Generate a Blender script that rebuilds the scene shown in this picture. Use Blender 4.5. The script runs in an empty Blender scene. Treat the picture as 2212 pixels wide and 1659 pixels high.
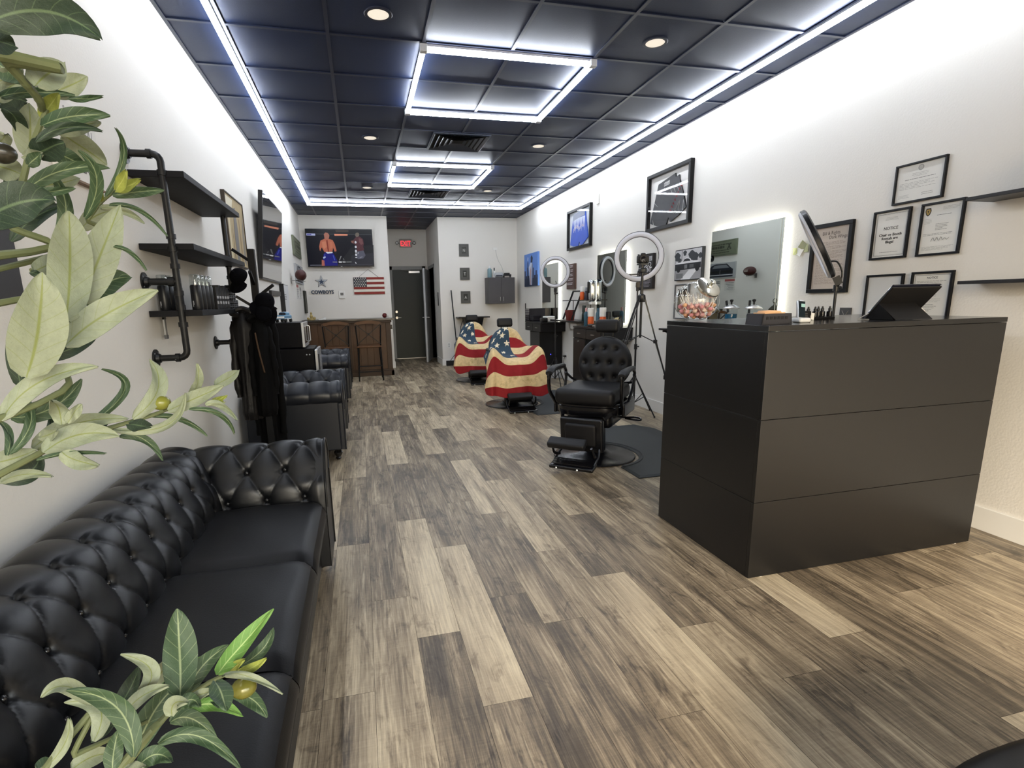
SKY = 4.6      # daylight strength
LEDS = 38.0    # LED emission
CANE = 0.9
MIRS = 20.0
import bpy, math, random
import numpy as np
from mathutils import Vector, Matrix, Euler
random.seed(7)
PI = math.pi
SC = bpy.context.scene
COL = SC.collection

# ------------------------------------------------------------------ helpers
def lin(c):
    c = c / 255.0
    return c / 12.92 if c <= 0.04045 else ((c + 0.055) / 1.055) ** 2.4
def rgb(r, g, b):
    return (lin(r), lin(g), lin(b), 1.0)

_mats = {}
def M(name, c, rough=0.5, metal=0.0, bump=0.0, bscale=60.0, var=0.06, vscale=8.0, emit=0.0, coat=0.0, spec=0.35, alpha=None):
    """procedural material: principled with a little colour and height noise"""
    if name in _mats:
        return _mats[name]
    m = bpy.data.materials.new(name)
    m.use_nodes = True
    nt = m.node_tree
    b = nt.nodes['Principled BSDF']
    b.inputs['Roughness'].default_value = rough
    b.inputs['Metallic'].default_value = metal
    b.inputs['Specular IOR Level'].default_value = spec
    b.inputs['Coat Weight'].default_value = coat
    col = rgb(*c)
    b.inputs['Base Color'].default_value = col
    tc = nt.nodes.new('ShaderNodeTexCoord')
    if var > 0:
        n = nt.nodes.new('ShaderNodeTexNoise'); n.inputs['Scale'].default_value = vscale; n.inputs['Detail'].default_value = 3
        nt.links.new(tc.outputs['Object'], n.inputs['Vector'])
        mx = nt.nodes.new('ShaderNodeMix'); mx.data_type = 'RGBA'
        mx.inputs[6].default_value = tuple(x * (1 - var) for x in col[:3]) + (1,)
        mx.inputs[7].default_value = tuple(min(1, x * (1 + var)) for x in col[:3]) + (1,)
        nt.links.new(n.outputs['Fac'], mx.inputs[0])
        nt.links.new(mx.outputs[2], b.inputs['Base Color'])
    if bump > 0:
        n2 = nt.nodes.new('ShaderNodeTexNoise'); n2.inputs['Scale'].default_value = bscale; n2.inputs['Detail'].default_value = 4
        nt.links.new(tc.outputs['Object'], n2.inputs['Vector'])
        bp = nt.nodes.new('ShaderNodeBump'); bp.inputs['Strength'].default_value = 1.0; bp.inputs['Distance'].default_value = bump
        nt.links.new(n2.outputs['Fac'], bp.inputs['Height'])
        nt.links.new(bp.outputs['Normal'], b.inputs['Normal'])
    if emit > 0:
        b.inputs['Emission Color'].default_value = col
        b.inputs['Emission Strength'].default_value = emit
    _mats[name] = m
    return m
def K(r, g, b, rough=0.6, metal=0.0):
    """flat print / paint colour"""
    return M('paint_%d_%d_%d_%d' % (r, g, b, int(rough * 100)), (r, g, b), rough, metal, var=0.04)

def glass_mat(name, tint=(1, 1, 1), strength=1.0, ior=1.45, rough=0.0):
    """thin clear pane: fresnel mix of see-through and mirror reflection"""
    if name in _mats:
        return _mats[name]
    m = bpy.data.materials.new(name); m.use_nodes = True
    nt = m.node_tree
    for n in list(nt.nodes):
        nt.nodes.remove(n)
    out = nt.nodes.new('ShaderNodeOutputMaterial'); mix = nt.nodes.new('ShaderNodeMixShader')
    fr = nt.nodes.new('ShaderNodeFresnel'); fr.inputs['IOR'].default_value = ior
    ge = nt.nodes.new('ShaderNodeNewGeometry'); mr = nt.nodes.new('ShaderNodeMapRange'); mr.inputs[3].default_value = ior; mr.inputs[4].default_value = 1 / ior
    nt.links.new(ge.outputs['Backfacing'], mr.inputs[0]); nt.links.new(mr.outputs[0], fr.inputs['IOR'])
    t = nt.nodes.new('ShaderNodeBsdfTransparent'); t.inputs['Color'].default_value = (*tint, 1)
    g = nt.nodes.new('ShaderNodeBsdfGlossy'); g.inputs['Roughness'].default_value = rough
    mu = nt.nodes.new('ShaderNodeMath'); mu.operation = 'MULTIPLY'; mu.inputs[1].default_value = strength; mu.use_clamp = True
    nt.links.new(fr.outputs[0], mu.inputs[0]); nt.links.new(mu.outputs[0], mix.inputs[0])
    nt.links.new(t.outputs[0], mix.inputs[1]); nt.links.new(g.outputs[0], mix.inputs[2])
    nt.links.new(mix.outputs[0], out.inputs[0])
    _mats[name] = m
    return m

class MB:
    """collects shapes into ONE mesh"""
    def __init__(s, mat=None):
        s.v = []; s.f = []; s.m = []; s.mats = []; s.T = None; s.cur = mat; s.uv = None
    def mi(s, mat):
        mat = mat or s.cur
        if mat not in s.mats:
            s.mats.append(mat)
        return s.mats.index(mat)
    def add(s, vs, fs, mat=None):
        b = len(s.v); k = s.mi(mat)
        if s.T is not None:
            vs = [tuple(s.T @ Vector(p)) for p in vs]
        s.v.extend(tuple(p) for p in vs)
        s.f.extend(tuple(i + b for i in f) for f in fs)
        s.m.extend([k] * len(fs))
        return s
    def box(s, x0, x1, y0, y1, z0, z1, mat=None):
        x0, x1 = min(x0, x1), max(x0, x1); y0, y1 = min(y0, y1), max(y0, y1); z0, z1 = min(z0, z1), max(z0, z1)
        vs = [(x0, y0, z0), (x1, y0, z0), (x1, y1, z0), (x0, y1, z0), (x0, y0, z1), (x1, y0, z1), (x1, y1, z1), (x0, y1, z1)]
        return s.add(vs, [(0, 3, 2, 1), (4, 5, 6, 7), (0, 1, 5, 4), (1, 2, 6, 5), (2, 3, 7, 6), (3, 0, 4, 7)], mat)
    def obox(s, c, size, rot, mat=None):
        R = Euler(rot).to_matrix() if not isinstance(rot, Matrix) else rot
        hx, hy, hz = size[0] / 2, size[1] / 2, size[2] / 2
        vs = [tuple(Vector(c) + R @ Vector((a * hx, b * hy, d * hz))) for d in (-1, 1) for a, b in ((-1, -1), (1, -1), (1, 1), (-1, 1))]
        return s.add(vs, [(0, 3, 2, 1), (4, 5, 6, 7), (0, 1, 5, 4), (1, 2, 6, 5), (2, 3, 7, 6), (3, 0, 4, 7)], mat)
    def bar(s, p, q, w, h, mat=None, up=(0, 0, 1)):
        p, q = Vector(p), Vector(q); d = (q - p); L = d.length; d.normalize()
        u = Vector(up)
        if abs(d.dot(u)) > 0.98: u = Vector((0, 1, 0))
        sd = d.cross(u).normalized(); u2 = sd.cross(d)
        R = Matrix((sd, d, u2)).transposed()
        return s.obox((p + q) / 2, (w, L, h), R, mat)
    def tube(s, pts, r, n=12, mat=None, closed=False, cap=True):
        P = [Vector(p) for p in pts]; N = len(P)
        rr = r if isinstance(r, (list, tuple)) else [r] * N
        tang = []
        for i in range(N):
            a = P[(i - 1) % N] if (closed or i > 0) else P[i]; b = P[(i + 1) % N] if (closed or i < N - 1) else P[i]
            tang.append((b - a).normalized())
        u = tang[0].orthogonal().normalized(); vs = []; fs = []
        for i in range(N):
            u = (u - tang[i] * u.dot(tang[i]))
            u = u.normalized() if u.length > 1e-6 else tang[i].orthogonal().normalized()
            w = tang[i].cross(u)
            for k in range(n):
                a = 2 * PI * k / n
                vs.append(tuple(P[i] + (u * math.cos(a) + w * math.sin(a)) * rr[i]))
        rings = N if closed else N - 1
        for i in range(rings):
            for k in range(n):
                a, b = i * n, ((i + 1) % N) * n
                fs.append((a + k, a + (k + 1) % n, b + (k + 1) % n, b + k))
        if cap and not closed:
            fs.append(tuple(range(n - 1, -1, -1))); fs.append(tuple((N - 1) * n + k for k in range(n)))
        return s.add(vs, fs, mat)
    def cyl(s, p, q, r0, r1=None, n=20, mat=None):
        return s.tube([p, q], [r0, r0 if r1 is None else r1], n, mat)
    def lathe(s, prof, c=(0, 0, 0), n=28, mat=None, R=None, caps=False):
        vs = []; fs = []; c = Vector(c)
        for (r, z) in prof:
            for k in range(n):
                a = 2 * PI * k / n
                p = Vector((r * math.cos(a), r * math.sin(a), z))
                if R is not None: p = R @ p
                vs.append(tuple(p + c))
        for i in range(len(prof) - 1):
            for k in range(n):
                fs.append((i * n + k, i * n + (k + 1) % n, (i + 1) * n + (k + 1) % n, (i + 1) * n + k))
        if caps:
            fs.append(tuple(range(n - 1, -1, -1))); fs.append(tuple((len(prof) - 1) * n + k for k in range(n)))
        return s.add(vs, fs, mat)
    def ball(s, c, r, n=16, mat=None, R=None):
        if not isinstance(r, (tuple, list)): r = (r, r, r)
        vs = []; fs = []; c = Vector(c); h = n // 2
        for i in range(h + 1):
            t = PI * i / h
            for k in range(n):
                a = 2 * PI * k / n
                p = Vector((r[0] * math.sin(t) * math.cos(a), r[1] * math.sin(t) * math.sin(a), -r[2] * math.cos(t)))
                if R is not None: p = R @ p
                vs.append(tuple(p + c))
        for i in range(h):
            for k in range(n):
                fs.append((i * n + k, i * n + (k + 1) % n, (i + 1) * n + (k + 1) % n, (i + 1) * n + k))
        return s.add(vs, fs, mat)
    def poly(s, pts, mat=None):
        return s.add(pts, [tuple(range(len(pts)))], mat)
    def art(s, uv, y, mat=None):
        """flat shape in the local XZ plane facing -Y"""
        return s.add([(u, y, v) for u, v in uv], [tuple(range(len(uv)))], mat)
    def rect(s, u0, u1, v0, v1, y, mat=None):
        return s.art([(u0, v0), (u1, v0), (u1, v1), (u0, v1)], y, mat)
    def prism(s, pts, y0, y1, mat=None):
        n = len(pts)
        vs = [(u, y0, v) for u, v in pts] + [(u, y1, v) for u, v in pts]
        fs = [tuple(range(n)), tuple(range(2 * n - 1, n - 1, -1))] + [(i, (i + 1) % n, n + (i + 1) % n, n + i) for i in range(n)]
        return s.add(vs, fs, mat)
    def grid(s, P, mat=None, wrap=False, flip=False):
        """P[i][j] points"""
        a, b = len(P), len(P[0]); vs = [tuple(p) for row in P for p in row]; fs = []
        for i in range(a - 1):
            for j in range(b if wrap else b - 1):
                q = (i * b + j, i * b + (j + 1) % b, (i + 1) * b + (j + 1) % b, (i + 1) * b + j)
                fs.append(q[::-1] if flip else q)
        return s.add(vs, fs, mat)
    def text(s, string, size, cx, cz, y, mat=None, wx=1.0, align='CENTER', ext=0.0, rot=0.0):
        vs, fs = text_geo(string)
        if not vs: return s
        w = max(p[0] for p in vs) - min(p[0] for p in vs)
        x0 = min(p[0] for p in vs)
        off = -w / 2 - x0 if align == 'CENTER' else -x0
        cr, sr = math.cos(rot), math.sin(rot)
        out = []
        for p in vs:
            a, b = (p[0] + off) * size * wx, p[1] * size
            out.append((cx + a * cr - b * sr, y, cz + a * sr + b * cr))
        if ext > 0:
            n = len(out)
            back = [(p[0], p[1] + ext, p[2]) for p in out]
            cnt = {}
            for f in fs:
                for i in range(len(f)):
                    e = (f[i], f[(i + 1) % len(f)]); k = tuple(sorted(e))
                    cnt[k] = cnt.get(k, []) + [e]
            side = [(e[0][1], e[0][0], e[0][0] + n, e[0][1] + n) for k, e in cnt.items() if len(e) == 1]
            return s.add(out + back, list(fs) + side, mat)
        return s.add(out, fs, mat)
    def build(s, name, parent=None, smooth=True, angle=35, bevel=0, seg=2, uv=None, loc=None):
        me = bpy.data.meshes.new(name)
        me.from_pydata(s.v, [], s.f)
        for m in s.mats: me.materials.append(m)
        me.polygons.foreach_set('material_index', s.m)
        if uv is not None:
            l = me.uv_layers.new(name='UVMap')
            idx = np.zeros(len(me.loops), dtype=np.int32); me.loops.foreach_get('vertex_index', idx)
            l.data.foreach_set('uv', np.asarray(uv, dtype=np.float32)[idx].ravel())
        me.update()
        if smooth:
            me.shade_smooth()
            me.set_sharp_from_angle(angle=math.radians(angle))
        o = bpy.data.objects.new(name, me); COL.objects.link(o)
        if parent: o.parent = parent
        if loc: o.location = loc
        if bevel:
            b = o.modifiers.new('bevel', 'BEVEL'); b.width = bevel; b.segments = seg; b.limit_method = 'ANGLE'; b.angle_limit = math.radians(40)
        return o

_tg = {}
def text_geo(string):
    if string in _tg: return _tg[string]
    cu = bpy.data.curves.new('t', 'FONT'); cu.body = string; cu.size = 1.0; cu.resolution_u = 2
    ob = bpy.data.objects.new('t', cu); COL.objects.link(ob)
    dg = bpy.context.evaluated_depsgraph_get(); dg.update()
    me = bpy.data.meshes.new_from_object(ob.evaluated_get(dg))
    vs = [tuple(v.co[:2]) for v in me.vertices]; fs = [tuple(p.vertices) for p in me.polygons]
    bpy.data.objects.remove(ob); bpy.data.curves.remove(cu); bpy.data.meshes.remove(me)
    _tg[string] = (vs, fs)
    return _tg[string]

def tag(o, label=None, cat=None, group=None, kind=None):
    if label: o['label'] = label
    if cat: o['category'] = cat
    if group: o['group'] = group
    if kind: o['kind'] = kind
    return o
def thing(name, label, cat, loc=(0, 0, 0), rz=0.0, group=None, rot=None):
    o = bpy.data.objects.new(name, None); COL.objects.link(o)
    o.empty_display_size = 0.1
    o.location = loc; o.rotation_euler = rot if rot else (0, 0, rz)
    return tag(o, label, cat, group)
def struct(o):
    o['kind'] = 'structure'; return o
def dup(root, loc, rz=None, label=None, group=None, scale=None):
    def cp(o, par):
        c = o.copy(); COL.objects.link(c); c.parent = par
        for ch in kids.get(o.name, []): cp(ch, c)
        return c
    kids = {}
    for o in bpy.data.objects:
        if o.parent: kids.setdefault(o.parent.name, []).append(o)
    c = cp(root, None)
    c.location = loc
    if rz is not None: c.rotation_euler = (0, 0, rz) if not isinstance(rz, tuple) else rz
    if scale: c.scale = (scale,) * 3
    if label: c['label'] = label
    if group: c['group'] = group
    return c
def arc(c, r, a0, a1, n, plane='xz', y=0):
    return [(c[0] + r * math.cos(a0 + (a1 - a0) * i / n), c[1] + r * math.sin(a0 + (a1 - a0) * i / n)) for i in range(n + 1)]
def spline(pts, n):
    """catmull-rom through the points, n samples per span"""
    P = [Vector(p) for p in pts]; out = []
    for i in range(len(P) - 1):
        p0 = P[max(i - 1, 0)]; p1 = P[i]; p2 = P[i + 1]; p3 = P[min(i + 2, len(P) - 1)]
        for k in range(n):
            t = k / n
            out.append(0.5 * ((2 * p1) + (p2 - p0) * t + (2 * p0 - 5 * p1 + 4 * p2 - p3) * t * t + (3 * p1 - p0 - 3 * p2 + p3) * t ** 3))
    out.append(P[-1])
    return out

# ------------------------------------------------------------------ room numbers (metres)
XL, XR = -1.018, 3.303        # side walls
YB = 11.10                    # back wall
YF = -2.2                     # shop front behind the camera
H = 3.003                     # ceiling
RX0, RX1, RY = 0.632, 1.640, 13.04   # recess with the rear door
T = 0.6096; GX, GY = -0.0766, 3.8976  # ceiling grid
RW, LW = -PI / 2, PI / 2      # turn of things hung on the right / left wall (they face -Y locally)
# ------------------------------------------------------------------ shell materials
def wall_mat():
    m = M('wall_paint', (228, 225, 218), 0.72, bump=0.0012, bscale=90, var=0.02, vscale=2.0)
    return m
def floor_mat():
    m = bpy.data.materials.new('vinyl_plank'); m.use_nodes = True
    nt = m.node_tree; b = nt.nodes['Principled BSDF']; N = nt.nodes.new; L = nt.links.new
    at = N('ShaderNodeAttribute'); at.attribute_name = 'tone'
    ai = N('ShaderNodeAttribute'); ai.attribute_name = 'pid'
    tc = N('ShaderNodeTexCoord')
    def noise(sx, sy, det=5, rough=0.6, dist=0.0, mul=37.0):
        cb = N('ShaderNodeCombineXYZ'); mu = N('ShaderNodeMath'); mu.operation = 'MULTIPLY'; mu.inputs[1].default_value = mul
        L(ai.outputs['Fac'], mu.inputs[0]); L(mu.outputs[0], cb.inputs[2])
        mp = N('ShaderNodeMapping'); mp.inputs['Scale'].default_value = (sx, sy, 1)
        L(tc.outputs['Object'], mp.inputs['Vector'])
        ad = N('ShaderNodeVectorMath'); ad.operation = 'ADD'; L(mp.outputs[0], ad.inputs[0]); L(cb.outputs[0], ad.inputs[1])
        n = N('ShaderNodeTexNoise'); n.inputs['Scale'].default_value = 1; n.inputs['Detail'].default_value = det
        n.inputs['Roughness'].default_value = rough; n.inputs['Distortion'].default_value = dist
        L(ad.outputs[0], n.inputs['Vector']); return n.outputs['Fac']
    def rng(x, a, c, d, e):
        r = N('ShaderNodeMapRange'); r.inputs[1].default_value = a; r.inputs[2].default_value = c; r.inputs[3].default_value = d; r.inputs[4].default_value = e
        L(x, r.inputs[0]); return r.outputs[0]
    def mth(op, x, y):
        r = N('ShaderNodeMath'); r.operation = op
        (L(x, r.inputs[0]) if not isinstance(x, float) else setattr(r.inputs[0], 'default_value', x))
        (L(y, r.inputs[1]) if not isinstance(y, float) else setattr(r.inputs[1], 'default_value', y))
        return r.outputs[0]
    broad = noise(9, 1.4, 4, 0.6, 0.6); fine = noise(120, 3.2, 6, 0.7, 0.3); saw = noise(9, 170, 3, 0.6, 0.0)
    blot = noise(13, 5, 4, 0.65, 1.2, 11.0); streak = noise(34, 1.6, 5, 0.75, 1.6, 23.0)
    t = mth('ADD', at.outputs['Fac'], rng(broad, 0.3, 0.7, -0.20, 0.20))
    t = mth('ADD', t, rng(fine, 0.25, 0.75, -0.20, 0.20))
    t = mth('ADD', t, rng(saw, 0.3, 0.7, -0.03, 0.03))
    t = mth('ADD', t, rng(streak, 0.50, 0.70, 0.0, 0.26))
    t = mth('SUBTRACT', t, rng(blot, 0.55, 0.80, 0.0, 0.32))
    cr = N('ShaderNodeValToRGB'); L(t, cr.inputs[0]); e = cr.color_ramp.elements
    e[0].position = 0.0; e[0].color = rgb(46, 38, 32); e[1].position = 1.0; e[1].color = rgb(214, 200, 170)
    for p, c in ((0.3, (92, 82, 68)), (0.5, (136, 122, 101)), (0.72, (178, 163, 137))):
        x = e.new(p); x.color = rgb(*c)
    L(cr.outputs[0], b.inputs['Base Color'])
    L(rng(fine, 0.3, 0.7, 0.34, 0.50), b.inputs['Roughness'])
    bp = N('ShaderNodeBump'); bp.inputs['Distance'].default_value = 0.0006; bp.inputs['Strength'].default_value = 0.7
    L(fine, bp.inputs['Height']); L(bp.outputs[0], b.inputs['Normal'])
    b.inputs['Specular IOR Level'].default_value = 0.45
    return m

WALL = wall_mat()
TRIM = M('trim_white', (232, 231, 226), 0.45, var=0.01)
DARKGAP = M('seam_dark', (38, 32, 27), 0.8)
CEIL = M('ceiling_tile_navy', (28, 39, 66), 0.45, bump=0.0005, bscale=160, var=0.08, vscale=3, spec=0.28)
TBAR = M('ceiling_grid_navy', (26, 34, 56), 0.33, var=0.03, spec=0.5)

# floor: every plank its own face, tone and number per plank
def build_floor():
    W, Ln = 0.1735, 1.195
    tones = {  # row: (a joint, {plank start: tone})
        -1: (1.65, {1.65: .60, 2.845: .34, 4.04: .58, 5.235: .34, 0.455: .58}),
        0: (2.228, {1.033: .66, 2.228: .45, 3.423: .42, 4.618: .5, -0.162: .5, 5.813: .4}),
        1: (1.905, {1.905: .82, 0.71: .36, 3.10: .33, 4.295: .74, 5.49: .34, 6.685: .5}),
        2: (1.48, {1.48: .74, 2.675: .42, 0.285: .5, 3.87: .40, 5.065: .34}),
        3: (2.11, {2.11: .36, 0.915: .33, 3.305: .38, 4.5: .66, 5.695: .6}),
        4: (1.86, {1.86: .42, 3.055: .72, 4.25: .38, 0.665: .42, 5.445: .62}),
        5: (1.277, {2.472: .72, 1.277: .50, 0.082: .48, 3.667: .42, 4.862: .66}),
        6: (2.157, {0.962: .80, 2.157: .40, 3.352: .44, 4.547: .6, -0.233: .6}),
        7: (1.685, {0.49: .68, 1.685: .34, 2.88: .62, 4.075: .34, 5.27: .6}),
        8: (1.33, {0.135: .46, 1.33: .48, 2.525: .5, 3.72: .52}),
        9: (1.872, {0.677: .38, 1.872: .44, 3.067: .4}),
        10: (1.468, {1.468: .78, 0.273: .46, 2.663: .4}),
        11: (2.2, {1.005: .34, 2.2: .4}), 12: (1.0, {1.0: .42}), 13: (1.65, {1.65: .30, 0.455: .5}), 14: (1.64, {1.64: .34, 0.445: .5}),
        15: (1.2, {1.2: .5}), 16: (1.9, {0.705: .46, 1.9: .6})}
    rnd = random.Random(5)
    vs = []; fs = []; tn = []; pid = []; mi = []
    def quad(x0, x1, y0, y1, z, t, p, m):
        b = len(vs); vs.extend([(x0, y0, z), (x1, y0, z), (x1, y1, z), (x0, y1, z)]); fs.append((b, b + 1, b + 2, b + 3)); tn.append(t); pid.append(p); mi.append(m)
    quad(XL - .1, XR + .1, YF - .1, RY + .3, -0.0015, 0, 0, 1)
    k0 = int(math.floor((XL + .041) / W)) - 1
    for k in range(k0, 27):
        x0 = -0.041 + W * k; x1 = x0 + W
        if x1 < XL or x0 > XR: continue
        x0c, x1c = max(x0, XL - .02), min(x1, XR + .02)
        j, d = tones.get(k, (rnd.uniform(0, Ln), {}))
        n = int(math.floor((YF - j) / Ln))
        y = j + n * Ln
        while y < RY + .1:
            t = None
            for s_, v_ in d.items():
                if abs(s_ - y) < 0.05: t = v_
            r = rnd.random()
            if t is None: t = (0.38 + 0.20 * rnd.random()) if r < .78 else (0.66 + .12 * rnd.random())
            t = .5 + (t - .5) * .80
            g = 0.0006
            quad(x0c + g, x1c - g, y + g, y + Ln - g, 0.0, t, rnd.random(), 0)
            y += Ln
    me = bpy.data.meshes.new('floor'); me.from_pydata(vs, [], fs)
    me.materials.append(floor_mat()); me.materials.append(DARKGAP)
    me.polygons.foreach_set('material_index', mi)
    a = me.attributes.new('tone', 'FLOAT', 'FACE'); a.data.foreach_set('value', tn)
    a = me.attributes.new('pid', 'FLOAT', 'FACE'); a.data.foreach_set('value', pid)
    o = bpy.data.objects.new('floor', me); COL.objects.link(o)
    return struct(o)
build_floor()

# walls
w = MB(WALL); w.box(XL - .12, XL, YF, YB + .12, 0, H + .2); struct(w.build('wall_left', smooth=False))
w = MB(WALL); w.box(XR, XR + .12, YF, YB + .12, 0, H + .2); struct(w.build('wall_right', smooth=False))
w = MB(WALL); w.box(XL, RX0, YB, YB + .12, 0, H + .2); struct(w.build('wall_back_left', smooth=False))
w = MB(WALL); w.box(RX1, XR, YB, YB + .12, 0, H + .2); struct(w.build('wall_back_right', smooth=False))
w = MB(WALL); w.box(RX0 - .12, RX0, YB + .12, RY + .12, 0, H + .2); struct(w.build('wall_recess_left', smooth=False))
w = MB(WALL)
DY0, DY1, DZ = 11.92, 12.78, 2.08   # side doorway of the recess
w.box(RX1, RX1 + .12, YB + .12, DY0, 0, H + .2); w.box(RX1, RX1 + .12, DY1, RY + .12, 0, H + .2); w.box(RX1, RX1 + .12, DY0, DY1, DZ, H + .2)
struct(w.build('wall_recess_right', smooth=False))
w = MB(WALL); w.box(RX0, RX1, RY, RY + .12, 0, H + .2); struct(w.build('wall_recess_back', smooth=False))
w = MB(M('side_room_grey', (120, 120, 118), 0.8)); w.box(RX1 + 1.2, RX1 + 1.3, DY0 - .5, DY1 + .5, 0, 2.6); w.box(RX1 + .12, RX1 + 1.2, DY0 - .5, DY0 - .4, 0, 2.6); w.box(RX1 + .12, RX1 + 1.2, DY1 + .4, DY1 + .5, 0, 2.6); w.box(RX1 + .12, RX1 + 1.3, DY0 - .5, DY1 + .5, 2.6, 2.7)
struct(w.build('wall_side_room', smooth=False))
# shop front behind the camera: piers, header and a low sill around the panes
w = MB(WALL); w.box(XL - .12, XL + .35, YF - .15, YF, 0, H + .2); w.box(XR - .35, XR + .12, YF - .15, YF, 0, H + .2); w.box(XL, XR, YF - .15, YF, 2.55, H + .2); w.box(XL, XR, YF - .15, YF, 0, .12)
struct(w.build('wall_front', smooth=False))
w = MB(M('shopfront_black', (28, 28, 30), 0.4)); 
for x in (XL + .35, 0.35, 1.75, XR - .39): w.box(x, x + .05, YF - .1, YF - .03, .12, 2.55)
w.box(XL + .35, XR - .35, YF - .1, YF - .03, 2.49, 2.55); w.box(XL + .35, XR - .35, YF - .1, YF - .03, .12, .18)
wf = struct(w.build('window_1', smooth=False))
g = MB(glass_mat('shopfront_glass')); g.rect(XL + .35, XR - .35, .12, 2.55, YF - .06); g.build('pane', wf, smooth=False)

# baseboards
BH = 0.135
def base(name, boxes):
    b = MB(TRIM)
    for x in boxes: b.box(*x)
    struct(b.build(name, smooth=False, bevel=0.004))
base('baseboard_right', [(XR - .014, XR, YF, YB, 0, BH)])
base('baseboard_left', [(XL, XL + .014, YF, YB, 0, BH)])
base('baseboard_back', [(XL, RX0, YB - .014, YB, 0, BH), (RX1, XR, YB - .014, YB, 0, BH), (RX0 - .002, RX0 + .013, YB - .014, RY, 0, BH), (RX1 - .014, RX1 + .001, YB - .014, DY0 - .07, 0, BH)])

# ceiling: sagging tiles, raised grid flanges
def build_ceiling():
    c = MB(CEIL); rnd = random.Random(3)
    xs = [XL] + [GX + T * i for i in range(-1, 6)] + [XR]
    j0 = int(math.floor((YF - GY) / T)) + 1
    ys = [YF] + [GY + T * j for j in range(j0, 12)] + [YB]
    ys = [y for y in ys if y <= YB]
    def tile(x0, x1, y0, y1, n=8):
        amp = rnd.uniform(.0035, .009) * min(1, (x1 - x0) * (y1 - y0) / .3); k = rnd.uniform(-.35, .35); kk = rnd.uniform(-.35, .35)
        P = []
        for i in range(n + 1):
            row = []
            for j in range(n + 1):
                u, v = i / n, j / n
                s_ = (math.sin(PI * min(1, max(0, u + k * u * (1 - u)))) * math.sin(PI * min(1, max(0, v + kk * v * (1 - v))))) ** .8
                row.append((x0 + (x1 - x0) * u, y0 + (y1 - y0) * v, H + .006 - amp * s_))
            P.append(row)
        c.grid(P, CEIL, flip=False)
    for i in range(len(xs) - 1):
        for j in range(len(ys) - 1):
            if xs[i + 1] - xs[i] < .02 or ys[j + 1] - ys[j] < .02: continue
            tile(xs[i], xs[i + 1], ys[j], ys[j + 1])
    ry = [YB, GY + 12 * T, GY + 13 * T, GY + 14 * T, RY]; rx = [RX0, GX + 2 * T, RX1]
    for i in range(2):
        for j in range(4): tile(rx[i], rx[i + 1], ry[j], ry[j + 1], 4)
    c.box(XL - .12, XR + .12, YF - .1, RY + .12, H + .03, H + .1, CEIL)
    hw = .012
    for x in xs[1:-1]: c.box(x - hw, x + hw, YF, YB, H - .003, H + .004, TBAR)
    for y in ys[1:-1]: c.box(XL, XR, y - hw, y + hw, H - .0025, H + .0045, TBAR)
    for y in ry[1:-1]: c.box(RX0, RX1, y - hw, y + hw, H - .0025, H + .0045, TBAR)
    c.box(rx[1] - hw, rx[1] + hw, YB, RY, H - .003, H + .004, TBAR)
    for a in ((XL, XL + .022, YF, YB), (XR - .022, XR, YF, YB), (XL, RX0, YB - .022, YB), (RX1, XR, YB - .022, YB)): c.box(*a, H - .003, H + .004, TBAR)
    o = c.build('ceiling', smooth=True, angle=30)
    struct(o)
build_ceiling()

# rear door in the recess
d = MB(M('door_charcoal', (62, 66, 62), 0.5, var=.05)); d.box(.80, 1.50, RY - .045, RY - .005, .012, 2.09)
door = struct(d.build('door_1', smooth=False, bevel=.003))
f = MB(M('door_frame_grey', (150, 152, 150), 0.5)); f.box(.72, .80, RY - .07, RY, 0, 2.17); f.box(1.50, 1.58, RY - .07, RY, 0, 2.17); f.box(.72, 1.58, RY - .07, RY, 2.09, 2.17); f.build('door_frame', door, smooth=False, bevel=.003)
f = MB(M('steel', (190, 190, 188), .3, .9)); f.box(1.18, 1.44, RY - .10, RY - .05, 2.01, 2.06); f.bar((1.22, RY - .09, 2.07), (1.0, RY - .16, 2.08), .02, .012); f.build('door_closer', door, bevel=.003)
f = MB(M('steel', (190, 190, 188), .3, .9)); f.cyl((.85, RY - .09, .98), (.85, RY - .04, .98), .03); f.cyl((.85, RY - .085, .98), (.85, RY - .12, .98), .012); f.cyl((.86, RY - .11, .98), (.95, RY - .11, .98), .009); f.build('door_handle', door)
f = MB(M('steel', (190, 190, 188), .3, .9)); f.cyl((.85, RY - .07, 1.12), (.85, RY - .04, 1.12), .028); f.build('deadbolt', door)
f = MB(M('steel', (190, 190, 188), .3, .9)); f.box(.80, 1.50, RY - .09, RY, 0, .012); f.build('threshold', door, smooth=False)

# open interior door leaf on the recess side wall
dl = MB(M('door_leaf_grey', (176, 179, 182), 0.5, var=.03))
hx, hy = RX1 - .02, DY0 + .02; ex, ey = 1.345, 11.75
ang = math.atan2(ey - hy, ex - hx); 
p0 = Vector((hx, hy, 0)); dd = Vector((math.cos(ang), math.sin(ang), 0))
Ld = .80
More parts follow.
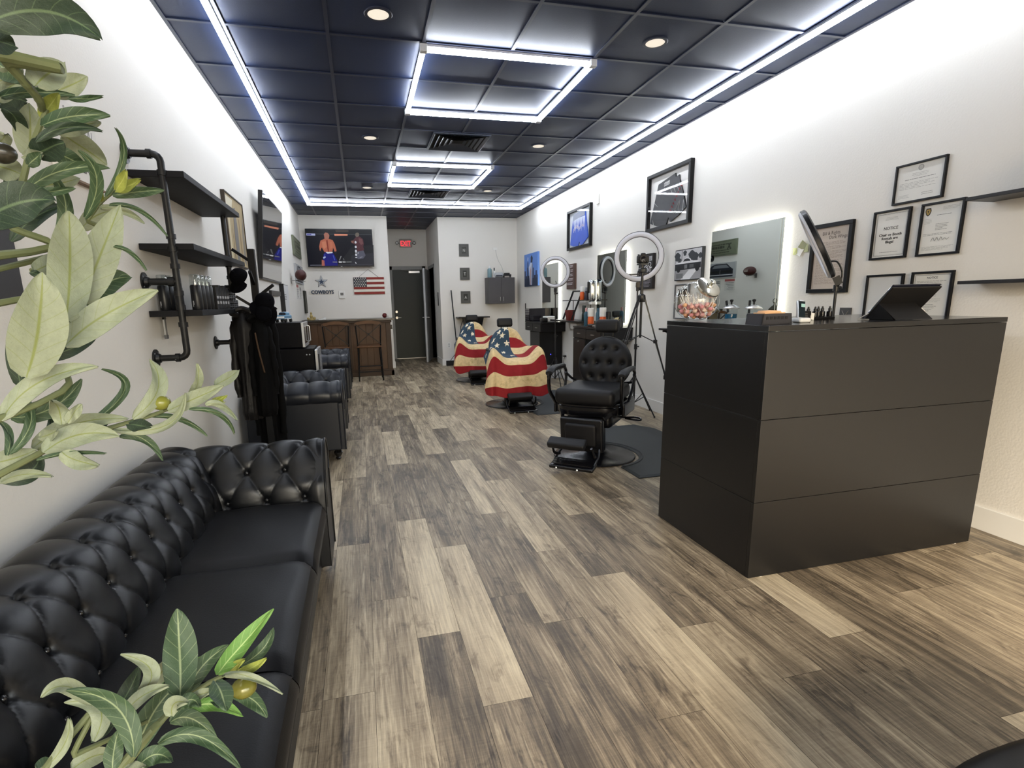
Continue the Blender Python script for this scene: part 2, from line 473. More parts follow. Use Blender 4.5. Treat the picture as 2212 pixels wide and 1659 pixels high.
# leaf swings into the passage, hinged on the far jamb
p0 = Vector((RX1 - .01, DY1 - .04, 0)); p1 = Vector((1.395, 11.80, 0)); 
dl.bar((p0.x, p0.y, 1.03), (p1.x, p1.y, 1.03), .038, 2.04)
leaf = struct(dl.build('door_2', smooth=False, bevel=.003))
n_ = (p1 - p0).normalized(); nn = Vector((n_.y, -n_.x, 0))
f = MB(M('steel', (190, 190, 188), .3, .9))
c_ = p1 - n_ * .07
for sg in (1, -1):
    a = c_ + nn * .02 * sg; b_ = c_ + nn * .07 * sg
    f.cyl((a.x, a.y, 1.0), (b_.x, b_.y, 1.0), .012); e_ = b_ - n_ * .1
    f.cyl((b_.x, b_.y, 1.0), (e_.x, e_.y, 1.0), .009); f.cyl((a.x, a.y, 1.0), ((a + nn * .008 * sg).x, (a + nn * .008 * sg).y, 1.0), .03)
f.build('door_handle', leaf)
f = MB(M('door_frame_grey', (150, 152, 150), 0.5)); f.box(RX1 - .012, RX1 + .13, DY0 - .07, DY0, 0, DZ + .07); f.box(RX1 - .012, RX1 + .13, DY1, DY1 + .07, 0, DZ + .07); f.box(RX1 - .012, RX1 + .13, DY0 - .07, DY1 + .07, DZ, DZ + .07)
struct(f.build('trim_1', smooth=False, bevel=.003))
# ------------------------------------------------------------------ camera
cam = bpy.data.cameras.new('camera'); co = bpy.data.objects.new('camera', cam); COL.objects.link(co)
yaw, pitch, roll, f_px = .2389, -.2064, -.0219, 1137.3351
F = Vector((math.sin(yaw) * math.cos(pitch), math.cos(yaw) * math.cos(pitch), math.sin(pitch)))
Rt = Vector((math.cos(yaw), -math.sin(yaw), 0)); U = Rt.cross(F)
R2 = Rt * math.cos(roll) + U * math.sin(roll); U2 = -Rt * math.sin(roll) + U * math.cos(roll)
mw = Matrix((R2, U2, -F)).transposed().to_4x4(); CAMP = Vector((0, 0, 1.3165)); mw.translation = CAMP
co.matrix_world = mw
cam.sensor_fit = 'HORIZONTAL'; cam.sensor_width = 36.0; cam.lens = f_px / 2212 * 36.0
cam.shift_x = 41.42 / 2212; cam.shift_y = 59.59 / 2212
cam.clip_start = 0.02; cam.clip_end = 100
SC.camera = co
def at(px, py, d):
    """point at distance d along the direction seen at that place of the view"""
    v = (F + R2 * ((px - (1106 - 41.42)) / f_px) - U2 * ((py - (829.5 + 59.59)) / f_px)).normalized()
    return CAMP + v * d

SC.view_settings.view_transform = 'Standard'; SC.view_settings.look = 'None'; SC.view_settings.exposure = 0.0; SC.view_settings.gamma = 1.0
SC.view_settings.use_curve_mapping = False
SC.cycles.use_denoising = True
SC.cycles.max_bounces = 8; SC.cycles.diffuse_bounces = 4; SC.cycles.glossy_bounces = 4; SC.cycles.transparent_max_bounces = 12; SC.cycles.transmission_bounces = 6
SC.cycles.caustics_reflective = False; SC.cycles.caustics_refractive = False; SC.cycles.sample_clamp_indirect = 6
SC.cycles.adaptive_threshold = 0.035

# daylight outside the shop front
w = bpy.data.worlds.new('world'); SC.world = w; w.use_nodes = True; nt = w.node_tree
bg = nt.nodes['Background']; sk = nt.nodes.new('ShaderNodeTexSky'); sk.sky_type = 'NISHITA'; sk.sun_disc = False; sk.sun_elevation = math.radians(38); sk.sun_rotation = math.radians(200); sk.air_density = 1.5; sk.dust_density = 4
mxs = nt.nodes.new('ShaderNodeMix'); mxs.data_type = 'RGBA'; mxs.inputs[0].default_value = .75; mxs.inputs[7].default_value = (1.0, .93, .84, 1)
nt.links.new(sk.outputs[0], mxs.inputs[6]); nt.links.new(mxs.outputs[2], bg.inputs[0]); bg.inputs[1].default_value = SKY
pl = bpy.data.lights.new('window_daylight', 'AREA'); pl.shape = 'RECTANGLE'; pl.size = XR - XL - .7; pl.size_y = 2.43; pl.cycles.is_portal = True
po = bpy.data.objects.new('window_daylight', pl); COL.objects.link(po); po.location = ((XL + XR) / 2, YF - .02, 1.335); po.rotation_euler = (PI / 2, 0, 0)
# ground outside
g_ = MB(M('pavement', (150, 146, 142), .9)); g_.box(-8, 12, YF - 12, YF - .15, -.12, -.02); struct(g_.build('trim_9', smooth=False))

# ------------------------------------------------------------------ LED channels on the ceiling
LED = M('led_diffuser_lit', (240, 246, 255), .5, emit=LEDS, var=0)
ALU = M('led_channel_white', (225, 228, 232), .4, .2)
def led_run(parent, p, q, w_=.032, n_seg=None):
    p, q = Vector(p), Vector(q); d = (q - p).normalized(); L_ = (q - p).length
    b = MB(LED)
    z0, z1 = H - .046, H - .020
    sd = Vector((-d.y, d.x, 0)) * w_ / 2
    lo = Vector((0, 0, z0)); 
    prof = [(-.5, z1), (-.5, z0 + .008), (-.32, z0), (.32, z0), (.5, z0 + .008), (.5, z1)]
    P = [[tuple(Vector((e.x, e.y, 0)) + sd * 2 * a + Vector((0, 0, z))) for a, z in prof] for e in (p, q)]
    b.grid(P, LED); b.build('light_tube', parent, smooth=False)
    c = MB(ALU); c.bar((p.x, p.y, (z1 + H - .004) / 2 + .001), (q.x, q.y, (z1 + H - .004) / 2 + .001), w_, H - .004 - z1 - .002)
    c.build('channel', parent, smooth=False)
def joints(parent, pts):
    for x, y in pts:
        c = MB(ALU); c.box(x - .024, x + .024, y - .024, y + .024, H - .05, H - .004); c.build('connector', parent, smooth=False, bevel=.003)
sx0, sx1, sy1 = -.715, 2.985, 9.80
st = thing('led_strip_light', 'long white LED channel running round the edge of the dark ceiling', 'ceiling light', (0, 0, 0))
led_run(st, (sx0, -.6, 0), (sx0, 1.092, 0))
for a, b_ in ((1.1, 2.62), (2.62, 5.06), (5.06, 7.5), (7.5, sy1 - .03)):
    led_run(st, (sx0, a + .004, 0), (sx0, b_ - .004, 0)); led_run(st, (sx1, a + .004, 0), (sx1, b_ - .004, 0))
xs_ = [sx0 + .03, .2, 1.14, 2.05, sx1 - .03]
for a, b_ in zip(xs_[:-1], xs_[1:]): led_run(st, (a, sy1, 0), (b_, sy1, 0))
joints(st, [(sx0, sy1), (sx1, sy1)])
def led_frame(x0, x1, y0, y1, label):
    f_ = thing('led_frame_light', label, 'ceiling light', (0, 0, 0), group=None)
    e = .026
    led_run(f_, (x0 + e, y0, 0), (x1 - e, y0, 0)); led_run(f_, (x0 + e, y1, 0), (x1 - e, y1, 0))
    led_run(f_, (x0, y0 + e, 0), (x0, y1 - e, 0)); led_run(f_, (x1, y0 + e, 0), (x1, y1 - e, 0))
    joints(f_, [(x0, y0), (x1, y0), (x0, y1), (x1, y1)])
led_frame(.533, 1.752, 3.92, 5.135, 'larger square LED frame glowing on the near ceiling')
led_frame(.533, 1.752, 6.945, 8.165, 'smaller looking square LED frame farther back on the ceiling')
# round recessed lights
for i, (x, y, lb) in enumerate([(.228, 3.593, 'round recessed ceiling light left of the near LED frame'), (2.057, 3.593, 'round recessed ceiling light right of the near LED frame'),
                 (.228, 6.03, 'round recessed ceiling light left of the nearer air vent'), (2.057, 6.03, 'round recessed ceiling light right of the nearer air vent'),
                 (.228, 8.47, 'round recessed ceiling light left of the farther air vent'), (2.057, 8.47, 'round recessed ceiling light right of the farther air vent')]):
    t = thing('recessed_light', lb, 'ceiling light', (x, y, H), group='recessed ceiling lights')
    b = MB(M('lens_cream', (232, 222, 205), .5, emit=CANE, var=0)); b.lathe([(0.0, -.007), (.062, -.007), (.064, -.0055)], n=28); b.build('lens', t)
    b = MB(M('can_trim_navy', (40, 44, 60), .4)); b.lathe([(.063, -.0085), (.080, -.0085), (.084, -.005), (.084, .0)], n=28); b.build('trim_ring', t)
# air vents
def vent(x, y, lb):
    t = thing('air_vent', lb, 'vent', (x, y, H), group=None)
    VM = M('vent_dark_gloss', (70, 76, 88), .28, .5)
    b = MB(VM)
    for k, r in enumerate((.285, .235, .185, .135, .085)):
        z_in, z_out = -.004 - .002 * k, -.022 + .002 * k
        P = [[(sx * r, sy * r, z_out), (sx * (r - .034), sy * (r - .034), z_in + .01)] for sx, sy in ((-1, -1), (1, -1), (1, 1), (-1, 1), (-1, -1))]
        b.grid(P, VM)
    b.build('louvre', t, smooth=False)
    b = MB(VM)
    for a in ((-.3, .3, -.3, -.28), (-.3, .3, .28, .3), (-.3, -.28, -.28, .28), (.28, .3, -.28, .28)): b.box(a[0], a[1], a[2], a[3], -.016, -.003)
    b.build('frame', t, smooth=False, bevel=.002)
    b = MB(M('vent_void', (8, 9, 12), .8)); b.rect(-.28, .28, -.28, .28, 0); 
    b.v = [(p[0], p[2], -.0045) for p in b.v]; b.build('throat', t, smooth=False)
vent(1.145, 6.03, 'square louvred air vent between the two LED frames')
vent(1.17, 8.78, 'square louvred air vent behind the farther LED frame')
# ------------------------------------------------------------------ tufted chesterfield seating
def leather(name, c, rough=.34):
    m = M(name, c, rough, bump=.00015, bscale=300, var=.12, vscale=5, spec=.42)
    return m
LEA = leather('black_leather', (8, 9, 12), .38)
LEAS = M('black_leather_seat', (7, 7, 9), .46, bump=.0004, bscale=260, var=.12, vscale=5, spec=.25)
LEA2 = leather('blue_black_leather', (15, 19, 28), .38)
BTN = M('leather_button', (26, 26, 28), .2, coat=.5)

def prof_sample(pts, n):
    sp = spline([(a, 0, z) for a, z in pts], 14)
    d = [0]
    for i in range(1, len(sp)): d.append(d[-1] + (sp[i] - sp[i - 1]).length)
    out = []
    for k in range(n + 1):
        s = d[-1] * k / n; i = 0
        while i < len(d) - 2 and d[i + 1] < s: i += 1
        t = (s - d[i]) / max(1e-9, d[i + 1] - d[i])
        p = sp[i].lerp(sp[i + 1], t); out.append((p.x, p.z, s))
    return out
def tufted(parent, name, prof, L0, L1, pitch, rows, to_world, mat, depth=.019, btn_rows=(0, 1), flip=False, puff=.007, inset=0.0, side=1):
    """prof: (a,z) from the seat up the inner face and over the roll. rows: arc lengths of the button rows.
    to_world(a, l, z) -> point. Alternate rows are staggered by half a pitch."""
    n = int(sum(math.hypot(prof[i + 1][0] - prof[i][0], prof[i + 1][1] - prof[i][1]) for i in range(len(prof) - 1)) / .0062)
    S = prof_sample(prof, n); tot = S[-1][2]
    nl = max(8, int((L1 - L0) / (pitch / 26)))
    rp = (rows[-1] - rows[0]) / (len(rows) - 1)
    # normals of the profile
    nr = []
    for i in range(len(S)):
        a = S[max(i - 1, 0)]; b = S[min(i + 1, len(S) - 1)]
        tx, tz = b[0] - a[0], b[1] - a[1]; q = math.hypot(tx, tz) or 1
        nr.append((tz / q, -tx / q))
    nb = max(1, int(round((L1 - L0) / pitch))); pitch = (L1 - L0) / nb
    def disp(l, s):
        x = (l - L0) / pitch; y = (s - rows[0]) / rp
        # rows: even rows at x = k + .5, odd rows at x = k
        X = x - .5
        if y > len(rows) - 1:      # beyond the last row the pleats run straight back over the roll
            st = (len(rows) - 1) % 2
            q = abs(math.sin(PI * (X - st * .5)))
            fade = max(0.0, 1 - (y - (len(rows) - 1)) * .45)
            h = 1 - (1 - min(1, q * 1.0) ** .5) * fade
            return h, 9, 0
        yy = y
        u, v = X + yy * .5, X - yy * .5
        h = (abs(math.sin(PI * u)) * abs(math.sin(PI * v))) ** .20
        if y < 0: 
            h = max(h, 0) ; f_ = min(1, -y * 1.2); h = h * (1 - f_) + f_ * .55
        # nearest button
        r0 = round(min(max(y, 0), len(rows) - 1)); k = round(X - r0 * .5)
        dx = (X - r0 * .5 - k) * pitch; dy = (y - r0) * rp
        return h, math.hypot(dx, dy), math.atan2(dy, dx)
    P = []
    for i, (a, z, s) in enumerate(S):
        row = []
        for j in range(nl + 1):
            l = L0 + (L1 - L0) * j / nl
            h, rb, gath = disp(l, s)
            ed = min(1, (l - L0) / .02, (L1 - l) / .02)
            dsp = (h - 1) * depth * 0.62 + puff * h - .018 * math.exp(-(rb / .011) ** 2) - .006 * math.exp(-(rb / .03) ** 2)
            # little radiating gathers near each button
            if rb < .05:
                dsp += 0.0011 * math.sin(11 * gath) * (1 - rb / .05) * min(1, rb / .012)
            dsp *= max(0.0, ed) if inset == 0 else 1
            dsp *= side
            row.append(to_world(a + nr[i][0] * dsp, l, z + nr[i][1] * dsp))
        P.append(row)
    b = MB(mat); b.grid(P, mat, flip=flip)
    o = b.build(name, parent, angle=180)
    # covered buttons
    proto = None
    for ri in btn_rows:
        s = rows[ri]; i = min(range(len(S)), key=lambda k: abs(S[k][2] - s))
        k0 = 0 if ri % 2 == 0 else 1
        ls = [L0 + pitch * (k + .5) for k in range(nb)] if ri % 2 == 0 else [L0 + pitch * k for k in range(1, nb)]
        for l in ls:
            a, z = S[i][0], S[i][1]; q = -.016 * side
            c = Vector(to_world(a + nr[i][0] * q, l, z + nr[i][1] * q))
            if proto is None:
                bb = MB(BTN); bb.ball((0, 0, 0), (.0095, .0095, .0095), 10); proto = bb.build('button', parent); proto.location = c
            else:
                x = proto.copy(); COL.objects.link(x); x.parent = parent; x.location = c
    return o

def chesterfield(label, cat, name, y0, y1, arm=.33, nseat=3, mat=LEA, depth=.785, top=.695, x0=XL + .02, pitch_b=.155, pitch_a=.163, group=None):
    """back against the left wall; y0..y1 outer faces of the arms"""
    t = thing(name, label, cat, (x0, (y0 + y1) / 2, 0), group=group)
    hw = (y1 - y0) / 2
    iy0, iy1 = -hw + arm, hw - arm
    sh = .45
    # back: a = distance out from the wall
    k = top - .735
    pb = [(.345, .40), (.325, .50), (.295, .60 + k), (.245, .69 + k), (.18, .732 + k), (.10, .735 + k), (.045, .69 + k), (.03, .62 + k), (.05, .57 + k)]
    tufted(t, 'back', pb, iy0 - .17, iy1 + .17, pitch_b, (.055, .195, .335), lambda a, l, z: (a, l, z), mat, btn_rows=(0, 1), flip=True)
    # arms
    pa = [(0.0, .40), (.015, .50), (.045, .59 + k), (.095, .675 + k), (.165, .72 + k), (.245, .70 + k), (.30, .645 + k), (.305, .585 + k), (.27, .545 + k)]
    Lx0, Lx1 = .12, depth - .012
    for sgn, base in ((1, iy1), (-1, iy0)):
        tufted(t, 'arm', pa, Lx0, Lx1, pitch_a, (.055, .195, .335), lambda a, l, z, sgn=sgn, base=base: (l, base + sgn * (a - .0), z), mat, btn_rows=(0, 1), flip=(sgn < 0), side=-1)
        # front scroll panel with piping, outer side panel
        out = prof_sample([(p[0], p[1]) for p in pa], 40)
        f = MB(mat)
        ring = [(base + sgn * p[0], p[1]) for p in out]
        oy = base + sgn * (arm - .055)
        pts = ring + [(oy, .50), (oy, .10), (base + sgn * .0, .10)]
        n = len(pts)
        vs = [(depth, a, z) for a, z in pts] + [(depth - .05, a, z) for a, z in pts]
        fs = [tuple(range(n)) if sgn > 0 else tuple(range(n - 1, -1, -1))] + [(i, (i + 1) % n, n + (i + 1) % n, n + i) for i in range(n)]
        f.add(vs, fs); f.build('arm_front', t, angle=40, bevel=.006)
        p_ = MB(mat); p_.tube([(depth + .001, a, z) for a, z in pts[:-1]], .0055, 8); p_.build('piping', t)
        sd = MB(mat)
        sd.box(.04, depth - .03, oy - .012, oy + .012, .10, .60 + k)
        sd.build('side_panel', t, bevel=.01, seg=3)
        pp = MB(mat); pp.tube([(.06, oy + sgn * .013, .56 + k), (depth - .04, oy + sgn * .013, .56 + k)], .006, 8); pp.tube([(depth - .035, oy + sgn * .012, .55 + k), (depth - .035, oy + sgn * .012, .11)], .006, 8); pp.build('piping', t)
    # seat base, cushions
    b = MB(mat); b.box(.05, depth - .045, iy0 - .02, iy1 + .02, .10, .335); b.box(.03, .16, -hw + .09, hw - .09, .1, .6); b.build('seat_base', t, bevel=.012, seg=3)
    w_ = (iy1 - iy0) / nseat
    for i in range(nseat):
        c0, c1 = iy0 + w_ * i + .002, iy0 + w_ * (i + 1) - .002
        cm = LEAS; c = MB(cm); nx, ny = 24, 20; P = []
        xa, xb = .29, depth - .015
        for q in range(nx + 1):
            row = []
            for r in range(ny + 1):
                u, v = q / nx, r / ny
                e = min(u * 1.6, 1 - u, 1) ; e2 = min(v, 1 - v)
                z = sh + .010 * (math.sin(PI * u) * math.sin(PI * v)) - .03 * math.exp(-(1 - u) * 22) - .022 * math.exp(-e2 * 34) + .0025 * math.sin(9 * u + 5 * v + i) * math.sin(7 * v + 2 * i)
                row.append((xa + (xb - xa) * u, c0 + (c1 - c0) * v, z))
            P.append(row)
        c.grid(P, cm)
        c.box(xa, xb - .004, c0 + .001, c1 - .001, .325, sh - .045)
        zf = sh - .045
        # rolled front edge
        Pf = [[(xb - .004 + .016 * math.sin(PI * w2 / 8), c0 + .001 + (c1 - c0 - .002) * r / ny, .33 + (P[-1][r][2] - .33) * w2 / 8) for r in range(ny + 1)] for w2 in range(9)]
        c.grid(Pf, cm, flip=True)
        for side in (0, -1):
            Ps = [[P[q][side] for q in range(nx + 1)], [(P[q][side][0], P[q][side][1], .33) for q in range(nx + 1)]]
            c.grid(Ps, cm)
        c.build('seat_cushion', t, angle=60)
        pi_ = MB(mat); pi_.tube([(xb + .004, c0 + .01, .345), (xb + .004, c1 - .01, .345)], .005, 8); pi_.build('piping', t)
    # turned feet
    FM = M('foot_black_lacquer', (18, 17, 17), .18, coat=.6)
    for x, y in ((depth - .07, -hw + .12), (depth - .07, hw - .12), (.09, -hw + .12), (.09, hw - .12)):
        f = MB(FM); f.lathe([(.0, 0), (.018, 0), (.024, .012), (.018, .022), (.022, .03), (.036, .05), (.038, .066), (.026, .08), (.034, .09), (.034, .103), (0, .103)], (x, y, 0), 18); f.build('leg', t)
    return t
chesterfield('long black tufted leather sofa against the left wall, nearest seat to the front', 'sofa', 'sofa', .34, 2.755, nseat=3, depth=.785)
chesterfield('dark tufted leather armchair with rolled arms just behind the coat rack', 'armchair', 'armchair', 4.49, 5.66, nseat=1, mat=LEA2, depth=.80)
chesterfield('dark tufted leather armchair farther back beside the fridge and the bar', 'armchair', 'armchair', 7.06, 8.25, nseat=1, mat=LEA2, depth=.80)

# ------------------------------------------------------------------ reception desk
DESK = M('desk_black_laminate', (13, 12, 12), .36, bump=.0002, bscale=30, var=.10, vscale=2.5, spec=.5)
t = thing('reception_desk', 'tall black boxy reception desk with plain panelled front on the right', 'desk', (1.693, 1.927, 0), .0037)
DW, DD, DH = 1.381, .779, 1.188
for z0, z1 in ((.0, .382), (.384, .772), (.774, DH - .026)):
    b = MB(DESK); b.box(0, DW, 0, .02, z0 + .006 if z0 == 0 else z0, z1); b.build('front_panel', t, smooth=False, bevel=.0012)
    b = MB(DESK); b.box(.0, .02, .0205, DD, z0 + .006 if z0 == 0 else z0, z1); b.build('side_panel', t, smooth=False, bevel=.0012)
    b = MB(DESK); b.box(DW - .02, DW, .0205, DD, z0 + .006 if z0 == 0 else z0, z1); b.build('side_panel', t, smooth=False, bevel=.0012)
b = MB(M('desk_top_gloss', (14, 13, 14), .16, spec=.5, var=.03)); b.box(-.001, DW + .001, -.001, DD, DH - .024, DH); b.build('top', t, smooth=False, bevel=.0015)
b = MB(DESK); b.box(.02, DW - .02, .3, DD - .02, .72, .74); b.build('shelf', t, smooth=False)
b = MB(M('nylon_glide', (215, 212, 205), .4))
for x, y in ((.08, .03), (DW - .08, .03), (.03, .2), (.03, .7)): 
    b = MB(M('nylon_glide', (215, 212, 205), .4)); b.cyl((x, y - .012, 0), (x, y - .012, .012), .012, n=12); b.build('foot_glide', t)

# black ottoman whose corner shows at the lower right
t = thing('ottoman', 'black rounded ottoman cut off by the lower right corner of the photo', 'ottoman', (1.36, .335, 0))
b = MB(LEA)
sup = []
for k in range(48):
    a = 2 * PI * k / 48; ca, sa = math.cos(a), math.sin(a)
    sup.append((.50 * math.copysign(abs(ca) ** .45, ca), .285 * math.copysign(abs(sa) ** .5, sa)))
P = []
for r, z in ((.0, .47), (.6, .468), (.9, .462), (.97, .45), (1, .43), (1, .12), (.97, .10)):
    P.append([(x * r, y * r, z) for x, y in sup])
b.grid(P, wrap=True); b.build('cushion', t, angle=50)
for x, y in ((-.35, -.18), (.35, -.18), (.35, .18), (-.35, .18)):
    b = MB(M('foot_black_lacquer', (18, 17, 17), .18, coat=.6)); b.cyl((x, y, 0), (x, y, .11), .016, .024, 14); b.build('leg', t)
# ------------------------------------------------------------------ barber chairs
BLK = M('chair_black_vinyl', (11, 11, 15), .52, bump=.0003, bscale=200, var=.1, spec=.35)
BMET = M('chair_black_enamel', (9, 10, 15), .26, var=.03, spec=.5)
STEEL = M('steel', (190, 190, 188), .3, .9)
def rbox(b, c, s, r, mat, rot=(0, 0, 0), nseg=5, sx=1.0):
    """rounded box as a grid of stacked rounded rectangles"""
    R = Euler(rot).to_matrix(); hx, hy, hz = s[0] / 2, s[1] / 2, s[2] / 2
    r = min(r, hx * .99, hy * .99, hz * .99)
    def ring(ins, z):
        out = []
        for cx, cy, a0 in ((hx - r, hy - r, 0), (-hx + r, hy - r, PI / 2), (-hx + r, -hy + r, PI), (hx - r, -hy + r, 1.5 * PI)):
            for k in range(nseg + 1):
                a = a0 + PI / 2 * k / nseg
                out.append(Vector((cx + (r - ins) * math.cos(a), cy + (r - ins) * math.sin(a), z)))
        return out
    rows = []
    for k in range(nseg + 1):
        a = PI / 2 * (1 - k / nseg); rows.append(ring(r - r * math.cos(a), -hz + r - r * math.sin(a)))
    for k in range(nseg + 1):
        a = PI / 2 * k / nseg; rows.append(ring(r - r * math.cos(a), hz - r + r * math.sin(a)))
    P = [[tuple(Vector(c) + R @ p) for p in row] for row in rows]
    b.grid(P, mat, wrap=True)
    n = len(P[0]); base = len(b.v) - n * len(P)
    k = b.mi(mat)
    b.f.append(tuple(base + i for i in range(n - 1, -1, -1))); b.m.append(k)
    e = base + n * (len(P) - 1); b.f.append(tuple(e + i for i in range(n))); b.m.append(k)

def barber_chair(label, loc, rz, group=None, lift=0.0):
    t = thing('barber_chair', label, 'barber chair', loc, rz, group)
    n0 = set(o.name for o in bpy.data.objects)
    b = MB(BMET); b.lathe([(0, 0), (.335, 0), (.345, .006), (.34, .014), (.30, .022), (.14, .034), (.12, .05), (.095, .06), (.09, .30), (0, .30)], n=48, mat=BMET); b.build('base', t, angle=40)
    b = MB(BMET); rbox(b, (0, .02, .36), (.44, .40, .15), .05, BMET); b.build('seat_pan', t)
    # curved metal apron under the seat
    b = MB(BMET); P = []
    for z, o_ in ((.40, -.012), (.408, .0), (.425, .002), (.43, .006), (.475, .006), (.48, 0), (.492, .002), (.50, -.01)):
        row = []
        for k in range(33):
            u = -1 + 2 * k / 32; a = math.copysign(min(1, abs(u)) ** 1.0, u)
            x = (.305 + o_) * math.sin(a * PI / 2) ** 1 if abs(a) < 1 else math.copysign(.305 + o_, a)
            y = -.30 - o_ + .20 * (1 - math.cos(a * PI / 2)) ** 1.6
            row.append((x, y, z))
        row = [(-.305 - o_, .24, z)] + row + [(.305 + o_, .24, z)]
        P.append(row)
    b.grid(P, BMET); b.box(-.29, .29, -.22, .24, .41, .495); b.build('apron', t, angle=50)
    b = MB(BLK); rbox(b, (0, -.055, .557), (.56, .54, .125), .045, BLK); b.build('seat', t)
    # round tufted back
    tilt = -.17
    Rb = Euler((tilt, 0, 0)).to_matrix(); bc = Vector((0, .27, .765))
    b = MB(BLK); P = []; NR, NA = 26, 72; Rr = .232
    btn = [(-.105, .12), (0, .125), (.105, .12), (-.165, .0), (-.055, .0), (.055, .0), (.165, .0), (-.105, -.12), (0, -.125), (.105, -.12)]
    for i in range(NR + 1):
        rr = Rr * (i / NR); row = []
        for k in range(NA):
            a = 2 * PI * k / NA; x, z = rr * math.cos(a), rr * math.sin(a)
            edge = math.sqrt(max(0, 1 - (i / NR) ** 5))
            y = -.018 - .05 * edge
            for bx, bz in btn:
                d = math.hypot(x - bx, z - bz); y += .020 * math.exp(-(d / .022) ** 2) + .007 * math.exp(-(d / .05) ** 2)
            row.append(tuple(bc + Rb @ Vector((x, y, z))))
        P.append(row)
    b.grid(P, BLK, wrap=True, flip=True)
    back = [[tuple(bc + Rb @ Vector((r_ * math.cos(2 * PI * k / NA), y_, r_ * math.sin(2 * PI * k / NA)))) for k in range(NA)] for r_, y_ in ((Rr, -.018), (Rr + .004, 0), (Rr, .02), (Rr * .9, .035), (.001, .035))]
    b.grid(back, BLK, wrap=True, flip=True); b.build('backrest', t, angle=60)
    for bx, bz in btn:
        c = bc + Rb @ Vector((bx, -.048, bz)); q = MB(BTN); q.ball(c, .0085, 8); q.build('button', t)
    b = MB(BMET); b.tube([(0, .30, .42), (0, .33, .60), (0, .345, .80), (0, .36, .98)], .018, 10); b.box(-.06, .06, .30, .33, .52, .66); b.build('back_bracket', t)
    b = MB(BLK); rbox(b, (0, .325, 1.083), (.235, .075, .115), .03, BLK, rot=(-.12, 0, 0)); b.build('headrest', t)
    b = MB(BMET)
    for s in (-1, 1): b.tube([(s * .05, .35, .95), (s * .05, .352, 1.09)], .007, 8)
    b.build('headrest_post', t)
    # arms
    for s in (-1, 1):
        b = MB(BLK); P = [(s * .335, -.30, .735), (s * .34, -.24, .76), (s * .342, -.12, .768), (s * .34, .04, .762)]
        sp = spline(P, 6); rows = []
        for i, p in enumerate(sp):
            w_ = .028 + .014 * math.sin(PI * min(1, (i / (len(sp) - 1)) * 1.0 + .15)); h_ = .02
            rows.append([(p.x + w_ * math.cos(a), p.y, p.z + h_ * math.sin(a)) for a in [2 * PI * k / 12 for k in range(12)]])
        b.grid(rows, BLK, wrap=True); b.poly(rows[0][::-1]); b.poly(rows[-1]); b.build('armrest', t)
        b = MB(BMET)
        b.tube(spline([(s * .335, -.295, .735), (s * .338, -.30, .67), (s * .335, -.285, .59), (s * .32, -.23, .52), (s * .31, -.16, .45)], 6), [.020] * 4 + [.016] * 21, 10)
        b.tube(spline([(s * .335, .05, .75), (s * .34, .10, .72), (s * .335, .10, .66), (s * .33, .06, .57), (s * .32, 0, .49)], 6), .014, 10)
        b.tube(spline([(s * .335, .09, .70), (s * .33, .16, .66), (s * .30, .22, .62), (s * .2, .27, .60)], 5), .011, 8)
        b.tube([(s * .335, -.27, .75), (s * .335, .05, .752)], .012, 8)
        rbox(b, (s * .325, -.02, .445), (.03, .34, .10), .012, BMET)
        b.build('arm_bracket', t)
    # leg rest
    b = MB(BMET); rbox(b, (0, -.335, .265), (.40, .055, .28), .02, BMET, rot=(.10, 0, 0)); b.bar((-.195, -.31, .40), (-.255, -.22, .455), .03, .03); b.bar((.195, -.31, .40), (.255, -.22, .455), .03, .03); b.build('legrest_frame', t)
    b = MB(BLK); rbox(b, (0, -.37, .27), (.29, .04, .18), .018, BLK, rot=(.10, 0, 0)); b.build('legrest_pad', t)
    for s in (-1, 1):
        b = MB(BMET); b.tube(spline([(s * .17, -.36, .16), (s * .185, -.42, .12), (s * .185, -.50, .09), (s * .18, -.56, .055)], 5), .011, 8); b.tube(spline([(s * .165, -.44, .12), (s * .185, -.52, .15), (s * .175, -.575, .225)], 5), .011, 8); b.build('footrest_arm', t)
    b = MB(BLK); rbox(b, (-.045, -.575, .245), (.34, .095, .055), .018, BLK, rot=(.5, 0, 0)); b.build('footrest_pad', t)
    b = MB(BMET); rbox(b, (0, -.545, .065), (.40, .12, .03), .012, BMET, rot=(.15, 0, 0)); 
    for k in range(7): b.box(-.18, .18, -.595 + .017 * k, -.588 + .017 * k, .084 + .0025 * k, .089 + .0025 * k)
    b.build('foot_plate', t)
    b = MB(STEEL)
    for x in (-.13, .06): b.ball((x, -.60, .052), .011, 8)
    b.build('bolt', t)
    # pump lever with a loop grip
    b = MB(BMET); b.tube(spline([(.19, .08, .34), (.27, .12, .33), (.34, .15, .33), (.40, .14, .325), (.41, .10, .32), (.35, .08, .325), (.27, .08, .33)], 5), .008, 8); b.build('lever', t)
    for o in bpy.data.objects:
        if o.parent != t: continue
        if o.name.split('.')[0] != 'base': o.location.z += lift
        if o.name.split('.')[0] not in ('base', 'backrest', 'button'): o.scale.x = .88
    return t
c1 = barber_chair('uncovered black barber chair with round tufted back, nearest the desk', (1.87, 4.03, .0), -.73)
c2 = barber_chair('black barber chair under the nearer flag cape, middle of the three', (1.84, 6.50, 0), -.03, lift=-.045)
c3 = dup(c2, (1.86, 8.80, 0), -.06, 'black barber chair under the farther flag cape, by the back wall')
for c in (c1, c2, c3): c['group'] = 'barber chairs in a row'

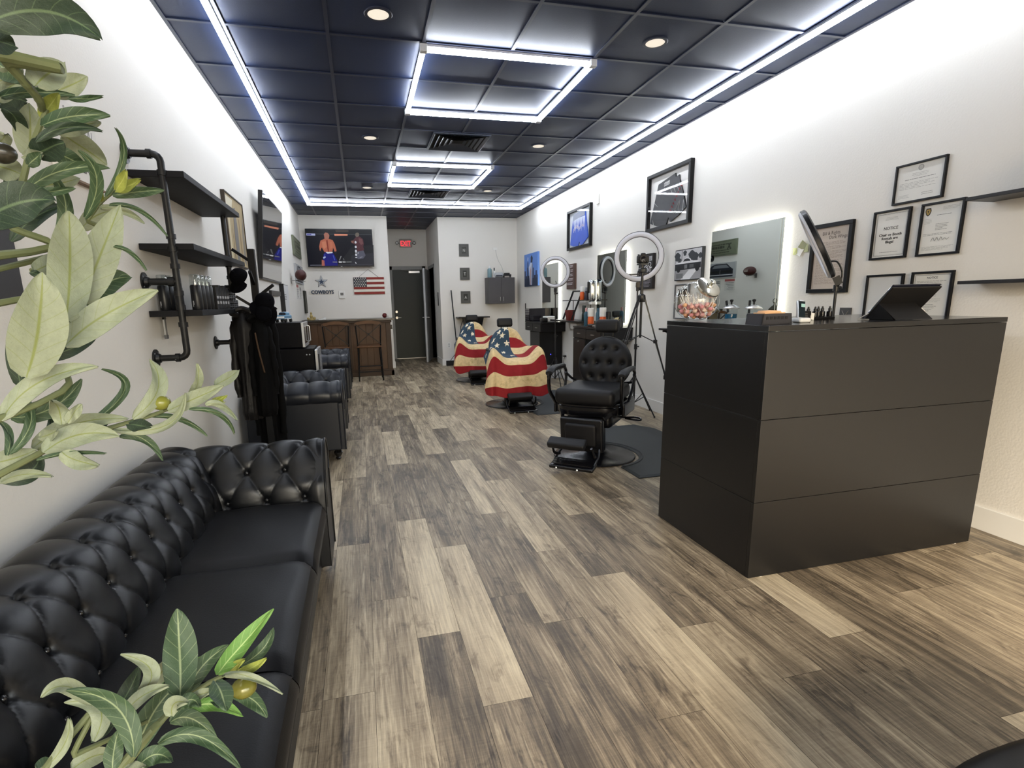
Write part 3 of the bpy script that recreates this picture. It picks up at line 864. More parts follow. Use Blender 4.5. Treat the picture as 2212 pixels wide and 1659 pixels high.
# flag capes
def star_pts(cx, cz, r, rot=0.0, inner=.40):
    return [(cx + (r if k % 2 == 0 else r * inner) * math.sin(rot + PI * k / 5), cz + (r if k % 2 == 0 else r * inner) * math.cos(rot + PI * k / 5)) for k in range(10)]
def in_poly(x, y, P):
    c = False; n = len(P); j = n - 1
    for i in range(n):
        if (P[i][1] > y) != (P[j][1] > y) and x < (P[j][0] - P[i][0]) * (y - P[i][1]) / (P[j][1] - P[i][1]) + P[i][0]: c = not c
        j = i
    return c
CR = M('cape_red', (140, 22, 28), .75, bump=.0006, bscale=300, var=.18, vscale=22)
CC = M('cape_cream', (222, 198, 150), .75, bump=.0006, bscale=300, var=.22, vscale=26)
CB = M('cape_blue', (44, 66, 84), .75, bump=.0006, bscale=300, var=.12, vscale=22)
def weather(m, dark, sc=9, lo=.52, hi=.72):
    nt = m.node_tree; b = nt.nodes['Principled BSDF']; src = b.inputs['Base Color'].links[0].from_socket
    tc = nt.nodes.new('ShaderNodeTexCoord'); n = nt.nodes.new('ShaderNodeTexNoise'); n.inputs['Scale'].default_value = sc; n.inputs['Detail'].default_value = 6; n.inputs['Roughness'].default_value = .75
    nt.links.new(tc.outputs['Object'], n.inputs[0]); r = nt.nodes.new('ShaderNodeMapRange'); r.inputs[1].default_value = lo; r.inputs[2].default_value = hi; r.inputs[4].default_value = .75
    nt.links.new(n.outputs['Fac'], r.inputs[0]); mx = nt.nodes.new('ShaderNodeMix'); mx.data_type = 'RGBA'; nt.links.new(r.outputs[0], mx.inputs[0]); nt.links.new(src, mx.inputs[6]); mx.inputs[7].default_value = rgb(*dark); nt.links.new(mx.outputs[2], b.inputs['Base Color'])
weather(CC, (150, 126, 74)); 
CS = M('cape_star', (236, 226, 200), .75, var=.05)
def cape(label, chair, seed):
    t_ = thing('barber_cape', label, 'cape', tuple(chair.location), chair.rotation_euler[2], 'flag print barber capes')
    R = random.Random(seed)
    # columns u: -1 .. 1 ; each row = list of points for the half (centre, mid, arm, outside)
    rows = [  # centre, mid, shoulder, outer   (x, y, z)
        [(0, .29, .955), (.06, .295, .95), (.12, .30, .925), (.17, .31, .87)],
        [(0, .235, .975), (.07, .24, .965), (.15, .245, .915), (.205, .26, .83)],
        [(0, .185, .93), (.09, .185, .91), (.18, .19, .84), (.245, .20, .75)],
        [(0, .165, .84), (.11, .16, .83), (.215, .15, .77), (.28, .14, .69)],
        [(0, .12, .72), (.13, .11, .715), (.26, .07, .735), (.345, .05, .63)],
        [(0, -.03, .655), (.14, -.04, .66), (.285, -.08, .755), (.365, -.09, .60)],
        [(0, -.20, .635), (.145, -.21, .645), (.295, -.22, .76), (.378, -.21, .56)],
        [(0, -.345, .59), (.155, -.355, .60), (.31, -.345, .715), (.385, -.31, .50)],
        [(0, -.40, .49), (.165, -.405, .50), (.32, -.38, .57), (.395, -.33, .42)],
        [(0, -.42, .38), (.175, -.43, .385), (.335, -.41, .42), (.41, -.34, .34)],
        [(0, -.43, .27), (.185, -.44, .27), (.35, -.42, .28), (.42, -.35, .27)],
        [(0, -.435, .19), (.19, -.445, .185), (.355, -.425, .19), (.405, -.35, .225)]]
    cols = []
    for side in range(7):
        col = []
        for r in rows:
            k = side - 3; p = r[abs(k)]; col.append((math.copysign(p[0], k) if k else 0, p[1], p[2]))
        cols.append(spline(col, 10))
    NV = len(cols[0]); grid = []
    for i in range(NV):
        grid.append(spline([cols[k][i] for k in range(7)], 26))
    NU = len(grid[0])
    for i in range(NV):
        v = i / (NV - 1)
        for j in range(NU):
            u = -1 + 2 * j / (NU - 1)
            fold = max(0, v - .55) / .45
            p = grid[i][j]
            p.y += -.030 * fold * math.cos(u * PI * 3.1 + .5 * seed) - .016 * fold * math.sin(u * 17 + seed) - .012 * fold * abs(math.sin(u * 7.5 + seed))
            p.z += .018 * fold * math.sin(u * 9 + seed) * (v ** 4)
            p.y -= .006 * math.sin(u * 6 + v * 9 + seed) * (v > .25)
            p.x *= 1 + .012 * fold * math.sin(u * 21)
    mats = [CR, CC, CB, CS]
    b = MB(CR)
    for m in mats: b.mi(m)
    vs = [tuple(p) for row in grid for p in row]; b.v = vs
    SV = .56
    # stars laid out in cloth coordinates, canton spans u -.97..-.02, v 0..SV
    arcv = []
    stars = []
    pat = [(-.08, .12), (-.42, .15), (-.24, .23), (-.66, .22), (-.05, .32), (-.42, .33), (-.78, .36), (-.22, .42), (-.60, .44), (-.05, .51), (-.38, .51), (-.88, .46), (-.70, .52)]
    # metric scale of the cloth for undistorted stars
    def scale_at(u, v):
        i = min(NV - 2, max(1, int(v * (NV - 1)))); j = min(NU - 2, max(1, int((u + 1) / 2 * (NU - 1))))
        du = (grid[i][j + 1] - grid[i][j - 1]).length / (2 * 2 / (NU - 1)); dv = (grid[i + 1][j] - grid[i - 1][j]).length / (2 / (NV - 1))
        return max(du, .12), max(dv, .2)
    for u, v in pat:
        su, sv = scale_at(u, v); stars.append((u, v, su, sv, star_pts(0, 0, .044, R.uniform(-.25, .25), .42)))
    for i in range(NV - 1):
        for j in range(NU - 1):
            u = -1 + 2 * (j + .5) / (NU - 1); v = (i + .5) / (NV - 1)
            if v < SV and u < .06:
                m = 2
                for su_, sv_, a, c_, pts in stars:
                    x, y = (u - su_) * a, -(v - sv_) * c_
                    if abs(x) < .055 and abs(y) < .055 and in_poly(x, y, pts): m = 3; break
            elif v < SV: m = 1 if int(max(0, v - .16) / (SV - .16) * 4) % 2 == 0 else 0
            else: m = 1 if int((v - SV) / (1 - SV) * 4) % 2 == 0 else 0
            b.f.append((i * NU + j, i * NU + j + 1, (i + 1) * NU + j + 1, (i + 1) * NU + j)); b.m.append(m)
    o = b.build('cloth', t_, angle=180)
    s_ = o.modifiers.new('thick', 'SOLIDIFY'); s_.thickness = .002
    return t_
cape('flag print cape with stars and stripes over the middle barber chair', c2, 1)
cape('flag print cape with stars and stripes over the barber chair by the back wall', c3, 4)

# anti fatigue mats
MAT = M('mat_rubber', (50, 54, 56), .55, bump=.0005, bscale=150, var=.08)
def salon_mat(x0, x1, y0, y1, cx, cy, lb):
    t = thing('salon_mat', lb, 'mat', (cx, cy, 0), group='rubber mats by the barber chairs')
    b = MB(MAT); ch = .05; r = .375
    out = []
    # outline with a round bite where the chair base stands
    a0 = math.acos(min(1, (x0 - cx) / r)) if abs(x0 - cx) < r else 0
    pts = [(x0 - cx, y0 - cy), (x1 - cx - ch, y0 - cy), (x1 - cx, y0 - cy + ch), (x1 - cx, y1 - cy - .22), (x1 - cx - .12, y1 - cy), (x0 - cx, y1 - cy)]
    arcp = [(r * math.cos(a), r * math.sin(a)) for a in [a0 - 2 * a0 * k / 28 for k in range(29)]]
    full = pts + [p for p in arcp]
    n = len(full)
    ctr = ((x1 + x0) / 2 - cx + .12, 0)
    def ringz(s_, z):
        return [(p[0] + (ctr[0] - p[0]) * s_, p[1] + (ctr[1] - p[1]) * s_, z) for p in full]
    b.grid([ringz(0, 0), ringz(0, .006), ringz(.035, .016)], wrap=True)
    top = ringz(.035, .016)
    b.poly(top)
    b.build('pad', t, angle=30)
    b = MB(MAT)
    b.tube([(x * 1.08, y * 1.08, .017) for x, y in arcp], .007, 6); b.build('rim', t)
salon_mat(1.93, 2.84, 3.37, 4.92, 1.86, 4.02, 'black rubber mat on the floor beside the uncovered barber chair')
salon_mat(1.93, 2.84, 5.72, 7.27, 1.84, 6.50, 'black rubber mat beside the middle flag draped barber chair')
# ------------------------------------------------------------------ art helpers (things hung on walls: local x to the right, -y into the room)
INK = K(34, 32, 32); PAPER = K(225, 224, 218); FRAMEB = M('frame_black', (8, 8, 10), .4, var=.03, spec=.25)
GLZ = glass_mat('glazing', strength=.5); GLM = glass_mat('matte_glazing', strength=.35, rough=.35)
def frame(t, w, h, b=.025, d=.022, mat=None, inner=0.006):
    m = MB(mat or FRAMEB)
    m.box(-w / 2, w / 2, -d, 0, 0, b); m.box(-w / 2, w / 2, -d, 0, h - b, h); m.box(-w / 2, -w / 2 + b, -d, 0, b, h - b); m.box(w / 2 - b, w / 2, -d, 0, b, h - b)
    return m.build('frame', t, smooth=False, bevel=.002)
def sheet(t, name, w, h, b, mat=PAPER, y=-.006):
    m = MB(mat); m.box(-w / 2 + b * .9, w / 2 - b * .9, y, -.001, b * .9, h - b * .9, mat); return m
def lines(m, x0, x1, z1, n, dz, th, y, mat, seed=0, ragged=.25, center=False):
    R = random.Random(seed)
    for k in range(n):
        L_ = (x1 - x0) * (1 - R.random() * ragged) if k % 4 != 3 else (x1 - x0) * R.uniform(.35, .7)
        a = (x0 + x1) / 2 - L_ / 2 if center else x0
        # broken into words
        x = a
        while x < a + L_ - .002:
            w = min(R.uniform(.010, .030) * (x1 - x0) / .2, a + L_ - x)
            m.rect(x, x + w, z1 - k * dz - th, z1 - k * dz, y, mat); x += w + .0035 * (x1 - x0) / .2
def pane(t, w, h, b, y=-.018):
    m = MB(GLZ if y < -.03 else GLM); m.rect(-w / 2 + b, w / 2 - b, b, h - b, y); return m.build('glass', t, smooth=False)
def on_wall(name, label, cat, wall, a0, a1, z0, group=None):
    """a0,a1: world span along the wall"""
    c = (a0 + a1) / 2
    if wall == 'R': return thing(name, label, cat, (XR - .0015, c, z0), RW, group)
    if wall == 'L': return thing(name, label, cat, (XL + .0015, c, z0), LW, group)
    return thing(name, label, cat, (c, YB - .0015, z0), 0, group)

# certificate, landscape, top of the group of five
w, h = .302, .23
t = on_wall('framed_certificate', 'landscape framed certificate with round seal, topmost of the papers above the desk', 'picture frame', 'R', 2.491, 2.793, 1.848, 'black framed papers on the right wall')
frame(t, w, h, .012, .018); m = sheet(t, 'paper', w, h, .012)
G1 = K(120, 120, 118); G2 = K(165, 164, 160)
m.art([(0 + .017 * math.cos(2 * PI * k / 20), .195 + .017 * math.sin(2 * PI * k / 20)) for k in range(20)], -.0065, G2)
m.art([(0 + .012 * math.cos(2 * PI * k / 20), .195 + .012 * math.sin(2 * PI * k / 20)) for k in range(20)], -.007, K(195, 195, 190))
lines(m, -.05, .05, .168, 3, .008, .002, -.0065, G2, 1, center=True); lines(m, -.09, .09, .138, 1, .01, .003, -.0065, G1, 2, 0, True)
lines(m, -.12, .12, .118, 5, .008, .002, -.0065, G2, 3); lines(m, -.12, -.05, .05, 3, .007, .002, -.0065, G2, 4); lines(m, .02, .1, .05, 2, .01, .002, -.0065, G1, 5)
m.build('paper', t, smooth=False); pane(t, w, h, .012, -.014)
# notice
w, h = .243, .30
t = on_wall('framed_notice', 'framed notice reading Chair or Booth Rentals are Illegal', 'picture frame', 'R', 2.663, 2.906, 1.527, 'black framed papers on the right wall')
frame(t, w, h, .013, .018); m = sheet(t, 'paper', w, h, .013)
def border(m, w, h, o1, th, y=-.0066, mat=INK):
    m.rect(-w / 2 + o1, w / 2 - o1, o1, o1 + th, y, mat); m.rect(-w / 2 + o1, w / 2 - o1, h - o1 - th, h - o1, y, mat); m.rect(-w / 2 + o1, -w / 2 + o1 + th, o1, h - o1, y, mat); m.rect(w / 2 - o1 - th, w / 2 - o1, o1, h - o1, y, mat)
border(m, w, h, .022, .0014); border(m, w, h, .026, .0008)
lines(m, -.045, .045, .255, 3, .007, .0018, -.0066, G2, 6, center=True)
m.text('NOTICE', .026, 0, .180, -.0067, INK); m.text('NOTICE', .026, .0006, .180, -.0067, INK)
for k, s_ in enumerate(('Chair or Booth', 'Rentals are', 'Illegal')):
    for o_ in (0, .0007, -.0007): m.text(s_, .024, o_, .142 - .022 * k, -.0067, INK)
lines(m, -.06, .06, .045, 1, .01, .0025, -.0066, G1, 7, 0, True)
m.build('paper', t, smooth=False); pane(t, w, h, .013, -.014)
# licence letter with a shield
w, h = .240, .30
t = on_wall('framed_letter', 'framed letter with small gold and black shield emblem in its top left corner', 'picture frame', 'R', 2.361, 2.601, 1.525, 'black framed papers on the right wall')
frame(t, w, h, .013, .018); m = sheet(t, 'paper', w, h, .013)
m.art([(-.095, .272), (-.068, .272), (-.064, .255), (-.070, .236), (-.0815, .226), (-.093, .236), (-.099, .255)], -.0066, K(40, 34, 26)); m.art([(-.091, .266), (-.072, .266), (-.069, .254), (-.074, .24), (-.0815, .233), (-.089, .24), (-.094, .254)], -.007, K(168, 140, 70)); m.art([(-.086, .258), (-.077, .258), (-.0815, .243)], -.0074, K(40, 34, 26))
lines(m, .0, .10, .27, 3, .007, .002, -.0066, G2, 8); lines(m, -.03, .05, .228, 1, .01, .0025, -.0066, G1, 9, 0); lines(m, -.095, -.05, .21, 4, .008, .002, -.0066, G2, 10); lines(m, -.03, .05, .178, 5, .008, .0022, -.0066, G1, 11)
lines(m, -.095, .09, .125, 2, .007, .002, -.0066, G1, 12); lines(m, -.095, .095, .052, 4, .006, .0018, -.0066, G2, 13)
m.v_ = 0
sig = MB(INK); sp = spline([(-.045 + .011 * k, -.0072, .088 + (.014 if k % 2 else -.006) * (1 if k < 6 else .5)) for k in range(10)], 4); m.tube(sp, .0007, 5, INK)
m.build('paper', t, smooth=False); pane(t, w, h, .013, -.014)
# lower left page behind the tablet
w, h = .252, .32
t = on_wall('framed_page', 'black framed pale page low on the wall, partly behind the tablet stand', 'picture frame', 'R', 2.654, 2.906, 1.112, 'black framed papers on the right wall')
frame(t, w, h, .013, .018); m = sheet(t, 'paper', w, h, .013, K(214, 216, 216)); m.rect(-.07, .05, .05, .105, -.0066, K(120, 160, 205)); m.rect(-.06, .04, .03, .045, -.0066, G2); m.build('paper', t, smooth=False); pane(t, w, h, .013, -.014)
# lower right notice
w, h = .242, .305
t = on_wall('framed_rules', 'framed notice of small print behind the right edge of the tablet stand', 'picture frame', 'R', 2.364, 2.606, 1.13, 'black framed papers on the right wall')
frame(t, w, h, .013, .018); m = sheet(t, 'paper', w, h, .013); border(m, w, h, .021, .002, mat=K(80, 80, 88))
for o_ in (0, .0006): m.text('NOTICE', .017, o_, .262, -.0067, INK)
lines(m, -.088, .085, .250, 2, .008, .0018, -.0066, G1, 14)
for k, s_ in enumerate(('Cosmetology and barbering', 'Licensing', 'responsibility or', 'barbering')): m.text(s_, .0125, -.01 + .012 * (k == 2), .224 - .0125 * k, -.0067, INK)
lines(m, -.05, .06, .172, 2, .009, .002, -.0066, G1, 15); lines(m, -.08, .075, .145, 3, .008, .0018, -.0066, G2, 16); lines(m, -.04, .05, .112, 5, .009, .0025, -.0066, G1, 17, .5); lines(m, -.08, .07, .048, 2, .008, .002, -.0066, G2, 18)
m.build('paper', t, smooth=False); pane(t, w, h, .013, -.014)
# long framed aged document
w, h = .342, .485
t = on_wall('framed_document', 'tall black framed aged parchment style document partly behind the tilted ring light', 'picture frame', 'R', 3.047, 3.389, 1.325)
frame(t, w, h, .028, .024); AG = M('aged_paper', (196, 184, 172), .7, var=.12, vscale=6); m = sheet(t, 'paper', w, h, .028, AG)
BR = K(72, 60, 56)
m.text('Bill & Rights', .034, -.01, .405, -.0067, BR, .9); m.text('Dark Wings', .034, .05, .375, -.0067, BR, .9)
lines(m, -.12, .125, .355, 38, .0078, .0021, -.0066, K(132, 120, 110), 19, .2)
m.build('paper', t, smooth=False); pane(t, w, h, .028, -.02)
# paper scraps pinned beside it
t = on_wall('pinned_notes', 'crumpled yellow and white notes pinned between the lit mirror and tall frame', 'notes', 'R', 3.40, 3.57, 1.61)
for k, (pts, c) in enumerate([([(-.085, .01), (-.03, .005), (-.03, .055), (-.085, .06)], (196, 200, 130)), ([(-.045, .012), (.005, -.01), (.03, .055), (-.02, .09)], (232, 232, 228)), ([(-.02, .06), (.03, .03), (.06, .07), (.02, .11), (-.015, .10)], (168, 172, 140)), ([(.02, .02), (.07, .02), (.075, .075), (.03, .08)], (190, 194, 150))]):
    m = MB(K(*c)); n_ = len(pts); ys = [-.004 - .010 * ((k + i) % 3) for i in range(n_)]
    m.add([(p[0], y, p[1]) for p, y in zip(pts, ys)] + [(p[0], y + .001, p[1]) for p, y in zip(pts, ys)], [tuple(range(n_)), tuple(range(2 * n_ - 1, n_ - 1, -1))] + [(i, (i + 1) % n_, n_ + (i + 1) % n_, n_ + i) for i in range(n_)]); m.build('note', t, smooth=False)
# small photo low behind desk
t = on_wall('small_photo', 'small dark scissors picture just above the desk top, behind the lamp pole', 'picture', 'R', 3.0, 3.09, 1.10)
m = MB(K(70, 70, 70)); m.box(-.045, .045, -.008, 0, 0, .12); g_ = K(160, 160, 158)
m.bar((-.02, -.009, .03), (.025, -.009, .10), .004, .001, g_); m.bar((.02, -.009, .03), (-.025, -.009, .10), .004, .001, g_)
for s in (-1, 1): m.tube([(s * .022 + .011 * math.cos(a), -.0095, .022 + .011 * math.sin(a)) for a in [2 * PI * k / 14 for k in range(14)]], .002, 5, g_, closed=True)
m.build('print', t, smooth=False)

# black shorts in shadow box
def shorts(m, pts, mat, y=-.012, th=.012):
    m.prism(pts, y - th, y, mat)
w, h = .83, .605
t = on_wall('shadow_box', 'black framed pair of black sport shorts high on the right wall', 'picture frame', 'R', 4.925, 5.755, 2.05, 'framed sport shorts')
frame(t, w, h, .035, .045); m = sheet(t, 'backing', w, h, .035, K(226, 224, 220)); m.build('backing', t, smooth=False)
SB = M('satin_black', (14, 14, 19), .4, bump=.002, bscale=18, var=.3, vscale=9); m = MB(SB)
shorts(m, [(-.20, .48), (.12, .53), (.13, .49), (.19, .50), (.20, .46), (.29, .28), (.335, .16), (.20, .10), (.055, .055), (.02, .11), (-.02, .035), (-.20, .045), (-.345, .09), (-.33, .15), (-.27, .30)], SB)
Wt = K(206, 206, 202); Rd = K(170, 36, 48)
for k, (a, w_) in enumerate(((-.085, .008), (-.068, .018), (-.044, .02), (-.018, .02), (.008, .012))): m.rect(a, a + w_, .435 + .002 * k, .475 + .002 * k, -.0245, Wt); m.rect(a + w_ * .35, a + w_ * .65, .445, .465, -.0248, SB)
for k in range(8):
    a_ = .055 + .026 * k; z_ = .165 + .031 * k; m.bar((a_ - .012, -.0245, z_ + .012), (a_ + .016, -.0245, z_ - .006), .008, .001, Rd); m.bar((a_, -.0246, z_ + .02), (a_ + .012, -.0246, z_ + .002), .006, .001, Rd)
for a, b_ in (((.22, .24), (.12, .13)), ((.23, .25), (.20, .12)), ((.29, .24), (.28, .14)), ((-.27, .30), (-.20, .25)), ((-.29, .12), (-.27, .06)), ((.10, .40), (.14, .34)), ((.16, .41), (.20, .34)), ((.05, .38), (.09, .32))): m.bar((a[0], -.0245, a[1]), (b_[0], -.0245, b_[1]), .006, .001, Wt)
m.build('shorts', t, smooth=False); pane(t, w, h, .035, -.040)
# blue shorts
w, h = .87, .585
t = on_wall('shadow_box', 'black framed pair of blue and white sport shorts, farther of the two', 'picture frame', 'R', 7.307, 8.177, 2.072, 'framed sport shorts')
frame(t, w, h, .035, .045); m = sheet(t, 'backing', w, h, .035, K(214, 220, 226)); m.build('backing', t, smooth=False)
BL = M('satin_blue', (54, 92, 196), .45, bump=.002, bscale=18, var=.2, vscale=9); m = MB(BL)
shorts(m, [(-.22, .50), (.16, .54), (.22, .50), (.33, .13), (.15, .05), (.06, .04), (.02, .10), (-.03, .035), (-.22, .05), (-.34, .08)], BL)
m.prism([(-.22, .50), (.16, .54), (.22, .50), (.21, .45), (-.02, .44), (-.215, .42)], -.027, -.024, K(150, 156, 172))
for k in range(12):
    x = -.21 + .038 * k; zt = .44; m.prism([(x, zt - .10 - .05 * (k % 3)), (x + .02, zt), (x - .012, zt)], -.0265, -.0245, K(222, 228, 240))
for k in range(11):
    a_ = -.20 + .036 * k; z_ = .25 + .045 * abs(math.sin(k * .55)); m.art([(a_, z_), (a_ + .012, z_), (a_ + .018, z_ + .06), (a_ + .004, z_ + .055)], -.0262, K(232, 232, 236)); m.rect(a_, a_ + .028, z_ + .02, z_ + .032, -.0264, K(222, 200, 206))
m.build('shorts', t, smooth=False); pane(t, w, h, .035, -.040)
# little wall plate
t = on_wall('wall_sensor', 'small white sensor plate high on the wall beside the blue shorts', 'sensor', 'R', 7.08, 7.16, 2.60)
m = MB(TRIM); m.box(-.04, .04, -.02, 0, 0, .13); m.build('cover', t, smooth=False, bevel=.004)

# black and white car print
w, h = .465, .31
t = on_wall('car_print', 'black and white photo print of a parked classic car, right of the mirrors', 'picture', 'R', 4.673, 5.138, 1.487)
m = MB(K(22, 24, 28)); m.box(-w / 2, w / 2, -.03, 0, 0, h); 
y = -.0305; q = [K(190, 190, 192), K(52, 56, 60), K(110, 112, 114), K(30, 33, 37), K(222, 222, 224)]
m.rect(-w / 2 + .008, w / 2 - .012, .008, h - .008, y, q[0])
m.rect(-w / 2 + .008, w / 2 - .012, .008, .10, y - .0004, K(150, 150, 152)); m.art([(-.12, .008), (.04, .008), (.16, .10), (.02, .10)], y - .0008, q[4]); m.rect(-.2, -.08, .02, .07, y - .0009, q[2])
for x, z, r in ((-.19, .24, .05), (-.15, .20, .03), (.06, .24, .055), (.12, .22, .05), (.2, .23, .03), (-.06, .27, .03)):
    m.art([(x + r * math.cos(a) * (1 + .2 * math.sin(5 * a)), z + r * .9 * math.sin(a)) for a in [2 * PI * k / 18 for k in range(18)]], y - .0006 - .0001 * r, q[1])
m.rect(-.115, -.107, .19, .30, y - .001, q[3])
m.art([(-.225, .105), (.215, .115), (.218, .17), (.16, .185), (.06, .19), (.035, .215), (-.03, .225), (-.09, .20), (-.115, .185), (-.225, .175)], y - .0012, q[4])
m.art([(-.225, .10), (.217, .112), (.217, .168), (-.225, .166)], y - .0016, q[3]); m.art([(-.09, .188), (-.06, .21), (-.02, .216), (.02, .21), (.045, .188)], y - .0018, q[3]); m.rect(-.06, -.01, .115, .155, y - .002, q[2]); m.rect(.03, .10, .12, .155, y - .002, K(80, 82, 84))
for x in (-.16, .16): m.art([(x + .035 * math.cos(a), .115 + .035 * math.sin(a)) for a in [2 * PI * k / 18 for k in range(18)]], y - .0022, K(18, 20, 24))
m.build('print', t, smooth=False)
# framed print below, mostly behind the candy jar
w, h = .26, .36
t = on_wall('framed_print', 'grey framed print with white mat below the car photo, behind the jar', 'picture frame', 'R', 4.885, 5.145, 1.09)
frame(t, w, h, .012, .02, K(92, 94, 98)); m = sheet(t, 'mat_board', w, h, .012, K(214, 214, 210)); m.rect(-.08, .08, .07, .31, -.0066, K(58, 52, 40)); m.rect(-.06, .06, .10, .24, -.007, K(110, 100, 76)); m.build('print', t, smooth=False)
# ZERO TALENT poster
w, h = .325, .395
t = on_wall('talent_poster', 'dark poster reading ZERO TALENT seen through the large ring light', 'poster', 'R', 5.573, 5.898, 1.42)
m = MB(K(34, 30, 32)); m.box(-w / 2, w / 2, -.03, 0, 0, h); m.box(-w / 2, -w / 2 + .012, -.034, -.03, 0, h, K(24, 18, 14)); m.box(w / 2 - .012, w / 2, -.034, -.03, 0, h, K(24, 18, 14)); m.box(-w / 2, w / 2, -.034, -.03, h - .012, h, K(24, 18, 14)); m.box(-w / 2, w / 2, -.034, -.03, 0, .012, K(24, 18, 14))
m.rect(-.13, .13, .315, .365, -.0305, K(196, 196, 198)); lines(m, -.12, .12, .357, 3, .014, .006, -.031, K(60, 58, 60), 31, .1, True)
m.text('ZERO', .080, 0, .248, -.0308, K(226, 226, 226), 1.15); m.text('TALENT', .078, 0, .190, -.0308, K(226, 226, 226), .92)
for dz_ in (.0012, -.0012): m.text('TALENT', .078, 0, .190 + dz_, -.0310 - dz_ * .05, K(226, 226, 226), .93)
lines(m, -.12, .12, .170, 10, .0155, .006, -.0308, K(150, 146, 152), 32, .4, True)
m.build('print', t, smooth=False)
# brown list poster between the far mirrors
w, h = .335, .385
t = on_wall('list_poster', 'brown list poster with five bands of pale writing between two mirrors', 'poster', 'R', 7.87, 8.205, 1.48)
m = MB(K(88, 66, 60)); m.box(-w / 2, w / 2, -.03, 0, 0, h); m.box(w / 2 - .012, w / 2, -.032, -.03, 0, h, K(54, 44, 26)); 
for k in range(5): lines(m, -.145, .10, .365 - .066 * k, 2, .022, .012, -.0305, K(186, 182, 184), 40 + k, .15); m.rect(-.16, .12, .312 - .066 * k, .319 - .066 * k, -.0305, K(48, 36, 34))
m.build('print', t, smooth=False)
# blue city print by the far corner
w, h = .83, .615
t = on_wall('skyline_print', 'blue canvas print of a tall figure and towers beside the far corner', 'picture', 'R', 9.635, 10.465, 1.59)
m = MB(K(96, 136, 206)); m.box(-w / 2, w / 2, -.035, 0, 0, h)
yy = -.0355
m.rect(-w / 2, w / 2, 0, .20, yy, K(44, 54, 76)); 
for x, z, ww, c in ((-.36, .30, .10, (58, 72, 106)), (-.2, .36, .08, (70, 84, 120)), (-.05, .30, .12, (60, 70, 100)), (.15, .34, .1, (66, 84, 126)), (.33, .28, .09, (58, 72, 110))): m.rect(x - ww / 2, x + ww / 2, .15, z, yy - .0004, K(*c))
m.art([(-.21, .02), (-.15, .02), (-.155, .44), (-.18, .50), (-.205, .44)], yy - .0008, K(30, 38, 60)); m.art([(-.185, .56), (-.15, .54), (-.17, .47), (-.20, .50)], yy - .001, K(200, 206, 220))
m.art([(-.06, .03), (.06, .02), (.10, .30), (.08, .42), (.02, .46), (-.05, .42), (-.12, .36), (-.10, .28)], yy - .0012, K(196, 206, 226)); m.art([(.0, .44), (.10, .44), (.13, .52), (.06, .58), (.0, .54)], yy - .0014, K(34, 44, 70)); m.art([(.04, .05), (.09, .03), (.13, .40), (.09, .44), (.06, .36)], yy - .0016, K(120, 130, 160)); m.art([(-.03, .03), (.0, .02), (.02, .30), (-.03, .38)], yy - .0018, K(176, 130, 120))
m.build('print', t, smooth=False)

# ------------------------------------------------------------------ lit mirrors
MIR = M('mirror_silver', (206, 212, 208), .012, 1.0, var=0)
HALO = M('mirror_halo_lit', (250, 250, 238), .5, emit=MIRS, var=0)
def mirror(y0, y1, z0, z1, lb):
    w, h = y1 - y0, z1 - z0
    t = on_wall('lit_mirror', lb, 'mirror', 'R', y0, y1, z0, 'square lit mirrors on the right wall')
    m = MB(K(60, 60, 60)); m.box(-w / 2 + .05, w / 2 - .05, -.03, 0, .05, h - .05); m.build('backing', t, smooth=False)
    m = MB(HALO); e = .012
    for a in ((-w / 2 + .02, w / 2 - .02, .02, .02 + e), (-w / 2 + .02, w / 2 - .02, h - .02 - e, h - .02), (-w / 2 + .02, -w / 2 + .02 + e, .02, h - .02), (w / 2 - .02 - e, w / 2 - .02, .02, h - .02)): m.box(a[0], a[1], -.028, -.012, a[2], a[3])
    m.build('light_rim', t, smooth=False)
    m = MB(MIR); m.box(-w / 2, w / 2, -.036, -.031, 0, h); m.build('mirror_glass', t, smooth=False)
    m = MB(K(228, 232, 222)); 
    for a in ((w / 2 - .004, w / 2, 0, h), (w / 2 - .030, w / 2 - .026, 0, h)): m.box(a[0], a[1], -.038, -.0362, a[2], a[3])
    m.build('frosted_edge', t, smooth=False)
mirror(3.645, 4.535, 1.036, 1.91, 'nearest square lit mirror, above the desk')
mirror(6.195, 7.045, 1.01, 1.91, 'middle square lit mirror behind the big ring light')
mirror(8.56, 9.38, .98, 1.93, 'farthest square lit mirror behind the small ring light')

# ------------------------------------------------------------------ wall shelves at the right edge
for z, lb in ((1.775, 'upper black floating shelf at the right edge'), (1.352, 'lower black floating shelf at the right edge')):
    t = on_wall('wall_shelf', lb, 'shelf', 'R', 1.45, 2.236, z, 'floating shelves at right edge'); m = MB(M('shelf_black', (30, 29, 31), .4)); m.box(-.393, .393, -.19 if z > 1.6 else -.16, 0, 0, .018); m.build('board', t, smooth=False, bevel=.002)
t = thing('black_bottle', 'black bottle with pale script standing on the upper floating shelf', 'bottle', (3.20, 1.98, 1.793))
m = MB(K(18, 18, 20, .3)); m.lathe([(0, 0), (.038, 0), (.04, .01), (.04, .12), (.03, .145), (.014, .155), (.014, .17), (0, .17)], n=24); m.build('body', t)
m = MB(K(12, 12, 13, .3)); m.lathe([(.015, .17), (.018, .172), (.018, .20), (0, .20)], n=16); m.build('cap', t)
m = MB(K(200, 200, 196)); m.T = Matrix.Rotation(-2.2, 4, 'Z'); [m.rect(-.02 + .006 * k, -.015 + .006 * k, .075 + .004 * (k % 2), .09 + .004 * (k % 3), -.0408) for k in range(7)]; m.build('script', t, smooth=False)
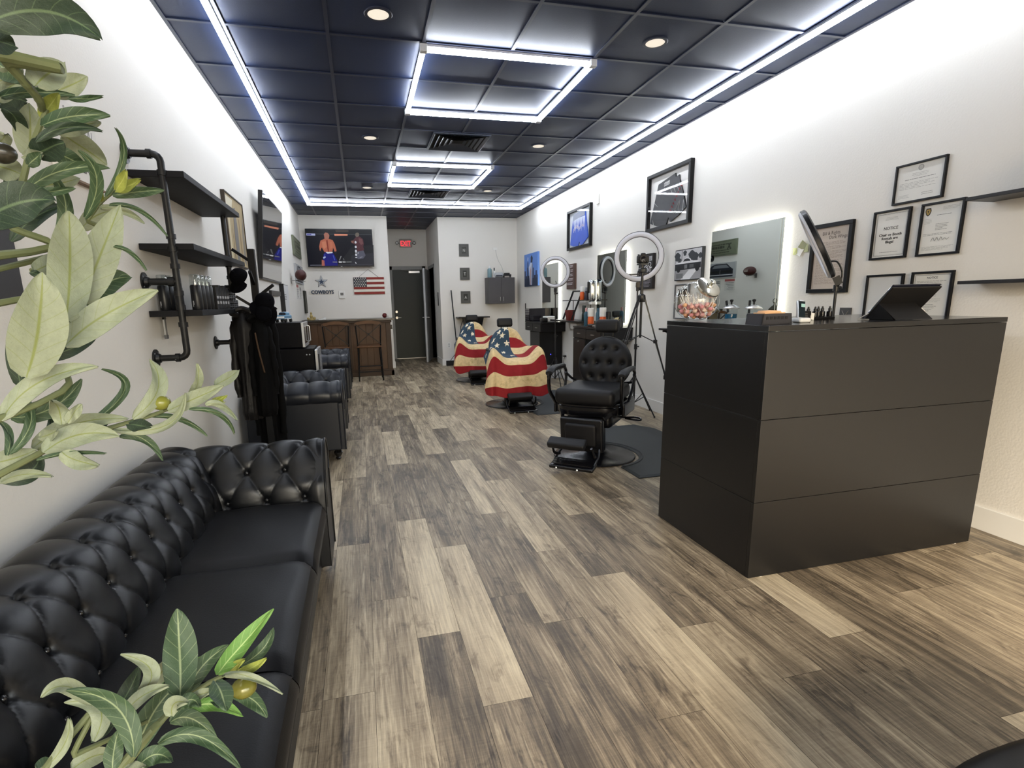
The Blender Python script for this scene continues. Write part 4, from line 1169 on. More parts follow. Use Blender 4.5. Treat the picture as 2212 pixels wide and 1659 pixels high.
# ------------------------------------------------------------------ barber stations along the right wall
CAB = M('station_black', (12, 12, 15), .32, var=.06)
def station(y0, y1, lb, cab=None):
    x0, x1 = 2.865, XR
    t = thing('barber_station', lb, 'cabinet', (x1 - .003, (y0 + y1) / 2, 0), 0)
    hy = (y1 - y0) / 2; dx = x0 - x1
    b = MB(CAB); b.box(dx, 0, -hy, hy, .935, .96); b.build('counter', t, smooth=False, bevel=.002)
    b = MB(CAB); b.box(dx + .015, 0, -hy + .01, hy - .01, .80, .934); b.build('body', t, smooth=False, bevel=.002)
    for a0, a1 in ((-hy + .012, -.004), (.004, hy - .012)):
        b = MB(CAB); b.box(dx, dx + .014, a0, a1, .805, .928); dr = b.build('drawer', t, smooth=False, bevel=.002)
        h_ = MB(STEEL); c = (a0 + a1) / 2; h_.box(dx - .014, dx - .009, c - .045, c + .045, .862, .872); h_.box(dx - .010, dx, c - .04, c - .034, .864, .87); h_.box(dx - .010, dx, c + .034, c + .04, .864, .87); h_.build('handle', dr, smooth=False)
    if cab:
        a0, a1 = cab[0] - (y0 + y1) / 2, cab[1] - (y0 + y1) / 2
        b = MB(CAB); b.box(dx + .015, 0, a0, a1, .12, .799); b.build('lower_body', t, smooth=False, bevel=.002)
        b = MB(CAB); b.box(dx, dx + .014, a0 + .003, a1 - .003, .125, .795); d = b.build('door', t, smooth=False, bevel=.002)
        h_ = MB(STEEL); h_.cyl((dx, (a0 + a1) / 2, .76), (dx - .02, (a0 + a1) / 2, .76), .008, n=10); h_.build('knob', d)
    return t
station(8.30, 9.16, 'black wall station under the farthest mirror, with two shallow drawers')
station(6.04, 6.93, 'black wall station with lower cabinet behind the uncovered barber chair', (6.52, 6.92))
# tall dark speaker under the far station
t = thing('tower_speaker', 'black tower box with tiny blue lamp under the farthest station', 'speaker', (3.08, 8.66, .24))
b = MB(M('tower_black', (10, 10, 12), .35)); b.box(-.19, .21, -.22, .30, 0, .555); b.build('case', t, smooth=False, bevel=.006)
b = MB(M('blue_led', (60, 60, 255), .4, emit=6)); b.box(.0, .012, -.2215, -.2195, .17, .182); b.build('lamp', t, smooth=False)
t = thing('storage_bin', 'low white bin on the floor under the black tower box', 'bin', (3.08, 8.66, 0)); b = MB(K(205, 206, 208)); b.box(-.17, .2, -.2, .28, 0, .2); b.box(-.18, .21, -.21, .29, .2, .235); b.build('body', t, smooth=False, bevel=.008)
# wall mounted fold-out tray seen left of the desk
t = thing('bracket_shelf', 'black wall shelf on a slanted bracket sticking out left of the desk', 'shelf', (XR, 4.10, 0))
b = MB(CAB); b.box(-.52, 0, -.50, .50, 1.012, 1.030); b.build('board', t, smooth=False, bevel=.002)
for y in (-.45, .45): 
    b = MB(CAB); b.bar((-.48, y, 1.008), (-.02, y, .72), .022, .022); b.box(-.022, 0, y - .011, y + .011, .70, 1.01); b.box(-.5, 0, y - .011, y + .011, .994, 1.012); b.build('bracket', t, smooth=False)
# wide black rack box on the far station
t = thing('display_rack', 'glossy black box with a rear post on the farthest station counter', 'rack', (3.06, 9.0, .96))
gm = M('smoked_gloss', (26, 24, 30), .12, coat=.4, var=.2, vscale=14); b = MB(gm); b.box(-.20, .18, -.10, .13, 0, .22); b.build('case', t, smooth=False, bevel=.006)
for k in range(5): 
    b = MB(K(70, 66, 76, .4)); b.box(-.203, -.2, -.08, .11, .03 + .037 * k, .045 + .037 * k); b.build('slot', t, smooth=False)
b = MB(CAB); b.cyl((-.19, .145, 0), (-.19, .145, .31), .009, n=10); b.build('post', t)
t = thing('mirror_tray', 'white towel stack on the farthest station under its mirror', 'towel', (3.09, 8.52, .96), 0)
b = MB(M('towel_white', (226, 226, 222), .9, bump=.002, bscale=90))
for k in range(3): rbox(b, (0, 0, .016 + .03 * k), (.16, .22, .03), .013, b.cur)
b.build('cloth', t)
t = thing('clipper_box', 'small black case at the foot of the small ring light on the counter', 'case', (2.95, 8.40, .96)); b = MB(CAB); rbox(b, (0, 0, .035), (.10, .14, .07), .015, CAB); b.build('body', t)
# floating shelf with ladder organiser between the far mirrors
t = thing('floating_shelf', 'thin black floating shelf between the two farther mirrors', 'shelf', (XR, 7.62, 1.0)); b = MB(CAB); b.box(-.30, 0, -.55, .62, -.015, .01); b.build('board', t, smooth=False, bevel=.002)
b = MB(K(196, 194, 188)); b.box(-.24, -.02, -.34, -.10, -.11, -.017); b.build('drawer_box', t, smooth=False, bevel=.003)
t = thing('ladder_organizer', 'small black leaning ladder rack standing on the floating shelf', 'rack', (3.17, 7.45, 1.021))
for y in (-.17, .17):
    b = MB(CAB); b.bar((-.13, y + .14, 0), (-.02, y, .42), .016, .022); b.build('side_rail', t, smooth=False)
b = MB(CAB); b.bar((-.02, -.18, .415), (-.02, .18, .415), .02, .02); b.build('top_rail', t, smooth=False)
b = MB(CAB); b.box(-.12, .08, -.30, .36, .275, .288); b.build('shelf', t, smooth=False)
b = MB(CAB); b.cyl((-.1, -.02, 0), (-.1, -.02, .275), .006, n=8); b.cyl((.06, -.28, 0), (.06, -.28, .275), .006, n=8); b.build('support', t)

def bottle(name, lb, loc, h, r, body, cap, cap_h=.25, pump=False, label=None, group=None, neck=.4):
    t = thing(name, lb, 'bottle', loc, 0, group)
    hb = h * (1 - cap_h)
    b = MB(body); b.lathe([(0, 0), (r * .95, 0), (r, h * .02), (r, hb * .8), (r * .9, hb * .9), (r * neck, hb), (0, hb)], n=20); b.build('body', t)
    b = MB(cap)
    if pump:
        b.lathe([(r * neck * 1.1, hb), (r * neck * 1.1, hb + .02), (0, hb + .02)], n=12); b.cyl((0, 0, hb), (0, 0, h), .004, n=8); b.bar((0, 0, h), (-.035, 0, h - .004), .010, .008)
    else: b.lathe([(r * neck * 1.15, hb), (r * neck * 1.15, h * .97), (r * neck, h), (0, h)], n=16)
    b.build('cap', t)
    if label:
        b = MB(label); b.lathe([(r * 1.015, hb * .2), (r * 1.015, hb * .7)], n=20); b.build('label', t)
    return t
ORG = K(214, 96, 44, .35); WHT = K(228, 228, 224, .4); TEA = K(58, 92, 108, .35); DKG = K(20, 34, 30, .3); GRY = K(130, 134, 140, .3)
bottle('spray_can', 'orange and white can on the ladder rack upper shelf', (3.14, 7.27, 1.3105), .19, .032, ORG, WHT, .4, neck=.8)
bottle('spray_can', 'dark can next to the orange one on the ladder rack upper shelf', (3.16, 7.17, 1.3105), .17, .028, K(50, 50, 62, .3), GRY, .3, neck=.7)
t = thing('plant_pot', 'square dark red pot at the left end of the floating shelf', 'pot', (3.10, 7.62, 1.01)); b = MB(K(110, 34, 30, .45)); P = [[(sx * r, sy * r, z) for sx, sy in ((-1, -1), (1, -1), (1, 1), (-1, 1))] for r, z in ((.045, 0), (.06, .15), (.052, .15), (.05, .13), (.001, .13))]; b.grid(P, wrap=True); b.poly(P[0][::-1]); b.build('body', t, smooth=False)
bottle('green_bottle', 'dark green pointed bottle under the ladder rack', (3.15, 7.22, 1.01), .22, .032, DKG, DKG, .45, neck=.7)
# hand dryer like chrome holder
t = thing('dryer_holder', 'chrome capsule shaped dryer caddy beside the middle mirror', 'caddy', (XR, 7.10, 1.28), RW)
b = MB(M('chrome', (205, 208, 210), .12, 1.0, var=0)); rbox(b, (0, -.075, .15), (.09, .13, .32), .044, b.cur); b.build('body', t); b = MB(CAB); rbox(b, (.0, -.142, .20), (.05, .02, .16), .009, CAB); b.build('grille', t); b = MB(WHT); b.box(-.04, .04, -.12, 0, -.04, 0); b.build('bracket', t, smooth=False, bevel=.01)
# bottles on the middle station
zc = .96
bottle('lotion_bottle', 'slim blue and pink bottle, leftmost on the middle station', (3.0, 6.80, zc), .24, .03, TEA, K(214, 160, 160, .4), .2)
bottle('lotion_bottle', 'orange bottle with white top, left of the two orange ones', (2.98, 6.60, zc), .24, .042, ORG, WHT, .45, neck=.9)
bottle('lotion_bottle', 'tall teal bottle between two orange bottles', (3.0, 6.42, zc), .24, .03, TEA, TEA, .15)
bottle('lotion_bottle', 'orange bottle with white top, right of the two orange ones', (3.0, 6.28, zc), .25, .042, ORG, WHT, .45, neck=.9)
bottle('hair_clipper_jar', 'round dark green jar right of the orange bottles', (3.02, 6.16, zc), .20, .032, DKG, K(22, 22, 24, .3), .35, neck=.9)
t = thing('hair_clipper', 'black hair clipper lying on the middle station in front of the teal bottle', 'clipper', (2.905, 6.42, zc), 1.5); b = MB(K(20, 22, 24, .3)); rbox(b, (0, 0, .022), (.16, .05, .04), .018, b.cur); b.build('body', t); b = MB(STEEL); b.box(-.10, -.078, -.02, .02, .012, .03); b.build('blade', t, smooth=False)
t = thing('spray_nozzle_bottle', 'small black trigger bottle by the lower corner of middle mirror', 'bottle', (3.16, 6.10, zc)); b = MB(K(24, 26, 26, .3)); b.lathe([(0, 0), (.028, 0), (.03, .08), (.012, .11), (.012, .13), (0, .13)], n=16); b.build('body', t); b = MB(K(24, 26, 26, .3)); b.bar((.01, 0, .135), (-.05, 0, .14), .016, .018); b.bar((-.02, 0, .13), (-.035, 0, .09), .008, .006); b.build('trigger', t, smooth=False)
t = thing('white_towel', 'folded white towel at the near end of the middle station', 'towel', (2.96, 6.075, zc)); b = MB(M('towel_white', (226, 226, 222), .9, bump=.002, bscale=90)); rbox(b, (-.02, .03, .03), (.12, .10, .06), .02, b.cur); b.build('cloth', t)
# jars of disinfectant and lantern on the bracket shelf
LIQ = M('disinfectant_blue', (18, 78, 110), .15, var=.02); JG = glass_mat('jar_glass', (.97, .99, .99), .6)
def combjar(lb, loc, comb):
    t = thing('disinfectant_jar', lb, 'jar', loc, 0, 'disinfectant jars')
    b = MB(JG); b.lathe([(.0, .003), (.047, .003), (.05, .01), (.05, .175), (.046, .185)], n=28); b.build('glass', t)
    b = MB(LIQ); b.lathe([(0, .006), (.045, .006), (.046, .14), (0, .14)], n=28); b.build('liquid', t)
    b = MB(M('lid_steel', (226, 228, 228), .2, .7, var=0)); b.lathe([(.062, .182), (.064, .19), (.045, .205), (.02, .215), (.0, .218)], n=28); b.lathe([(0, .182), (.062, .182)], n=28); b.build('lid', t)
    b = MB(K(24, 26, 30, .3)); b.lathe([(.007, .216), (.007, .235), (.014, .245), (.014, .255), (0, .26)], n=14); b.build('knob', t)
    b = MB(K(24, 30, 36, .3)); rbox(b, (-.03, .012, .20), (.022, .006, .10), .003, b.cur, rot=(0, comb, 0)); b.build('comb', t)
combjar('blue disinfectant jar, left one of two behind the desk', (2.98, 3.83, 1.032), -.25)
combjar('blue disinfectant jar, right one of two behind the desk', (2.98, 3.57, 1.032), .0)
t = thing('lantern', 'small dark olive lantern behind the candy jar', 'lantern', (2.96, 4.02, 1.032)); b = MB(K(66, 60, 40, .4)); 
b.lathe([(0, 0), (.06, 0), (.062, .015), (.045, .02)], n=4); b.lathe([(.045, .02), (.045, .15), (.062, .155), (.062, .165), (.03, .19), (.012, .2), (.012, .225), (0, .225)], n=4); b.build('body', t, smooth=False); b = MB(K(66, 60, 40, .4)); b.tube([(.02 * math.cos(a), 0, .235 + .02 * math.sin(a)) for a in [2 * PI * k / 16 for k in range(16)]], .003, 6, closed=True); b.build('ring_handle', t)
# outlets
t = on_wall('outlet', 'white wall outlet with black plug and cord near the middle station', 'outlet', 'R', 8.27 - .04, 8.27 + .04, .33); b = MB(TRIM); b.box(-.038, .038, -.006, 0, 0, .12); b.build('plate', t, smooth=False, bevel=.002); b = MB(K(20, 20, 20)); b.box(-.025, .02, -.035, -.006, .05, .075); b.box(-.045, .01, -.05, -.035, .055, .07); b.tube(spline([(0, -.03, .05), (.01, -.05, -.02), (.05, -.06, -.15), (.12, -.06, -.30), (.22, -.08, -.32)], 6), .004, 6); b.build('plug_cord', t)
t = on_wall('outlet', 'white blank wall outlet low beside the broom', 'outlet', 'B', 1.745, 1.815, .37); b = MB(TRIM); b.box(-.035, .035, -.006, 0, 0, .115); b.rect(-.015, .015, .065, .095, -.0065, K(190, 190, 186)); b.rect(-.015, .015, .02, .05, -.0065, K(190, 190, 186)); b.build('plate', t, smooth=False)

# ------------------------------------------------------------------ ring lights and camera tripod
RBK = M('ring_black', (24, 25, 28), .35, coat=.1); RWH = M('ring_diffuser', (206, 207, 214), .45, var=.02)
def ring_light(lb, loc, zc_, R, yaw_, tilt, leg_r, legs, side=(0, 0, 0), phone=True):
    """local ring faces -Y; loc = foot of the pole"""
    t = thing('ring_light', lb, 'ring light', loc, 0, None)
    M4 = Matrix.Translation(Vector((side[0], side[1], zc_))) @ Euler((tilt, 0, yaw_), 'XYZ').to_matrix().to_4x4() if False else Matrix.Translation(Vector((side[0], side[1], zc_))) @ Matrix.Rotation(yaw_, 4, 'Z') @ Matrix.Rotation(tilt, 4, 'X')
    ri = R * .79
    def annulus(b, prof, mat):
        P = [[(r * math.cos(a), y, r * math.sin(a)) for a in [2 * PI * k / 72 for k in range(72)]] for r, y in prof]
        b.grid(P, mat, wrap=True)
    b = MB(RWH); b.T = M4; annulus(b, [(ri + .002, -.016), (ri + .004, -.026), (ri + .012, -.032), (R - .012, -.032), (R - .004, -.026), (R - .002, -.016)], RWH); b.build('diffuser', t, angle=60)
    b = MB(RBK); b.T = M4; annulus(b, [(ri, -.018), (ri - .003, -.016), (ri, .008), (ri + .01, .014), (R - .01, .014), (R + .002, .006), (R + .003, -.016), (R, -.018), (ri, -.018)], RBK); b.build('housing', t, angle=50)
    b = MB(RBK); b.T = M4; b.tube(spline([(0, .012, -ri * .72), (0, .05, -ri * .85), (0, .05, -R * .98), (0, .02, -R - .05)], 5), .005, 8); b.box(-.02, .02, -.012, .03, -R - .06, -R - .005); b.build('bracket', t, smooth=False)
    foot = M4 @ Vector((0, .01, -R - .05)); pz = foot.z
    px_, py_ = 0, 0
    b = MB(RBK); b.cyl((px_, py_, .12), (px_, py_, pz * .55), .011, n=12); b.cyl((px_, py_, pz * .5), (px_, py_, pz - .02), .0085, n=12); b.tube([(px_, py_, pz - .03), tuple(foot)], .011, 10); b.build('pole', t)
    b = MB(RBK)
    b.cyl((0, 0, pz * .52), (0, 0, pz * .56), .018, n=12); b.cyl((.0, 0, pz * .54), (.04, 0, pz * .54), .007, n=8); b.cyl((0, 0, .40), (0, 0, .45), .02, n=12); b.cyl((0, 0, pz - .05), (0, 0, pz - .01), .017, n=12); b.cyl((0, 0, pz - .03), (.035, 0, pz - .03), .012, n=10)
    b.build('clamp_knob', t)
    for a in legs:
        c_, s_ = math.cos(a), math.sin(a)
        b = MB(RBK); b.tube([(c_ * .015, s_ * .015, .43), (c_ * leg_r, s_ * leg_r, .012)], .0075, 8); b.tube([(c_ * .012, s_ * .012, .14), (c_ * leg_r * .5, s_ * leg_r * .5, .225)], .005, 6); b.ball((c_ * leg_r, s_ * leg_r, .012), .012, 8); b.build('leg', t)
    return t, M4
t, M4 = ring_light('large white ring light on a black stand between chair and desk', (3.0, 5.42, 0), 1.755, .262, -.40, .02, .285, (-1.15, .35, 2.6), side=(-.01, -.02, 0))
b = MB(RBK); b.T = M4; b.box(-.12, .12, -.01, .03, -.188, -.176); b.bar((-.12, .01, -.182), (-.17, .01, -.14), .02, .01); b.bar((.12, .01, -.182), (.17, .01, -.14), .02, .01); b.build('phone_bar', t, smooth=False)
ring_light('smaller white ring light on a stand behind the flag draped chairs', (2.86, 7.62, 0), 1.72, .225, -.62, .02, .22, (-1.5, .4, 2.5), side=(-.01, -.02, 0))
ring_light('ring light seen edge on, leaning over the far side of the desk', (3.0, 2.86, 0), 1.635, .235, -2.34, .46, .22, (.9, 2.6, 4.6), side=(-.10, .075, 0))
# camera tripod
t = thing('camera_tripod', 'tall black tripod carrying a camera in front of the large ring light', 'tripod', (2.905, 5.16, 0))
b = MB(RBK); b.lathe([(0, 1.27), (.035, 1.275), (.045, 1.31), (.04, 1.345), (.018, 1.36), (.014, 1.45), (.014, 1.52), (0, 1.52)], n=18); b.build('shoulder', t)
b = MB(RBK); b.cyl((0, 0, .9), (0, 0, 1.55), .013, n=12); b.build('centre_column', t)
b = MB(RBK); rbox(b, (0, 0, 1.60), (.07, .07, .05), .012, RBK); b.cyl((0, 0, 1.55), (0, 0, 1.60), .022, n=14); b.box(-.045, .045, -.04, .04, 1.655, 1.668); b.cyl((0, 0, 1.61), (0, 0, 1.66), .014, n=10); b.cyl((0, 0, 1.60), (.11, .07, 1.57), .006, n=8); b.build('pan_head', t)
LGM = M('leg_grey_metal', (100, 102, 102), .3, .7)
for a, r_ in ((-.66, .44), (2.2, .50), (3.45, .56)):
    c_, s_ = math.cos(a), math.sin(a); tx, ty = -s_, c_
    l = thing('leg', None, None); l.parent = t
    bpy.data.objects.remove(l)
    b = MB(RBK)
    for o_ in (-.011, .011):
        b.tube([(c_ * .035 + tx * o_, s_ * .035 + ty * o_, 1.31), (c_ * r_ * .62 + tx * o_, s_ * r_ * .62 + ty * o_, .50)], .0065, 8)
    b.tube([(c_ * r_ * .36, s_ * r_ * .36, .86), (c_ * r_, s_ * r_, .012)], .0085, 8, LGM); rbox(b, (c_ * r_ * .36, s_ * r_ * .36, .86), (.035, .035, .04), .008, RBK); rbox(b, (c_ * r_ * .64, s_ * r_ * .64, .48), (.04, .04, .05), .01, RBK); b.ball((c_ * r_, s_ * r_, .014), .014, 8)
    b.tube([(0, 0, .93), (c_ * r_ * .37, s_ * r_ * .37, .85)], .005, 6)
    b.build('leg', t)
t = thing('camera', 'black camera on the tripod, seen through the large ring light', 'camera', (2.905, 5.16, 1.669), -.35)
CB_ = M('camera_black', (20, 21, 23), .4, bump=.0004, bscale=300)
b = MB(CB_); rbox(b, (0, 0, .042), (.125, .05, .08), .014, CB_); rbox(b, (.045, -.018, .04), (.03, .04, .075), .012, CB_); rbox(b, (0, -.004, .09), (.05, .05, .035), .014, CB_); b.build('body', t)
b = MB(CB_); R_ = Euler((PI / 2, 0, 0)).to_matrix(); b.lathe([(.033, .02), (.035, .05), (.033, .085), (.036, .09), (.036, .10), (.029, .10), (.027, .092)], (-.008, 0, .042), 28, CB_, R=R_); b.build('lens', t)
b = MB(M('lens_glass', (8, 10, 18), .05, coat=1)); b.lathe([(0, .094), (.028, .090)], (-.008, 0, .042), 24, R=R_); b.build('front_element', t)
b = MB(CB_); b.cyl((-.045, 0, .08), (-.045, 0, .094), .010, n=14); b.cyl((.04, 0, .08), (.04, 0, .088), .012, n=14); b.build('dial', t)

# ------------------------------------------------------------------ things on the reception desk
DZ_ = 1.1885
# candy jar
jc = Vector((1.775, 2.565, DZ_)); t = thing('candy_jar', 'tilted round glass jar full of lollipops with steel lid on the desk corner', 'jar', jc)
CG = glass_mat('candy_jar_glass', (.96, .97, .97), 1.3, 1.5)
axis = Vector((.12, -.72, .66)).normalized(); Rj = axis.to_track_quat('Z', 'Y').to_matrix()
# squashed globe with flat foot and a mouth ring along the tilted axis
b = MB(CG); P = []; Rj_ = .118; cz = .105
N1, N2 = 20, 48
for i in range(N1 + 1):
    th = PI * i / N1; row = []
    for k in range(N2):
        ph = 2 * PI * k / N2; p = Vector((math.sin(th) * math.cos(ph), math.sin(th) * math.sin(ph), -math.cos(th)))
        r = Rj_ * (1 + .012 * math.cos(6 * ph))
        q = Vector((p.x * r, p.y * r, p.z * .105 + cz)); q.z = max(q.z, .004)
        row.append(tuple(q))
    P.append(row)
b.grid(P, wrap=True); b.build('globe', t, angle=80)
mo = Vector((0, 0, cz)) + axis * .085
b = MB(CG); b.lathe([(.060, -.012), (.058, .015), (.060, .022)], mo, 40, R=Rj); b.build('neck', t)
b = MB(M('lid_steel_warm', (214, 212, 200), .22, .9, var=0)); b.lathe([(.063, .008), (.067, .018), (.065, .026), (.055, .031), (.02, .037), (.016, .041)], mo, 40, R=Rj); b.lathe([(.0, .041), (.016, .041)], mo, 40, R=Rj)
b.lathe([(.009, .04), (.008, .052), (.015, .058), (.015, .064), (0, .068)], mo, 20, R=Rj); b.build('lid', t)
# lollipops: one built, the others copied
proto = None; rl = random.Random(11); cols = [(228, 172, 164), (230, 178, 140), (224, 154, 160), (236, 206, 190), (230, 176, 176)]
CND = [M('candy_%d' % i, c, .25, var=.25, vscale=60, coat=.3) for i, c in enumerate(cols)]; STK = K(236, 234, 228, .5); meshes = []
for m_ in CND:
    b = MB(m_); b.ball((0, 0, 0), (.0125, .0125, .011), 12); b.lathe([(.0125, -.0025), (.0142, 0), (.0125, .0025)], n=16); o = b.build('candy', None); meshes.append(o.data); bpy.data.objects.remove(o)
b = MB(STK); b.cyl((0, 0, .009), (0, 0, .085), .0019, n=7); o = b.build('stick', None); stick_me = o.data; bpy.data.objects.remove(o)
pts = []
tries = 0
while len(pts) < 64 and tries < 6000:
    tries += 1
    z = .020 + .068 * rl.random(); rad = math.sqrt(max(0, 1 - ((z - cz) / .105) ** 2)) * Rj_ - .020
    a = rl.uniform(0, 2 * PI); r = rad * math.sqrt(rl.random()); p = Vector((r * math.cos(a), r * math.sin(a), z))
    if all((p - q).length > .0265 for q in pts): pts.append(p)
for i, p in enumerate(pts):
    l = thing('lollipop', 'small pastel round lollipop on a white stick in the glass jar', 'lollipop', jc + p, 0, 'lollipops in the glass jar')
    up = (Vector((rl.uniform(-.8, .8), rl.uniform(-.8, .8), 1)) - Vector((p.x, p.y, 0)) * 4).normalized()
    # keep the stick inside the globe
    for _ in range(20):
        e = p + up * .085; d_ = Vector((e.x / (Rj_ - .006), e.y / (Rj_ - .006), (e.z - cz) / .098)).length
        if d_ < 1 and e.z > .03: break
        up = (up + (Vector((0, 0, cz + .03)) - p).normalized() * .35).normalized()
    l.rotation_euler = up.to_track_quat('Z', 'Y').to_euler()
    for nm, me_ in (('candy', meshes[i % 5]), ('stick', stick_me)):
        o = bpy.data.objects.new(nm, me_); COL.objects.link(o); o.parent = l
# card tray with peach cards
t = thing('card_tray', 'small dark slotted tray holding peach cards at the desk front edge', 'tray', (1.80, 2.055, DZ_), .02)
TM = M('tray_charcoal', (44, 44, 50), .4); b = MB(TM); b.prism([(-.082, 0), (.082, 0), (.076, .048), (-.076, .048)], -.05, -.046, TM); b.prism([(-.082, 0), (.082, 0), (.076, .048), (-.076, .048)], .046, .05, TM); b.box(-.08, .08, -.05, .05, 0, .006); b.prism([(-.082, 0), (-.076, 0), (-.070, .048), (-.076, .048)], -.05, .05, TM); b.prism([(.082, 0), (.076, 0), (.070, .048), (.076, .048)], -.05, .05, TM); b.build('case', t, smooth=False)
b = MB(K(14, 14, 18, .3)); 
for k in range(6): b.box(-.058 + .02 * k, -.044 + .02 * k, -.0515, -.0498, .022, .036)
b.build('slot_row', t, smooth=False)
b = MB(K(226, 180, 136, .6)); b.box(-.055, .055, -.035, .035, .006, .052); b.lathe([(0, .052), (.05, .052), (.045, .060), (0, .062)], (0, 0, 0), 24); b.build('card_stack', t, smooth=False)
# cordless phone
t = thing('cordless_phone', 'cordless phone standing in its silver and white cradle on the desk', 'phone', (2.01, 2.09, DZ_), -.25)
b = MB(K(214, 216, 218, .3)); rbox(b, (0, 0, .011), (.055, .08, .022), .010, b.cur); b.build('cradle', t)
b = MB(K(196, 200, 204, .25, .5)); rbox(b, (.006, .02, .055), (.036, .022, .10), .008, b.cur, rot=(-.35, .12, 0)); b.build('handset', t)
b = MB(K(24, 34, 40, .2)); b.obox((.005, .008, .06), (.028, .004, .078), (-.35, .12, 0)); b.build('keypad', t, smooth=False)
b = MB(K(150, 190, 190, .2)); b.obox((.006, .003, .078), (.018, .002, .016), (-.35, .12, 0)); b.build('screen', t, smooth=False)
# beard oil display: box, stand and small bottles
t = thing('product_box', 'small black product box at the left of the dropper bottles', 'box', (2.20, 2.275, DZ_), .03); b = MB(K(18, 18, 20, .35)); b.box(-.026, .026, -.02, .02, 0, .046); b.build('carton', t, smooth=False, bevel=.001); b = MB(K(110, 110, 112)); lines(b, -.02, .012, .034, 3, .008, .0025, -.0205, b.cur, 5); b.build('label', t, smooth=False)
t = thing('display_tray', 'low black display tray under the dropper bottles on the desk', 'tray', (2.31, 2.30, DZ_)); b = MB(K(14, 14, 16, .35)); b.box(-.085, .09, -.025, .03, 0, .012); b.build('tray_body', t, smooth=False, bevel=.001)
def dropper(x, y, lb):
    t = thing('dropper_bottle', lb, 'bottle', (x, y, DZ_ + .0125), 0, 'small dropper bottles on the desk')
    b = MB(K(16, 17, 20, .2)); b.lathe([(0, 0), (.0135, 0), (.014, .002), (.014, .026), (.007, .032), (0, .032)], n=16); b.build('body', t)
    b = MB(K(22, 22, 24, .4)); b.lathe([(.008, .031), (.008, .041), (.005, .044), (.0045, .052), (0, .054)], n=14); b.build('cap', t)
    return t
for x, y, lb in ((2.262, 2.31, 'leftmost small black dropper bottle on the display tray'), (2.288, 2.292, 'second small black dropper bottle from the left'), (2.325, 2.31, 'third small black dropper bottle from the left'), (2.353, 2.312, 'fourth small black dropper bottle from the left'), (2.388, 2.30, 'rightmost small black dropper bottle on the display tray')): dropper(x, y, lb)
t = thing('white_card', 'tiny white folded card leaning on the left dropper bottles', 'card', (2.245, 2.262, DZ_)); b = MB(K(226, 226, 222)); b.obox((0, 0, .018), (.02, .002, .035), (-.15, .2, 0)); b.obox((-.016, .002, .012), (.012, .002, .024), (-.15, .2, 0)); b.build('sheet', t, smooth=False)
# tablet in folding case
t = thing('tablet_case', 'large tablet in a black folded stand case on the desk, back to us', 'tablet', (2.575, 2.065, DZ_), -.03)
TC = M('case_black_leather', (14, 13, 14), .5, bump=.0003, bscale=300, spec=.4)
b = MB(TC); n_t = (Vector((0, .085, 0)), Vector((0, -.045, .150)))   # slab leans back towards us
d_ = (n_t[1] - n_t[0]).normalized(); an_ = math.atan2(-d_.y, d_.z)
mid_ = (n_t[0] + n_t[1]) / 2 + Vector((.02, 0, .003))
b.obox(mid_, (.290, .010, .200), (an_, 0, 0)); b.build('cover', t, smooth=False, bevel=.004, seg=3)
b = MB(M('tablet_dark', (10, 14, 34), .12, coat=.5)); b.obox(mid_ + Vector((0, .0062, .0052)), (.282, .007, .214), (an_, 0, 0)); b.build('tablet', t, smooth=False, bevel=.003)
b = MB(TC)
b.add([(-.115, -.075, 0), (.100, -.075, 0), (.088, .012, .078), (-.128, .012, .078), (-.115, -.070, 0), (.100, -.070, 0), (.088, .018, .078), (-.128, .018, .078)], [(0, 1, 2, 3), (7, 6, 5, 4), (0, 4, 5, 1), (1, 5, 6, 2), (2, 6, 7, 3), (3, 7, 4, 0)]); b.build('kickstand', t, smooth=False)
b = MB(TC); b.box(-.12, .15, .03, .10, 0, .004); b.add([(-.122, -.07, .001), (-.122, .085, .001), (-.122, .03, .075), (-.122, .012, .077)], [(0, 1, 2, 3), (3, 2, 1, 0)]); b.build('side_gusset', t, smooth=False)
b = MB(K(150, 150, 148, .3)); b.tube([(-.155, .03, .002), (-.19, .06, .003), (-.13, .06, .03)], .0018, 6); b.build('cable', t)
# white box
t = thing('card_reader', 'flat white rounded box at the right end of the desk', 'box', (2.93, 2.33, DZ_), .1); b = MB(K(232, 230, 226, .3)); b.prism([(-.07, 0), (.075, 0), (.068, .02), (.03, .042), (-.062, .044), (-.07, .03)], -.06, .06); b.build('body', t, smooth=False, bevel=.004, seg=3)
